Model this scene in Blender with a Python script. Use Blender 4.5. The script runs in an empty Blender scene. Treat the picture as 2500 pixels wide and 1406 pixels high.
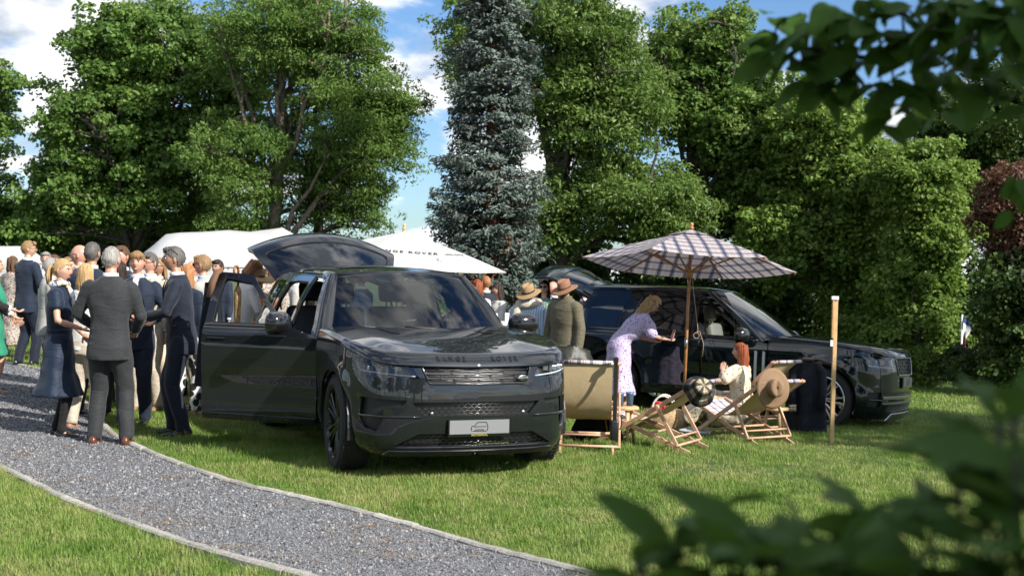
import bpy, bmesh, math, random
import numpy as np
from mathutils import Vector, Matrix, Euler
from mathutils.geometry import delaunay_2d_cdt
random.seed(7); RNG = np.random.default_rng(11)
SC = bpy.context.scene; COL = SC.collection
R_ = math.radians
# ------------------------------------------------------------------ camera
CH, CPITCH, CROLL, CF = 1.703, 0.0089, 0.0227, 3057.0
cam = bpy.data.cameras.new('camera'); CAM = bpy.data.objects.new('camera', cam); COL.objects.link(CAM)
cam.sensor_width = 36; cam.lens = CF/2500*36; cam.clip_start = .05; cam.clip_end = 3000
CAM.matrix_world = Matrix.Translation((0,0,CH)) @ Matrix.Rotation(math.pi/2-CPITCH,4,'X') @ Matrix.Rotation(CROLL,4,'Z')
cam.dof.use_dof = True; cam.dof.focus_distance = 11.5; cam.dof.aperture_fstop = 3.2
SC.camera = CAM
# ------------------------------------------------------------------ sky, sun
SUN_AZ = (0.75,-0.66); SUN_EL = R_(35)
W = bpy.data.worlds.new('World'); SC.world = W; W.use_nodes = True
nt = W.node_tree; nt.nodes.clear()
def N(nt, t, **k):
    n = nt.nodes.new(t)
    for a,b in k.items():
        if a.startswith('i_'):
            key = a[2:]; key = int(key) if key.isdigit() else key.replace('_',' ')
            n.inputs[key].default_value = b
        else: setattr(n,a,b)
    return n
def L(nt, a, b): nt.links.new(a,b)
def ramp(nt, fac, stops, interp='LINEAR'):
    r = nt.nodes.new('ShaderNodeValToRGB'); r.color_ramp.interpolation = interp
    e = r.color_ramp.elements
    while len(e) < len(stops): e.new(.5)
    for el,(p,c) in zip(e,stops):
        el.position = p; el.color = (*c,1) if len(c)==3 else c
    if fac is not None: L(nt, fac, r.inputs[0])
    return r
def build_world():
    sky = N(nt,'ShaderNodeTexSky', sky_type='NISHITA', sun_disc=False)
    sky.sun_elevation = SUN_EL
    sky.sun_rotation = math.atan2(SUN_AZ[0],SUN_AZ[1])
    sky.air_density = 1.0; sky.dust_density = .6; sky.ozone_density = 1.0
    bg1 = N(nt,'ShaderNodeBackground'); bg1.inputs[1].default_value = .088
    hs = N(nt,'ShaderNodeHueSaturation'); hs.inputs['Saturation'].default_value=1.05; hs.inputs['Value'].default_value=.95
    L(nt, sky.outputs[0], hs.inputs['Color']); tint = N(nt,'ShaderNodeMix',data_type='RGBA',blend_type='MULTIPLY'); tint.inputs[0].default_value=1; tint.inputs[7].default_value=(.72,.92,1.18,1); L(nt, hs.outputs[0], tint.inputs[6]); L(nt, tint.outputs[2], bg1.inputs[0])
    geo = N(nt,'ShaderNodeTexCoord')
    sep = N(nt,'ShaderNodeSeparateXYZ'); L(nt, geo.outputs['Generated'], sep.inputs[0])
    # project the direction on a cloud layer
    zz = N(nt,'ShaderNodeMath', operation='MAXIMUM'); zz.inputs[1].default_value=0.0; L(nt,sep.outputs[2],zz.inputs[0])
    za = N(nt,'ShaderNodeMath', operation='ADD'); za.inputs[1].default_value=.32; L(nt,zz.outputs[0],za.inputs[0])
    dv = N(nt,'ShaderNodeVectorMath', operation='SCALE')
    inv = N(nt,'ShaderNodeMath', operation='DIVIDE'); inv.inputs[0].default_value=1; L(nt,za.outputs[0],inv.inputs[1])
    L(nt,geo.outputs['Generated'],dv.inputs[0]); L(nt,inv.outputs[0],dv.inputs['Scale'])
    mp = N(nt,'ShaderNodeMapping'); mp.inputs['Location'].default_value=(5.3,2.1,.4); mp.inputs['Scale'].default_value=(1,1,1.5)
    L(nt,dv.outputs[0],mp.inputs[0])
    n1 = N(nt,'ShaderNodeTexNoise', i_Scale=2.3, i_Detail=9.0, i_Roughness=.56, i_Distortion=.25); L(nt,mp.outputs[0],n1.inputs['Vector'])
    mask = ramp(nt, n1.outputs[0], [(.435,(0,0,0)),(.53,(1,1,1))], 'EASE')
    mp2 = N(nt,'ShaderNodeMapping'); mp2.inputs['Location'].default_value=(5.3-.06,2.1+.05,.4-.08); mp2.inputs['Scale'].default_value=(1,1,1.5)
    L(nt,dv.outputs[0],mp2.inputs[0])
    n2 = N(nt,'ShaderNodeTexNoise', i_Scale=2.3, i_Detail=6.0, i_Roughness=.55, i_Distortion=.25); L(nt,mp2.outputs[0],n2.inputs['Vector'])
    dif = N(nt,'ShaderNodeMath', operation='SUBTRACT'); L(nt,n1.outputs[0],dif.inputs[0]); L(nt,n2.outputs[0],dif.inputs[1])
    dm = N(nt,'ShaderNodeMath', operation='MULTIPLY_ADD'); dm.inputs[1].default_value=3.2; dm.inputs[2].default_value=.5; L(nt,dif.outputs[0],dm.inputs[0])
    cc = ramp(nt, dm.outputs[0], [(.25,(.34,.39,.47)),(.5,(.62,.65,.70)),(.72,(1.0,1.0,1.0))])
    bg2 = N(nt,'ShaderNodeBackground'); bg2.inputs[1].default_value=.95; L(nt,cc.outputs[0],bg2.inputs[0])
    mx = N(nt,'ShaderNodeMixShader'); L(nt,mask.outputs[0],mx.inputs[0]); L(nt,bg1.outputs[0],mx.inputs[1]); L(nt,bg2.outputs[0],mx.inputs[2])
    out = N(nt,'ShaderNodeOutputWorld'); L(nt,mx.outputs[0],out.inputs[0])
build_world()
sl = bpy.data.lights.new('sun','SUN'); sl.energy = 5.0; sl.angle = R_(.53); sl.color=(1,.945,.86)
SUNO = bpy.data.objects.new('sun', sl); COL.objects.link(SUNO)
sv = Vector((SUN_AZ[0]*math.cos(SUN_EL),SUN_AZ[1]*math.cos(SUN_EL),math.sin(SUN_EL))).normalized()
SUNO.rotation_euler = sv.to_track_quat('Z','Y').to_euler(); SUNO.location=(20,-15,25)
SC.view_settings.view_transform='Standard'; SC.view_settings.look='None'; SC.view_settings.exposure=0.66; SC.view_settings.gamma=1
SC.render.engine='CYCLES'
SC.cycles.max_bounces=8; SC.cycles.transparent_max_bounces=24; SC.cycles.transmission_bounces=6; SC.cycles.glossy_bounces=4; SC.cycles.diffuse_bounces=3
SC.cycles.caustics_reflective=False; SC.cycles.caustics_refractive=False
SC.cycles.use_denoising=True
# ------------------------------------------------------------------ pixel -> place helpers
def Gz(x, y):
    x = np.asarray(x,float); y = np.asarray(y,float)
    t = x*.6+(y-11)*.8-2.0
    sm = .5*(t+np.sqrt(t*t+1.5))
    return -.0147*x+.006*(y-9) - .030*np.minimum(sm,24) + .02*np.sin(x*.9+1)*np.sin(y*.7)
def ray(px, py):
    cr,sr = math.cos(CROLL),math.sin(CROLL)
    a,b = px-1250,py-703
    u,v = cr*a+sr*b, -sr*a+cr*b
    c,s = math.cos(CPITCH),math.sin(CPITCH)
    return np.array([u/CF, c*1 - s*v/CF*1.0, -s - c*v/CF])
def gp(px, py, dz=0.0):
    """ground point seen at photo pixel (px,py), dz above the ground"""
    d = ray(px,py); t=8.0
    for _ in range(60):
        x,y,z = d[0]*t,d[1]*t,CH+d[2]*t
        t += (z-(float(Gz(x,y))+dz))/(-d[2]+1e-9)*.7
    return Vector((d[0]*t,d[1]*t,CH+d[2]*t))
def at(px, py, depth):
    d = ray(px,py); t = depth/d[1]
    return Vector((d[0]*t,depth,CH+d[2]*t))
def onground(px, depth):
    p = at(px, 700, depth); return Vector((p.x,p.y,float(Gz(p.x,p.y))))
# ------------------------------------------------------------------ object helpers
def link(o, parent=None):
    COL.objects.link(o)
    if parent is not None: o.parent = parent
    return o
def tag(o, label=None, cat=None, group=None, kind=None):
    if label: o['label']=label
    if cat: o['category']=cat
    if group: o['group']=group
    if kind: o['kind']=kind
    return o
def empty(name, loc=(0,0,0), rz=0, label=None, cat=None, group=None):
    o = bpy.data.objects.new(name,None); o.location=loc; o.rotation_euler=(0,0,rz); o.empty_display_size=.1
    link(o); tag(o,label,cat,group); return o
def mesh(name, v, f, mats, parent=None, smooth=False, mi=None):
    me = bpy.data.meshes.new(name)
    me.from_pydata([tuple(map(float,p)) for p in v], [], [tuple(map(int,q)) for q in f])
    for m in (mats if isinstance(mats,(list,tuple)) else [mats]): me.materials.append(m)
    if mi is not None: me.polygons.foreach_set('material_index', np.asarray(mi,np.int32))
    me.polygons.foreach_set('use_smooth', np.full(len(me.polygons), bool(smooth)))
    me.update()
    o = bpy.data.objects.new(name, me); return link(o,parent)
def fastmesh(name, V, F, mats, parent=None, smooth=False, mi=None):
    """V (n,3), F (m,k) numpy, one polygon size"""
    V=np.ascontiguousarray(V,np.float32); F=np.ascontiguousarray(F,np.int32)
    me = bpy.data.meshes.new(name); k=F.shape[1]
    me.vertices.add(len(V)); me.vertices.foreach_set('co',V.ravel())
    me.loops.add(F.size); me.loops.foreach_set('vertex_index',F.ravel())
    me.polygons.add(len(F)); me.polygons.foreach_set('loop_start',np.arange(0,F.size,k,dtype=np.int32))
    for m in (mats if isinstance(mats,(list,tuple)) else [mats]): me.materials.append(m)
    if mi is not None: me.polygons.foreach_set('material_index',np.asarray(mi,np.int32))
    me.polygons.foreach_set('use_smooth',np.full(len(F),bool(smooth)))
    me.update(calc_edges=True); me.validate()
    o = bpy.data.objects.new(name,me); return link(o,parent)
class MB:
    """collects simple shapes into one mesh"""
    def __init__(s): s.v=[]; s.f=[]; s.m=[]
    def add(s, v, f, m=0):
        b=len(s.v); s.v+= [tuple(p) for p in v]; s.f+=[tuple(i+b for i in q) for q in f]; s.m+=[m]*len(f); return s
    def box(s, c, d, rot=None, m=0):
        c=Vector(c); M = rot if rot is not None else Matrix.Identity(3)
        P=[]
        for x in (-.5,.5):
            for y in (-.5,.5):
                for z in (-.5,.5): P.append(c+M@Vector((x*d[0],y*d[1],z*d[2])))
        return s.add(P,[(0,1,3,2),(4,6,7,5),(0,4,5,1),(2,3,7,6),(0,2,6,4),(1,5,7,3)],m)
    def bar(s, a, b, w, h, up=(0,0,1), m=0, bev=.15):
        """rectangular bar a-b with chamfered section"""
        a=Vector(a); b=Vector(b); d=(b-a).normalized(); up=Vector(up)
        sx=d.cross(up)
        if sx.length<1e-4: sx=d.cross(Vector((1,0,0)))
        sx.normalize(); sy=sx.cross(d).normalized()
        c=bev*min(w,h); w/=2; h/=2
        prof=[(-w+c,-h),(w-c,-h),(w,-h+c),(w,h-c),(w-c,h),(-w+c,h),(-w,h-c),(-w,-h+c)]
        P=[a+sx*x+sy*y for x,y in prof]+[b+sx*x+sy*y for x,y in prof]
        F=[(i,(i+1)%8,8+(i+1)%8,8+i) for i in range(8)]+[tuple(range(7,-1,-1)),tuple(range(8,16))]
        return s.add(P,F,m)
    def tube(s, pts, r, n=10, m=0, caps=True, sq=(1,1)):
        pts=[Vector(p) for p in pts]; rs = r if isinstance(r,(list,tuple,np.ndarray)) else [r]*len(pts)
        up=None; P=[]; k=len(pts)
        for i,p in enumerate(pts):
            d=(pts[min(i+1,k-1)]-pts[max(i-1,0)]).normalized()
            if up is None:
                up=Vector((0,0,1)) if abs(d.z)<.9 else Vector((0,1,0))
            sx=d.cross(up)
            if sx.length<1e-5: sx=d.cross(Vector((1,.1,0)))
            sx.normalize(); up=sx.cross(d).normalized()
            for j in range(n):
                t=2*math.pi*j/n
                P.append(p+(sx*math.cos(t)*sq[0]+up*math.sin(t)*sq[1])*rs[i])
        F=[]
        for i in range(k-1):
            for j in range(n):
                F.append((i*n+j,i*n+(j+1)%n,(i+1)*n+(j+1)%n,(i+1)*n+j))
        if caps: F+= [tuple(range(n-1,-1,-1)),tuple(range((k-1)*n,k*n))]
        return s.add(P,F,m)
    def lathe(s, prof, n=24, m=0, M=None, a0=0, a1=2*math.pi):
        P=[];full=abs(a1-a0-2*math.pi)<1e-6; k=n if full else n+1
        for j in range(k):
            t=a0+(a1-a0)*j/n
            for r,z in prof:
                p=Vector((r*math.cos(t),r*math.sin(t),z)); P.append(M@p if M is not None else p)
        q=len(prof);F=[]
        for j in range(n):
            for i in range(q-1):
                a=j*q+i; b=((j+1)%k)*q+i
                F.append((a,b,b+1,a+1))
        return s.add(P,F,m)
    def ell(s, c, r, nu=12, nv=8, m=0, rot=None):
        c=Vector(c); P=[];M=rot if rot is not None else Matrix.Identity(3)
        for i in range(nv+1):
            ph=-math.pi/2+math.pi*i/nv
            for j in range(nu):
                th=2*math.pi*j/nu
                P.append(c+M@Vector((r[0]*math.cos(ph)*math.cos(th),r[1]*math.cos(ph)*math.sin(th),r[2]*math.sin(ph))))
        F=[(i*nu+j,i*nu+(j+1)%nu,(i+1)*nu+(j+1)%nu,(i+1)*nu+j) for i in range(nv) for j in range(nu)]
        return s.add(P,F,m)
    def build(s, name, mats, parent=None, smooth=False):
        return mesh(name,s.v,s.f,mats,parent,smooth,s.m)
def shade_auto(o, ang=40):
    me=o.data
    me.polygons.foreach_set('use_smooth',np.full(len(me.polygons),True))
    me.set_sharp_from_angle(angle=R_(ang))
    return o
def copy_tree(o, parent=None):
    c=o.copy(); link(c,parent)
    for ch in list(o.children): copy_tree(ch,c)
    return c
def voxel(o, size, smooth=4, dec=None):
    """voxel remesh + smooth, applied"""
    m=o.modifiers.new('r','REMESH'); m.mode='VOXEL'; m.voxel_size=size; m.use_smooth_shade=True
    if smooth:
        m2=o.modifiers.new('s','SMOOTH'); m2.iterations=smooth; m2.factor=.5
    if dec:
        m3=o.modifiers.new('d','DECIMATE'); m3.ratio=dec
    dg=bpy.context.evaluated_depsgraph_get(); dg.update()
    me=bpy.data.meshes.new_from_object(o.evaluated_get(dg))
    o.modifiers.clear(); old=o.data; nm=old.name; mats=[x for x in old.materials]
    o.data=me; bpy.data.meshes.remove(old); me.name=nm
    me.materials.clear()
    for x in mats: me.materials.append(x)
    me.polygons.foreach_set('use_smooth',np.full(len(me.polygons),True))
    return o
# ------------------------------------------------------------------ materials
MATS={}
def pm(name, col, rough=.6, metal=0, coat=0, spec=.5, noise=None, bump=None, sheen=0, trans=0, coat_r=.03, vary=None, alpha=1, sss=0):
    """principled material; noise=(scale, amount) colour mottling, bump=(scale,strength[,dist])"""
    if name in MATS: return MATS[name]
    m=bpy.data.materials.new(name); m.use_nodes=True; t=m.node_tree; b=t.nodes['Principled BSDF']
    b.inputs['Base Color'].default_value=(*col,1); b.inputs['Roughness'].default_value=rough
    b.inputs['Metallic'].default_value=metal; b.inputs['Coat Weight'].default_value=coat; b.inputs['Coat Roughness'].default_value=coat_r
    b.inputs['Specular IOR Level'].default_value=spec; b.inputs['Sheen Weight'].default_value=sheen
    b.inputs['Transmission Weight'].default_value=trans
    if sss: b.inputs['Subsurface Weight'].default_value=sss; b.inputs['Subsurface Radius'].default_value=(.02,.008,.004)
    tc=N(t,'ShaderNodeTexCoord')
    if noise:
        n=N(t,'ShaderNodeTexNoise',i_Scale=noise[0],i_Detail=5.0,i_Roughness=.6); L(t,tc.outputs['Object'],n.inputs['Vector'])
        a=noise[1]; r=ramp(t,n.outputs[0],[(.3,tuple(c*(1-a) for c in col)),(.7,tuple(min(1,c*(1+a)) for c in col))]); L(t,r.outputs[0],b.inputs['Base Color'])
    if bump:
        n=N(t,'ShaderNodeTexNoise',i_Scale=bump[0],i_Detail=4.0); L(t,tc.outputs['Object'],n.inputs['Vector'])
        bp=N(t,'ShaderNodeBump'); bp.inputs['Strength'].default_value=bump[1]; bp.inputs['Distance'].default_value=bump[2] if len(bump)>2 else .01
        L(t,n.outputs[0],bp.inputs['Height']); L(t,bp.outputs[0],b.inputs['Normal'])
    MATS[name]=m; return m
def glassm(name, tint, rmin=.0, rough=0.0, gl=(1,1,1)):
    if name in MATS: return MATS[name]
    m=bpy.data.materials.new(name); m.use_nodes=True; t=m.node_tree; t.nodes.clear()
    tr=N(t,'ShaderNodeBsdfTransparent'); tr.inputs[0].default_value=(*tint,1)
    g=N(t,'ShaderNodeBsdfGlossy'); g.inputs['Roughness'].default_value=rough; g.inputs[0].default_value=(*gl,1)
    fr=N(t,'ShaderNodeFresnel'); fr.inputs[0].default_value=1.55
    mr=N(t,'ShaderNodeMapRange'); mr.inputs['To Min'].default_value=rmin; L(t,fr.outputs[0],mr.inputs[0])
    mx=N(t,'ShaderNodeMixShader'); L(t,mr.outputs[0],mx.inputs[0]); L(t,tr.outputs[0],mx.inputs[1]); L(t,g.outputs[0],mx.inputs[2])
    o=N(t,'ShaderNodeOutputMaterial'); L(t,mx.outputs[0],o.inputs[0]); MATS[name]=m; return m
def text_mesh(txt, size=1.0, extrude=0.0, spacing=1.0, bold=0.0):
    cu=bpy.data.curves.new('t','FONT'); cu.body=txt; cu.size=size; cu.extrude=extrude; cu.align_x='CENTER'; cu.align_y='CENTER'
    cu.space_character=spacing; cu.offset=bold; cu.resolution_u=3
    o=bpy.data.objects.new('t',cu); COL.objects.link(o)
    dg=bpy.context.evaluated_depsgraph_get(); dg.update()
    me=bpy.data.meshes.new_from_object(o.evaluated_get(dg))
    V=np.array([v.co for v in me.vertices]); F=[tuple(p.vertices) for p in me.polygons]
    bpy.data.objects.remove(o); bpy.data.curves.remove(cu); bpy.data.meshes.remove(me)
    return V,F
# ================================================================== cars
def catmull(P, per=12):
    P=np.asarray(P,float); Q=np.vstack([2*P[0]-P[1],P,2*P[-1]-P[-2]]); out=[]
    for i in range(1,len(Q)-2):
        p0,p1,p2,p3=Q[i-1:i+3]
        for t in np.linspace(0,1,per,endpoint=False):
            out.append(.5*((2*p1)+(-p0+p2)*t+(2*p0-5*p1+4*p2-p3)*t*t+(-p0+3*p1-3*p2+p3)*t**3))
    out.append(P[-1]); return np.array(out)
def inside(pt, poly):
    x,y=pt[:,0],pt[:,1]; r=np.zeros(len(pt),bool); poly=np.asarray(poly); n=len(poly); j=n-1
    for i in range(n):
        xi,yi=poly[i]; xj,yj=poly[j]
        c=((yi>y)!=(yj>y))
        with np.errstate(divide='ignore',invalid='ignore'):
            c&=(x<(xj-xi)*(y-yi)/(yj-yi+1e-12)+xi)
        r^=c; j=i
    return r
def densify(poly, r):
    poly=[np.asarray(p,float) for p in poly]; out=[]
    for i,p in enumerate(poly):
        q=poly[(i+1)%len(poly)]; n=max(1,int(math.ceil(np.linalg.norm(q-p)/r)))
        for k in range(n): out.append(p+(q-p)*k/n)
    return np.array(out)
def rnd(poly, rad, n=4):
    """round the corners of a polygon"""
    P=[np.asarray(p[:2],float) for p in poly]; rr=[p[2] if len(p)>2 else rad for p in poly]; out=[]
    k=len(P)
    for i in range(k):
        a,b,c=P[i-1],P[i],P[(i+1)%k]; r=rr[i]
        da=np.linalg.norm(a-b); dc=np.linalg.norm(c-b); r=min(r,.45*da,.45*dc)
        if r<1e-4: out.append(b); continue
        s=b+(a-b)/da*r; e=b+(c-b)/dc*r
        for t in np.linspace(0,1,n+1): out.append((1-t)**2*s+2*t*(1-t)*b+t*t*e)
    return np.array(out)
def panel(name, polys, surf, mat, parent, r=.07, flange=.02, center=(-1.5,0,.7), br=None, extra=None, off=0.0):
    """curved panel: 2D outlines (even-odd) carried by surf(ab)->xyz, with returned edges"""
    br=br or r*.6
    D=[densify(p,br) for p in polys]
    pts=[];edges=[];b=0
    for d in D:
        n=len(d); pts.append(d); edges+=[(b+i,b+(i+1)%n) for i in range(n)]; b+=n
    allb=np.vstack(pts); lo,hi=allb.min(0),allb.max(0)
    gx=np.arange(lo[0]+r*.5,hi[0],r); gy=np.arange(lo[1]+r*.5,hi[1],r)
    G=np.array([(x,y) for x in gx for y in gy]).reshape(-1,2)
    if extra is not None: G=np.vstack([G,np.asarray(extra)])
    if len(G):
        m=np.zeros(len(G),bool)
        for d in D: m^=inside(G,d)
        G=G[m]
        if len(G):
            dist=np.min(np.linalg.norm(G[:,None]-allb[None],axis=2),axis=1); G=G[dist>br*.45]
    A=np.vstack([allb,G]) if len(G) else allb
    vo,eo,fo,ov,oe,of=delaunay_2d_cdt([Vector(p) for p in A],edges,[],0,1e-6)
    v2=np.array([(p.x,p.y) for p in vo]); T=np.array([t for t in fo if len(t)==3])
    cen=v2[T].mean(1); m=np.zeros(len(T),bool)
    for d in D: m^=inside(cen,d)
    T=T[m]
    P=surf(v2); h=2e-3
    du=surf(v2+np.array([h,0]))-surf(v2-np.array([h,0])); dv=surf(v2+np.array([0,h]))-surf(v2-np.array([0,h]))
    n=np.cross(du,dv); n/=np.linalg.norm(n,axis=1)[:,None]+1e-12
    sg=np.sign(((P-np.array(center))*n).sum(1)); 
    sgm=1 if sg.sum()>=0 else -1
    n*=sgm
    P=P+n*off
    fn=np.cross(P[T[:,1]]-P[T[:,0]],P[T[:,2]]-P[T[:,0]])
    fl=(fn*n[T].mean(1)).sum(1)<0; T[fl]=T[fl][:,::-1]
    V=[P]; NN=[n]; F=[tuple(t) for t in T]
    if flange:
        cnt={}
        for t in T:
            for a,b2 in ((t[0],t[1]),(t[1],t[2]),(t[2],t[0])):
                if (b2,a) in cnt: cnt[(b2,a)]=None
                else: cnt[(a,b2)]=1
        base=len(P); ex=[];en=[];k=0
        for (a,b2),c in cnt.items():
            if c is None: continue
            e=P[b2]-P[a]; o=np.cross(e,n[a]); o/=np.linalg.norm(o)+1e-12
            ex+=[P[a],P[b2],P[b2]-n[b2]*flange,P[a]-n[a]*flange]; 
            m1=o*.8+n[a]*.6; en+=[m1,m1,o,o]
            F.append((base+k,base+k+3,base+k+2,base+k+1)); k+=4
        V.append(np.array(ex)); NN.append(np.array(en))
    V=np.vstack(V); NN=np.vstack(NN)
    o=mesh(name,V,F,mat,parent,True)
    o.data.normals_split_custom_set_from_vertices([tuple(x) for x in NN])
    return o
def sstep(x,a,b):
    t=np.clip((np.asarray(x,float)-a)/(b-a),0,1); return t*t*(3-2*t)

def paint(name, col, flake, rough=.42, metal=.3):
    m=pm(name,col,rough,metal,1.0,.0,coat_r=.012); t=m.node_tree; b=t.nodes['Principled BSDF']
    b.inputs['Coat IOR'].default_value=1.6; tc=N(t,'ShaderNodeTexCoord'); v=N(t,'ShaderNodeTexVoronoi',i_Scale=900.0); L(t,tc.outputs['Object'],v.inputs['Vector'])
    r=ramp(t,v.outputs['Color'],[(.0,tuple(c*.6 for c in col)),(1,flake)]); L(t,r.outputs[0],b.inputs['Base Color'])
    return m
M_blk=pm('gloss_black',(.006,.006,.007),.12,0,.6)
M_trim=pm('black_plastic',(.012,.012,.013),.45)
M_rub=pm('tyre_rubber',(.014,.014,.014),.75,bump=(60,.3,.004))
M_chr=pm('chrome',(.75,.75,.77),.12,1)
M_slv=pm('satin_silver',(.45,.45,.46),.3,1)
M_gun=pm('gunmetal',(.10,.10,.105),.22,1)
M_dkin=pm('dark_interior',(.014,.014,.016),.6)
M_head=pm('headliner',(.30,.30,.31),.8)
M_glw=glassm('windscreen_glass',(.40,.47,.50),.025)
M_gls=glassm('side_glass',(.50,.55,.56),.04)
M_glp=glassm('privacy_glass',(.05,.055,.06),.05)
M_lens=glassm('lens_glass',(.82,.86,.88),.03)
M_plate=pm('plate_white',(.19,.195,.205),.45)
M_line=pm('plate_print',(.02,.02,.02),.5)
M_gold=pm('plate_gold_print',(.35,.28,.05),.5)

class Body:
    def __init__(s, cfg):
        s.c=cfg
        for kk in ('hoodz','roofz'):
            q=catmull(np.array(cfg[kk]).T,12); cfg[kk]=(q[:,0],q[:,1])
        P=catmull(cfg['plan'],14); s.P=P
        seg=np.linalg.norm(np.diff(P,axis=0),axis=1); s.u=np.concatenate([[0],np.cumsum(seg)])
        t=np.gradient(P,axis=0); n=np.stack([t[:,1],-t[:,0]],1); n/=np.linalg.norm(n,axis=1)[:,None]
        # outward
        if n[0,0]<0: n=-n
        s.n=n; s.umax=s.u[-1]
        k=np.argmax(P[:,1]); s.ix=None
        # x -> u on the side part
        j0=np.argmin(abs(P[:,0]-.55)); s.xs=P[j0:,0]; s.us=s.u[j0:]
    def U(s,x): return float(np.interp(-x,-s.xs,s.us))
    def Ua(s,x): return np.interp(-np.asarray(x),-s.xs,s.us)
    def UY(s,y):
        k=np.argmax(s.P[:,1]>.9); return float(np.interp(abs(y),s.P[:k,1],s.u[:k]))*(1 if y>=0 else -1)
    def inset(s,u,z,x):
        c=s.c; a=abs(u)
        wf=1-sstep(a,c['corner'][0],c['corner'][1]); wr=sstep(a,s.umax-1.1,s.umax-.55)
        si=np.interp(z,*c['side']); fi=np.interp(z,*c['front']); ri=np.interp(z,*c['rear'])
        d=si*(1-wf)*(1-wr)+fi*wf+ri*wr
        for ax in (0,-c['wb']):
            rr=np.hypot(x-ax,z-c['wr'])
            d=d-.022*np.exp(-((rr-c['arch']-.02)/.075)**2)*(z<1.0)*(1-wf*.6)*(1-wr)
        # door swage
        d=d+.010*np.exp(-((z-.62)/.10)**2)*(1-wf)*(1-wr)
        return d
    def side(s,ab,sgn=1):
        u=ab[:,0]; z=ab[:,1]; a=np.abs(u)
        x=np.interp(a,s.u,s.P[:,0]); y=np.interp(a,s.u,s.P[:,1]); nx=np.interp(a,s.u,s.n[:,0]); ny=np.interp(a,s.u,s.n[:,1])
        g=np.sign(u); g[g==0]=1
        d=s.inset(a,z,x)
        ll=np.hypot(nx,ny)
        return np.stack([x-nx/ll*d,(y-ny/ll*d)*g,z],1)
    def sx(s,ab,sgn):
        """side surface given (x,z) and side sign"""
        ab=np.asarray(ab,float); u=s.Ua(ab[:,0])
        q=s.side(np.stack([u,ab[:,1]],1)); q[:,1]*=sgn; return q
    def dist(s,x,y):
        p=np.stack([x,np.abs(y)],1); A=s.P[:-1]; B=s.P[1:]; best=np.full(len(p),9.)
        for i in range(0,len(A)):
            ab=B[i]-A[i]; t=np.clip(((p-A[i])@ab)/(ab@ab+1e-12),0,1)
            best=np.minimum(best,np.linalg.norm(p-(A[i]+t[:,None]*ab),axis=1))
        return best
    def hood(s,ab):
        c=s.c; x,y=ab[:,0],ab[:,1]
        zc=np.interp(x,*c['hoodz']); z=zc-.012*(y/.95)**2
        # raised shoulders of the clamshell and shallow centre
        z=z+.012*np.exp(-((np.abs(y)-.62)/.16)**2)*sstep(.75-x,0,.4)-.006*np.exp(-(y/.35)**2)
        d=s.dist(x,y)-c.get('hin',.012); Rr=np.interp(x,[.15,.72],[.055,.12])
        e=np.clip(Rr-np.maximum(d,0.0),0,Rr); z=z-(Rr-np.sqrt(np.maximum(Rr*Rr-e*e,0)+1e-9))
        return np.stack([x,y,z],1)
    def hedge(s,u,off=.018):
        a=abs(u); x=np.interp(a,s.u,s.P[:,0]); y=np.interp(a,s.u,s.P[:,1]); nx=np.interp(a,s.u,s.n[:,0]); ny=np.interp(a,s.u,s.n[:,1])
        p=np.array([[x-nx*off,y-ny*off]]); return s.hood(p)[0]
    def hz(s,u): return s.hedge(u)[2]
    def roof(s,ab):
        c=s.c; x,y=ab[:,0],ab[:,1]; hw=np.interp(x,*c['roofw'])
        z=np.interp(x,*c['roofz'])-.045*(y/.7)**2
        d=hw-np.abs(y); Rr=.10; e=np.clip(Rr-np.maximum(d,0),0,Rr); z=z-(Rr-np.sqrt(Rr*Rr-e*e+1e-9))*.75
        return np.stack([x,y,z],1)
    def ws(s,ab):
        """windscreen, a across (-.8..8), b 0..1 up"""
        c=s.c; a,b=ab[:,0],ab[:,1]; q=(a/.8)**2
        x0=c['wb0'][0]-.27*q; z0=c['wb0'][1]-.02*q; y0=a*c['wb0'][2]/.8
        x1=c['wt'][0]-.10*q; z1=c['wt'][1]-.045*q; y1=a*c['wt'][2]/.8
        bl=4*b*(1-b)*.022
        return np.stack([x0+(x1-x0)*b+bl*.6,y0+(y1-y0)*b,z0+(z1-z0)*b+bl*.8],1)

def arc(cx,cz,r,a0,a1,n=14):
    return [(cx+r*math.cos(t),cz+r*math.sin(t)) for t in np.linspace(R_(a0),R_(a1),n)]

def rbox(c, d, bev=.05, seg=3, rot=None):
    bm=bmesh.new(); bmesh.ops.create_cube(bm,size=1)
    for v in bm.verts: v.co=Vector((v.co.x*d[0],v.co.y*d[1],v.co.z*d[2]))
    bmesh.ops.bevel(bm,geom=list(bm.edges)+list(bm.verts),offset=bev,segments=seg,affect='EDGES',profile=.5)
    M=rot if rot is not None else Matrix.Identity(3)
    V=[Vector(c)+M@v.co for v in bm.verts]; bm.verts.index_update(); F=[tuple(v.index for v in f.verts) for f in bm.faces]; bm.free(); return V,F

def seat(parent, x, y, mat, back_h=.62, w=.50):
    b=MB(); R=Matrix.Rotation(R_(-14),3,'Y')
    b.add(*rbox((x+.10,y,.70),(.52,w,.16),.06))
    o=b.build('seat',mat,parent); shade_auto(o,60)
    k=MB(); k.add(*rbox((x-.22,y,1.02),(.16,w*.94,back_h),.065,4,R))
    q=k.build('backrest',mat,o); shade_auto(q,60)
    k=MB(); k.add(*rbox((x-.335,y,1.46),(.12,.29,.22),.055,4,R)); k.bar((x-.30,y-.06,1.28),(x-.325,y-.06,1.40),.015,.015); k.bar((x-.30,y+.06,1.28),(x-.325,y+.06,1.40),.015,.015)
    q=k.build('headrest',mat,o); shade_auto(q,60)
    return o

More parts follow.
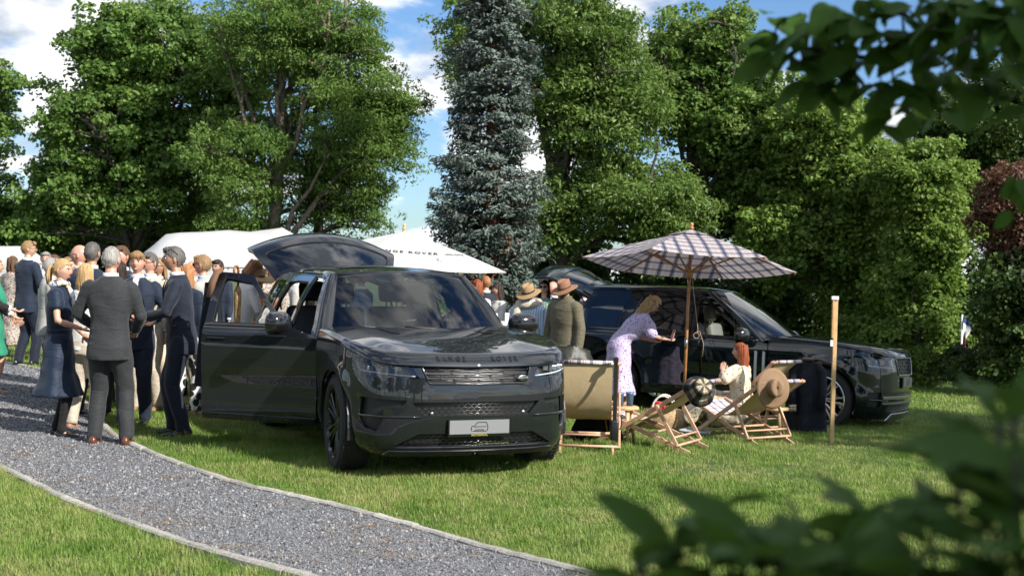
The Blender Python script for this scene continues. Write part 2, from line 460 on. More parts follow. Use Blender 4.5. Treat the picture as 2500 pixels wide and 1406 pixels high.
def wheel(parent, x, y, r, rim_mat, style, steer=0):
    sg=1 if y>0 else -1
    M=Matrix.Translation((x,y,r))@Matrix.Rotation(steer,4,'Z')@Matrix.Rotation(-sg*math.pi/2,4,'X')
    root=bpy.data.objects.new('wheel',None); root.matrix_local=M; root.empty_display_size=.1; link(root,parent)
    rr=r*.735; w=.135
    t=MB(); t.lathe([(rr,-w+.02),(rr+.03,-w),(r-.03,-w+.004),(r-.006,-w+.03),(r,-.06),(r,.06),(r-.006,w-.03),(r-.03,w-.004),(rr+.03,w),(rr,w-.02)],48)
    # tread grooves
    for k in range(64):
        a=2*math.pi*k/64; c,s_=math.cos(a),math.sin(a)
        t.box((c*(r-.001),s_*(r-.001),.085),(.012,.02,.06),Matrix.Rotation(a,3,'Z')@Matrix.Rotation(R_(12),3,'X'))
    ty=t.build('tyre',M_rub,root); shade_auto(ty,35)
    b=MB()
    b.lathe([(rr+.008,w-.012),(rr-.004,w-.008),(rr-.022,w-.03),(rr-.03,w-.08),(rr-.03,-w+.02)],48)
    ns=style['n']
    for k in range(ns):
        a0=2*math.pi*k/ns
        for da in style['split']:
            for q in (0,):
                a1=a0+da; a2=a0+da*style['spread']
                p0=Vector((math.cos(a1)*.055,math.sin(a1)*.055,w-.055)); p1=Vector((math.cos(a2)*rr*.55,math.sin(a2)*rr*.55,w-.042)); p2=Vector((math.cos(a2)*(rr-.012),math.sin(a2)*(rr-.012),w-.03))
                b.bar(p0,p1,style['w']*.9,.028,(0,0,1),0,.3); b.bar(p1,p2,style['w'],.024,(0,0,1),0,.3)
    b.lathe([(.0,w-.030),(.035,w-.030),(.075,w-.040),(.085,w-.06),(.085,w-.09)],24)
    for k in range(5):
        a=2*math.pi*k/5; b.lathe([(0,.012),(.010,.010),(.012,0)],8,0,Matrix.Translation((math.cos(a)*.055,math.sin(a)*.055,w-.042)))
    rm=b.build('rim',rim_mat,root); shade_auto(rm,30)
    d=MB(); d.lathe([(0,.0),(.19,.0),(.20,-.01),(.20,-.03)],32,0,Matrix.Translation((0,0,.02)))
    d.box((.13,.09,.03),(.10,.16,.07),Matrix.Rotation(.6,3,'Z'))
    dk=d.build('brake_disc',pm('brake_steel',(.10,.10,.10),.5,.7),root); shade_auto(dk,30)
    return root

def wrap_text(txt, size, fn, mat, parent, spacing=1.0, name='lettering', ext=.004, bold=0.0, tilt=0):
    V,F=text_mesh(txt,size,ext,spacing,bold)
    P=fn(V[:,0]+tilt*V[:,1],V[:,1],V[:,2]); return mesh(name,P,F,mat,parent)

def build_car(cfg, name, label, pos, yaw, dz=0):
    c=cfg; B=Body(c)
    x,y=pos; gx=(float(Gz(x+.8,y))-float(Gz(x-.8,y)))/1.6; gy=(float(Gz(x,y+1.5))-float(Gz(x,y-1.0)))/2.5
    h=Vector((math.sin(yaw),-math.cos(yaw),0)); h.z=gx*h.x+gy*h.y; h.normalize()
    n=Vector((-gx,-gy,1)).normalized(); l=n.cross(h)
    M=Matrix((( h.x,l.x,n.x,x),(h.y,l.y,n.y,y),(h.z,l.z,n.z,float(Gz(x,y))+dz),(0,0,0,1)))
    root=empty(name,label=label,cat='car'); root.matrix_world=M
    pt=c['paint']; wb=c['wb']; wr=c['wr']; ar=c['arch']
    # ---------------- hood
    Uh=B.U(c['hx']); us=np.linspace(-Uh,Uh,90)
    edge=[B.hedge(u)*np.array([1,1 if u>=0 else -1,1]) for u in us]
    edge2=[(p[0],p[1]) for p in edge]
    rear=[(c['hc']-( (c['hc']-c['hx'])*(yy/ .9)**2),yy) for yy in np.linspace(.90,-.90,16)]
    ex=[]
    for dd in (.024,.034,.048,.066,.09,.12):
        for u in np.linspace(-Uh,Uh,120):
            p=B.hedge(u,dd+.012); ex.append((p[0],p[1]*(1 if u>=0 else -1)))
    hood=panel('hood',[edge2+rear],B.hood,pt,root,.075,.03,(-.2,0,0),.05,ex)
    # hood lettering
    def fn(tx,ty,tz):
        xx=c['txt'][0]-ty-c['txt'][2]*tx*tx; p=B.hood(np.stack([xx,tx],1)); 
        q=B.hood(np.stack([xx+.004,tx],1))-p; nn=np.stack([-q[:,2],0*q[:,0],q[:,0]],1); nn/=np.linalg.norm(nn,axis=1)[:,None]
        return p+nn*(tz+.004)[:,None]
    for wd,ox in (('RANGE',-.235),('ROVER',.235)):
        wrap_text(wd,c['txt'][1],lambda tx,ty,tz,ox=ox:fn(tx+ox,ty,tz),c.get('txtmat',M_blk),hood,1.75,bold=.0008,ext=.0022)
    # hood vents
    if c.get('vents'):
        for sg in (1,-1):
            panel('hood_vent',[rnd([(-.30,sg*.36),(-.02,sg*.40),(-.02,sg*.47),(-.34,sg*.56)],.03)],B.hood,M_blk,hood,.06,.0,(-.2,0,0),.04,off=.005)
    # ---------------- bumper with openings (u,z)
    ub=B.U(c['bx']); 
    archf=[(B.U(a),b) for a,b in arc(0,wr,ar,c['ba0'],c['ba1'],8)]
    top=[(u,B.hz(abs(u))-.008) for u in np.linspace(-ub,ub,60)]
    R=[(ub,c['bz1'])]+[(a,b) for a,b in archf[::-1]]+[(archf[0][0]-.02,c['zb'])]
    botz=[(u,c['zb']+c.get('lipc',0)*(1-min(1,abs(u)/1.0)**2)) for u in np.linspace(archf[0][0]-.05,-(archf[0][0]-.05),30)]
    Lf=[(-a,b) for a,b in R[::-1]]
    outline=top+R+botz+Lf
    def sym(poly): return [np.array([(u,z) for u,z in poly]),np.array([(-u,z) for u,z in poly[::-1]])]
    holes=[]
    grille=[(u,z) for u,z in rnd([(B.UY(q[0]),*q[1:]) for q in c['grille']],.015)]; gr=np.array(grille+[(-u,z) for u,z in grille[::-1]])
    holes.append(gr); mid=rnd([(B.UY(q[0]),*q[1:]) for q in c['mid']],.012); midp=np.array(list(mid)+[(-u,z) for u,z in mid[::-1]]); holes.append(midp)
    low=rnd([(B.UY(q[0]),*q[1:]) for q in c['low']],.012); lowp=np.array(list(low)+[(-u,z) for u,z in low[::-1]]); holes.append(lowp)
    hl=rnd(c['lamp'],.012); 
    holes+=sym(hl)
    if c.get('intake') is not None:
        it=rnd(c['intake'],.02); holes+=sym(it)
    bump=panel('front_bumper',[outline]+holes,B.side,pt,root,.05,.035,(-1.0,0,.6),.03)
    back=lambda ab:B.side(ab)
    # dark backs of all openings
    for hp in holes: 
        panel('opening_back',[hp],B.side,M_trim,bump,.08,.0,(-1,0,.6),.05,off=-.045)
    # grille frame and bars
    g=MB(); loop=B.side(densify(gr,.05)); 
    fr=[Vector(p)+Vector((.004,0,0)) for p in loop]; g.tube(fr+[fr[0]],.007,6,caps=False)
    gro=g.build('grille',c.get('gframe',M_blk),bump,True)
    zt=max(p[1] for p in grille); zb_=min(p[1] for p in grille)
    rows=c['rows']; hh=(zt-zb_)/rows
    for i in range(rows):
        zc=zb_+hh*(i+.5); umx=float(np.interp(zc,[zb_,zt],c['gw']))-.015
        nn=4; w=2*umx/nn; sh=(.5 if i%2 else 0)*w
        u0=-umx-sh
        while u0<umx-.01:
            a,b2=max(u0+.008,-umx),min(u0+w-.008,umx)
            if b2-a>.04:
                q=rnd([(a,zc-hh*.30),(b2,zc-hh*.30),(b2,zc+hh*.30),(a,zc+hh*.30)],.012,3)
                P=B.side(densify(q,.06)); k=MB(); P=[Vector(p)-Vector((.014,0,0)) for p in P]; k.tube(P+[P[0]],.0032,5,caps=False)
                k.build('grille_bar',c.get('gbar',M_gun),gro,True)
            u0+=w
    k=MB()
    for i in range(rows):
        zc=zb_+hh*(i+1) if i<rows-1 else zb_+.006
        uu=np.linspace(-np.interp(zc,[zb_,zt],c['gw']),np.interp(zc,[zb_,zt],c['gw']),20)
        P=B.side(np.stack([uu,uu*0+zc],1)); k.tube([Vector(p)-Vector((.025,0,0)) for p in P],.006,5)
    k.build('grille_slat',M_blk,gro,True)
    # oval badge
    if c.get('badge'):
        uu,zz=c['badge']; p=B.side(np.array([[uu,zz]]))[0]; q=B.side(np.array([[uu+.02,zz]]))[0]; ty=Vector(q-p).normalized()
        Mb=Matrix.Translation(Vector(p)+Vector((.006,0,0)))@Matrix((( ty.y,ty.x,0,0),(-ty.x,ty.y,0,0),(0,0,1,0),(0,0,0,1)))
        k=MB(); k.lathe([(0,.006),(.043,.006),(.05,.003),(.05,-.01)],28,0,Mb@Matrix.Rotation(math.pi/2,4,'Y')@Matrix.Diagonal((.5,1,1,1)))
        bo=k.build('badge',M_chr,gro,True)
        V,F=text_mesh('LAND\nROVER',.026,.002,.9); V2=[Mb@Vector((.009+v[2],v[0],v[1]*.8)) for v in V]; mesh('badge_lettering',V2,F,pm('badge_green',(.02,.03,.02),.4),bo)
    # meshes in the intakes
    def meshgrid(poly, name, du=.055, dz_=.026):
        k=MB(); lo=poly.min(0);hi=poly.max(0); z=lo[1]+dz_*.5;i=0
        while z<hi[1]:
            uu=np.arange(lo[0],hi[0],du/2); zz=z+np.where((np.arange(len(uu))+i)%2==0,1,-1)*dz_*.28
            q=np.stack([uu,zz],1); ins=inside(q,poly); run=[]
            for ok,pp in zip(ins,B.side(q)):
                if ok: run.append(Vector(pp)-Vector((.02,0,0)))
                else:
                    if len(run)>1: k.tube(run,.0036,4,caps=False)
                    run=[]
            if len(run)>1: k.tube(run,.0036,4,caps=False)
            z+=dz_; i+=1
        return k.build(name,M_blk,bump,True)
    meshgrid(midp,'intake_mesh'); meshgrid(lowp,'intake_mesh')
    if c.get('intake') is not None:
        for sg in (1,-1):
            k=MB(); lo=np.min(it,0);hi=np.max(it,0)
            for zz in c['fins']:
                uu=np.linspace(lo[0]-.12,hi[0]-.02,8)*sg; P=B.side(np.stack([uu,uu*0+zz],1)); k.tube([Vector(p)-Vector((.006,0,0)) for p in P],.013,6)
            k.build('intake_fin',M_blk,bump,True)
    # sensors and tow covers
    for uu in (-.40,.40):
        p=Vector(B.side(np.array([[uu,c['sens']]]))[0]); k=MB(); k.lathe([(0,.004),(.011,.004),(.014,0)],12,0,Matrix.Translation(p)@Matrix.Rotation(math.pi/2,4,'Y')); k.build('parking_sensor',M_slv,bump,True)
    if c.get('bars') is not None:
        for z0,z1,uw in c['bars']:
            panel('bumper_bar',[rnd([(-uw,z0),(uw,z0),(uw,z1),(-uw,z1)],.01)],B.side,M_slv,bump,.06,.02,(-1,0,.6),.04,off=.012)
    if c.get('skid') is not None:
        panel('skid_plate',[rnd(c['skid'],.01)],B.side,M_slv,bump,.06,.02,(-1,0,.6),.04,off=.010)
    if c.get('lip') is not None:
        panel('bumper_lip',[rnd(c['lip'],.01)],B.side,M_blk,bump,.06,.03,(-1,0,.6),.04,off=.016)
    # ---------------- headlights
    for sg in (1,-1):
        hp=np.array([(sg*u,z) for u,z in hl])
        ho=panel('headlight',[hp],B.side,M_lens,root,.05,.0,(-1,0,.6),.03,off=-.003)
        lo=hl.min(0);hi=hl.max(0); k=MB()
        for t in (.25,.45,.65):
            uu=(lo[0]+(hi[0]-lo[0])*t); zz=.5*(lo[1]+hi[1])+.012
            p=Vector(B.side(np.array([[sg*uu,zz]]))[0])-Vector((.04,0,0))
            k=MB(); k.add(*rbox(p,(.03,.055,.042),.008,2)); k.build('projector',M_slv,ho)
        k=MB(); uu=np.linspace(lo[0]+.03,hi[0]-.03,10)*sg
        zl=np.interp(np.abs(uu),[lo[0],hi[0]],c['drl']); P=B.side(np.stack([uu,zl],1)); k.tube([Vector(p)-Vector((.018,0,0)) for p in P],.007,6)
        k.build('running_light',pm('drl_white',(.8,.8,.8),.25),ho,True)
    # ---------------- number plate
    zp=c['plate']; pc=B.side(np.array([[0,zp]]))[0]; px=pc[0]+.022
    k=MB(); k.box((px-.008,0,zp-.008),(.014,.545,.142)); fr=k.build('number_plate',M_blk,root)
    k=MB(); k.box((px,0,zp),(.006,.52,.112)); k.build('plate_face',M_plate,fr)
    car_line=[(-.075,-.035),(-.078,-.01),(-.07,.004),(-.045,.008),(-.025,.034),(.0,.038),(.06,.037),(.072,.012),(.075,-.01),(.07,-.035)]
    sc=.95; k=MB(); k.tube([(px+.004,a*sc,b*sc+.002+zp) for a,b in car_line],.0034,4)
    k.tube([(px+.004,a*sc,b*sc+.002+zp) for a,b in [(-.045,-.036),(-.035,-.026),(.03,-.026),(.04,-.036)]],.0034,4); k.tube([(px+.004,-.06,zp-.034),(px+.004,.06,zp-.034)],.0034,4)
    k.tube([(px+.004,a*sc,b*sc+.002+zp) for a,b in [(-.05,-.004),(-.03,.0),(.06,.0)]],.0028,4)
    k.build('plate_drawing',M_line,fr)
    V,F=text_mesh('MOTORPOOL',.022,.001,1.05,.0006); mesh('plate_lettering',[(px+.001+v[2],v[0],v[1]+zp-.067) for v in V],F,M_gold,fr)
    # ---------------- sides
    dr=c['doors']
    for sg in (1,-1):
        S=lambda ab,sg=sg:B.sx(ab,sg)
        ctr=(-1.5,0,.7)
        # fender
        xe=c['bx']; topf=[(xx,B.hz(B.U(xx))-.008) for xx in np.linspace(xe,dr[0]+.005,24)]
        low_=[(dr[0]+.005,c['zs'])]
        a1=180-math.degrees(math.asin((wr-c['zs'])/ar))*-1
        fa=arc(0,wr,ar,c['ba1'],180+math.degrees(math.asin((wr-c['zs'])/ar)),18)
        fender=[(xe,topf[0][1])]+topf[1:]+[(dr[0]+.006,c['zs']),]+fa[::-1]+[(xe,c['bz1']-.0)]
        # fix start of the arch on the bumper seam
        panel('fender',[fender],S,pt,root,.06,.03,ctr,.035)
        # rear quarter
        pts=[(dr[2]-.006,c['belt2']-.004)]
        pts+= [(xx,c['belt2']-.004) for xx in np.linspace(dr[2]-.1,c['rx'],10)]
        pts+= [(c['rx'],.50),(-wb-ar-.02,.45)]
        arcq=arc(-wb,wr,ar,170,math.degrees(math.acos((dr[2]-.006+wb)/ar)),14)
        pts+= arcq
        panel('rear_quarter',[pts],S,pt,root,.07,.03,ctr,.04)
        # doors
        for di in (0,1):
            xa,xb=dr[di]-.006,dr[di+1]+.006
            f=c['dframe'][di]
            low2=[(xb,c['zs']),(xa,c['zs'])]
            if di==1:  # rear door bites round the arch
                am=math.degrees(math.asin((wr-c['zs'])/(ar+.012)))
                aa=arc(-wb,wr,ar+.012,-am,90,20); aa=[p for p in aa if p[0]>=xb]
                low2=[(xb,aa[-1][1])]+aa[::-1]+[(xa,c['zs'])] if aa and aa[0][0]>xb else low2
            outl=[(xa,c['zs'])]+list(f['out'])+low2[:-1]
            hole=rnd(f['win'],.03)
            opening = c['open'] if (di==0 and sg==-1) else 0
            hx_,hy_=xa,float(S(np.array([[xa,.8]]))[0,1])
            d=bpy.data.objects.new('door',None); d.empty_display_size=.1; link(d,root)
            d.location=(hx_,hy_,0); d.rotation_euler=(0,0,R_(opening)*(1 if sg<0 else -1))
            def SS(ab,S=S,hx_=hx_,hy_=hy_): return S(ab)-np.array([hx_,hy_,0])
            cc=(-1.5-hx_,-hy_,.7)
            belt=c['belt1']
            # split: painted lower skin, dark upper frame
            lowo=[p for p in outl if p[1]<=belt+.001]
            xs_=[p[0] for p in outl]
            zb0=lambda xx: belt
            poly_low=[(xa,c['zs']),(xa,f['fz']),(f['fx'],belt)]+[(xb,belt)]+low2[:-1]
            panel('door_skin',[poly_low],SS,pt,d,.06,.04,cc,.04)
            poly_up=[p for p in f['out'] if p[1]>belt-.02]
            poly_up=[(f['fx']-.01,belt+.006)]+poly_up+[(xb,belt+.006)]
            panel('window_frame',[poly_up,hole],SS,c['frame_mat'],d,.06,.045,cc,.03,off=-.004)
            gl=f['glass']
            if gl is not None and not (sg in f.get('down',())): panel('window',[np.array(hole)],SS,gl,d,.10,.0,cc,.06,off=-.022)
            if f.get('bar'):
                k=MB(); P=SS(np.array(f['bar'])); P=[Vector(p)-Vector((0,sg*.015,0)) for p in P]; k.bar(P[0],P[1],.03,.02,(0,1,0)); k.build('window_bar',M_blk,d)
                if f.get('qwin') is not None: panel('quarter_window',[np.array(f['qwin'])],SS,M_gls,d,.1,.0,cc,.06,off=-.02)
            # waist trim and swage line
            k=MB(); P=SS(np.array([(xx,belt+.004) for xx in np.linspace(f['fx']-.02,xb+.01,8)])); k.tube([Vector(p)+Vector((0,sg*.004,0)) for p in P],.008,6); k.build('waist_trim',c.get('waist',M_blk),d,True)
            # inner trim card
            inn=[(xa-.03,c['zs']+.08),(xa-.03,f['fz']-.03),(f['fx']-.03,belt-.02),(xb+.03,belt-.02)]+[(p[0]+.03 if abs(p[0]-xb)<.01 else p[0]+.02,p[1]+.05) for p in low2[:-1]]
            panel('door_card',[inn],SS,c['card'],d,.12,.02,cc,.08,off=-.075)
            # handle
            hxp=xb+.16; k=MB(); P=SS(np.array([(hxp+t,c['hz_']) for t in np.linspace(-.09,.09,6)])); 
            k.tube([Vector(p)+Vector((0,sg*.004,0)) for p in P],.013,8,sq=(1,.5)); k.build('handle',c['hmat'],d,True)
            # lower trim strip
            if c.get('sillmat'):
                panel('sill_trim',[[(xa-.01,c['zs']-.01),(xa-.01,c['zs']+.045),(max(xb,low2[-2][0] if di==1 else xb)+.01,c['zs']+.045),(max(xb,low2[-2][0] if di==1 else xb)+.01,c['zs']-.01)]],SS,c['sillmat'],d,.1,.03,cc,.06,off=.018)
            if di==0:
                # mirror
                mp=Vector(SS(np.array([(f['mir'][0],f['mir'][1])]))[0]); out=Vector((0,sg,0))
                k=MB(); 
                bm=bmesh.new(); bmesh.ops.create_uvsphere(bm,u_segments=24,v_segments=16,radius=1)
                for v in bm.verts:
                    p=v.co; xx,yy,zz=p
                    # flat rear face, swept front
                    se=lambda q,e: math.copysign(abs(q)**e,q)
                    xx=se(xx,.8)*(.12 if xx>0 else .045); yy=se(yy,.75)*.155; zz=se(zz,.72)*.108
                    p.x=xx-.05*(yy*sg)*0.6; p.y=yy; p.z=zz-.012*math.copysign(1,0)
                bm.verts.index_update(); V=[mp+out*.19+v.co+Vector((.03,0,.04)) for v in bm.verts]; F=[tuple(v.index for v in fc.verts) for fc in bm.faces]; bm.free()
                k.add(V,F); k.bar(mp+Vector((.01,0,-.03)),mp+out*.10+Vector((.03,0,-.045)),.09,.035,(0,0,1))
                mo=k.build('mirror',M_blk,d); shade_auto(mo,50)
            if c.get('gills') and di==0:
                for gx_ in c['gills']:
                    panel('trim_blade',[rnd([(gx_,.52),(gx_,.98),(gx_-.035,.99),(gx_-.035,.52)],.004)],SS,pm('pale_trim',(.55,.55,.55),.35),d,.1,.01,cc,.08,off=.008)
        # C/D pillar region glass + body above belt behind the rear door
        for nm,poly,mt in c['upper']:
            panel(nm,[rnd(poly,.02)],S,{'paint':pt,'frame':c['frame_mat'],'glass':c['rglass']}[mt],root,.07,.03 if mt!='glass' else 0,ctr,.05,off=-.004 if mt!='glass' else .001)
        # cant rail
        k=c['cant']; panel('cant_rail',[k],S,pt,root,.06,.03,ctr,.04)
        # A pillar
        b=np.linspace(-.03,1.0,12); Wp=B.ws(np.stack([np.full(12,.8*sg),b],1)); 
        zA=Wp[:,2]; xA=Wp[:,0]-.055; Sp=B.sx(np.stack([xA,np.clip(zA,.9,1.76)],1),sg); Sp[:,1]-=sg*.006
        V=[];F=[]
        for i in range(12):
            w_=Vector(Wp[i])+Vector((.012,0,.004)); s_=Vector(Sp[i]); m_=(w_+s_)*.5+Vector((.022,sg*.018,.012)); V+=[w_-Vector((.03,sg*.02,.03)),w_,m_,s_,s_-Vector((.03,sg*.05,.0))]
        for i in range(11):
            for j in range(4): F.append((i*5+j,i*5+j+1,(i+1)*5+j+1,(i+1)*5+j))
        ap=mesh('windscreen_pillar',V,F,pt,root,True)
    # B pillars, black
    # ---------------- windscreen, cowl, roof
    panel('windscreen',[rnd([(-.785,.03),(.785,.03),(.785,.975),(-.785,.975)],.05)],B.ws,M_glw,root,.08,.0,(-1.5,0,.5),.06)
    panel('windscreen_band',[rnd([(-.80,-.03),(.80,-.03),(.80,1.0),(-.80,1.0)],.02),rnd([(-.745,.10),(.745,.10),(.735,.93),(-.735,.93)],.06)],B.ws,M_blk,root,.06,.0,(-1.5,0,.5),.05,off=-.006)
    V=[];F=[];ys=np.linspace(-.88,.88,20)
    for yy in ys:
        q=(yy/.9)**2; p=B.hood(np.array([[c['hc']-(c['hc']-c['hx'])*q-.0,yy*.98]]))[0]; w=B.ws(np.array([[yy*.8/.88,.02]]))[0]
        V+=[(p[0]+.02,p[1],p[2]-.035),(w[0],w[1],w[2]-.01)]
    for i in range(len(ys)-1): F.append((2*i,2*i+1,2*i+3,2*i+2))
    mesh('cowl',V,F,M_trim,root,True)
    for s0,s1 in (((-.30,.06),(-.72,.085)),((.42,.05),(-.18,.10))):
        k=MB(); P=[B.ws(np.array([[s0[0]+(s1[0]-s0[0])*t,s0[1]+(s1[1]-s0[1])*t]]))[0]+np.array([.02,0,.012]) for t in np.linspace(0,1,6)]; k.tube(P,.008,6)
        k.build('wiper',M_trim,root,True)
    xr0,xr1=c['rooft']; hw=lambda xx: float(np.interp(xx,*c['roofw']))
    front=[(B.ws(np.array([[a,1.0]]))[0][0]-.004, B.ws(np.array([[a,1.0]]))[0][1]) for a in np.linspace(-.8,.8,14)]
    rl=[(xx,hw(xx)-.004) for xx in np.linspace(front[-1][0]-.03,xr1,16)]
    poly=front+rl+[(xx,-yy) for xx,yy in rl[::-1]]
    ex=[(xx,s_*(hw(xx)-d_)) for xx in np.linspace(front[-1][0]-.05,xr1+.03,30) for d_ in (.012,.03,.06,.1) for s_ in (1,-1)]
    panel('roof',[poly],B.roof,pt,root,.09,.025,(-2,0,.8),.05,ex)
    hl_=[(xx*.99-.05,yy*.96) for xx,yy in poly]; panel('headliner',[hl_],B.roof,M_head,root,.15,.0,(-2,0,5),.1,off=.05)
    if c.get('glassroof'):
        panel('roof_glass',[rnd(c['glassroof'],.06)],B.roof,M_blk,root,.08,.0,(-2,0,.8),.05,off=.003)
    # ---------------- rear end: lower bumper wrap
    u0,u1=B.U(c['rx']-.004),B.umax
    mx=B.umax
    def rs(ab):
        u=ab[:,0].copy(); a=np.where(u>mx,2*mx-u,u); q=B.side(np.stack([a,ab[:,1]],1)); q[:,1]*=np.where(u>mx,-1,1); return q
    panel('rear_bumper',[[(u0,.40),(2*mx-u0,.40),(2*mx-u0,c['sillr']),(u0,c['sillr'])]],rs,pt,root,.09,.03,(-2,0,.6),.06)
    # D pillars (sides of the tailgate opening)
    # ---------------- under and in
    k=MB(); hwid=.80
    k.box((-wb*.5,0,.37),(wb-2*ar+.55,1.62,.10)); k.box((.45,0,.37),(.30,1.3,.14)); k.box((-wb,0,.42),(1.7,1.0,.12)); k.box((0.05,0,.62),(.9,1.05,.5))
    k.build('underbody',M_trim,root)
    for ax in (0,-wb):
        for sg in (1,-1):
            V=[];F=[];aa=np.linspace(R_(-12),R_(192),16)
            for t in aa:
                for yy in (.62,.985): V.append((ax+(ar-.008)*math.cos(t),sg*yy,wr+(ar-.008)*math.sin(t)))
            for i in range(15): F.append((2*i,2*i+1,2*i+3,2*i+2))
            b0=len(V); V.append((ax,sg*.62,wr)); 
            for i in range(15): F.append((2*i,2*i+2,b0))
            mesh('wheel_arch_liner',V,F,M_trim,root)
    k=MB(); k.box((-2.2,0,.46),(3.4,1.72,.06)); k.box((-.62,0,.75),(.06,1.7,.62)); k.build('cabin_floor',M_dkin,root)
    # dashboard
    k=MB(); V,F=rbox((-.86,0,.98),(.42,1.62,.20),.06,3); k.add(V,F); V,F=rbox((-1.05,0,.80),(.25,.30,.36),.04,2); k.add(V,F); V,F=rbox((-1.5,0,.68),(.8,.26,.28),.05,2); k.add(V,F)
    dash=k.build('dashboard',c['dash'],root); shade_auto(dash,50)
    k=MB(); k.add(*rbox((-1.02,c['drv']*.40,1.07),(.03,.30,.10),.01,2)); k.add(*rbox((-1.04,0,1.05),(.03,.30,.17),.01,2)); k.build('display',M_blk,dash)
    Ms=Matrix.Translation((-1.16,c['drv']*.40,.98))@Matrix.Rotation(R_(-66),4,'Y')
    k=MB(); ring=[Ms@Vector((.185*math.cos(t),.185*math.sin(t),0)) for t in np.linspace(0,2*math.pi,33)]; k.tube(ring,.016,8,caps=False)
    k.ell(Ms@Vector((0,0,-.01)),(.06,.07,.03)); k.tube([Ms@Vector((0,-.18,0)),Ms@Vector((0,.18,0))],.014,6); k.tube([Ms@Vector((-.18,0,0)),Ms@Vector((0,0,0))],.014,6)
    k.build('steering_wheel',M_dkin,root,True)
    for yy in (.40,-.40): seat(root,-1.75,yy,c['seat'])
    for yy in (.45,-.45): seat(root,-2.75,yy,c['seat'],.58,.62)
    # interior mirror
    p=Vector(B.ws(np.array([[0,.86]]))[0]); k=MB(); k.add(*rbox(p+Vector((-.10,0,-.03)),(.03,.24,.065),.012,2)); k.bar(p,p+Vector((-.09,0,-.02)),.05,.03); k.build('interior_mirror',M_dkin,root)
    # ---------------- tailgate, raised
    tg=c['tail']; hx,hzz=tg['hinge']; hw_=tg['hw']
    to=bpy.data.objects.new('tailgate',None); link(to,root); to.empty_display_size=.1; to.location=(hx,0,hzz); to.rotation_euler=(0,R_(tg['ang']),0)
    # local: -x away from the hinge along the gate, z = outer side
    Lg=tg['len']
    def ts(ab):
        a,b=ab[:,0],ab[:,1]   # a across, b along 0..L
        w=np.interp(b,[0,Lg*.7,Lg],[hw_,tg['w1'],tg['w1']+.03]); 
        bend=tg['bend']*np.clip(b-Lg*.72,0,9)**1.3
        return np.stack([-b+.10*(a/hw_)**2*(0.3+b/Lg)*.9, a*w/hw_, -.185*(a/hw_)**2-bend+.03*np.sin(b/Lg*3.1)],1)
    out=[(-hw_,.0),(hw_,.0),(hw_,Lg),(-hw_,Lg)]
    win=rnd([(-hw_*.88,Lg*.16),(hw_*.88,Lg*.16),(hw_*.90,Lg*.62),(-hw_*.90,Lg*.62)],.07)
    panel('tailgate_skin',[rnd(out,.05),win],ts,pt,to,.07,.05,(-Lg/2,0,-1.5),.05)
    panel('rear_window',[win],ts,pm('dark_rear_glass',(.002,.0025,.003),.03,0,1.0,.5,coat_r=.0) if tg.get('dark') else M_glp,to,.1,.0,(-Lg/2,0,-1.5),.06,off=-.016)
    panel('tailgate_lining',[rnd([(a*.95,b*.97+.01) for a,b in out],.05)],ts,M_dkin,to,.12,.0,(-Lg/2,0,1.5),.08,off=.055)
    panel('spoiler',[rnd([(-hw_*.95,-.02),(hw_*.95,-.02),(hw_*.93,.20),(-hw_*.93,.20)],.04)],ts,pt,to,.08,.03,(-Lg/2,0,-1.5),.05,off=.022)
    for sg in (1,-1):
        k=MB(); p1=Matrix.Rotation(R_(tg['ang']),3,'Y')@Vector((-Lg*.55,sg*hw_*.93,-.10))+Vector((hx,0,hzz)); k.tube([(hx+.02,sg*.66,hzz-.42),p1],.011,8); k.build('gas_strut',M_trim,root,True)
    # ---------------- wheels
    tw=c['track']
    for ax in (0,-wb):
        for sg in (1,-1): wheel(root,ax,sg*(tw),wr,c['rim'],c['style'],c.get('steer',0) if ax==0 else 0)
    return root,B
# ================================================================== ground, path, lawn
def ground_mat():
    m=bpy.data.materials.new('lawn_soil'); m.use_nodes=True; t=m.node_tree; b=t.nodes['Principled BSDF']; b.inputs['Roughness'].default_value=.95
    tc=N(t,'ShaderNodeTexCoord'); n=N(t,'ShaderNodeTexNoise',i_Scale=.7,i_Detail=6.0); L(t,tc.outputs['Object'],n.inputs['Vector'])
    n2=N(t,'ShaderNodeTexNoise',i_Scale=60.0,i_Detail=4.0); L(t,tc.outputs['Object'],n2.inputs['Vector'])
    mx=N(t,'ShaderNodeMath',operation='MULTIPLY_ADD'); mx.inputs[1].default_value=.5; L(t,n2.outputs[0],mx.inputs[0]); L(t,n.outputs[0],mx.inputs[2])
    r=ramp(t,mx.outputs[0],[(.5,(.022,.040,.010)),(.72,(.050,.078,.018)),(.95,(.095,.100,.032))]); L(t,r.outputs[0],b.inputs['Base Color'])
    bp=N(t,'ShaderNodeBump'); bp.inputs['Strength'].default_value=.8; bp.inputs['Distance'].default_value=.03; L(t,n2.outputs[0],bp.inputs['Height']); L(t,bp.outputs[0],b.inputs['Normal'])
    return m
def build_ground():
    xs=np.concatenate([np.linspace(-400,-26,12),np.arange(-25,25.1,.5),np.linspace(26,400,12)]); ys=np.concatenate([np.linspace(-60,1.5,8),np.arange(2,40.1,.5),np.linspace(42,900,14)])
    X,Y=np.meshgrid(xs,ys); Z=Gz(np.clip(X,-40,40),np.clip(Y,-5,60)); nx=len(xs)
    V=np.stack([X.ravel(),Y.ravel(),Z.ravel()],1)
    I=np.arange((len(ys)-1)*(nx-1)); j,i=I//(nx-1),I%(nx-1); a=j*nx+i
    F=np.stack([a,a+1,a+nx+1,a+nx],1)
    tag(fastmesh('lawn',V,F,ground_mat(),None,True),kind='structure')
build_ground()
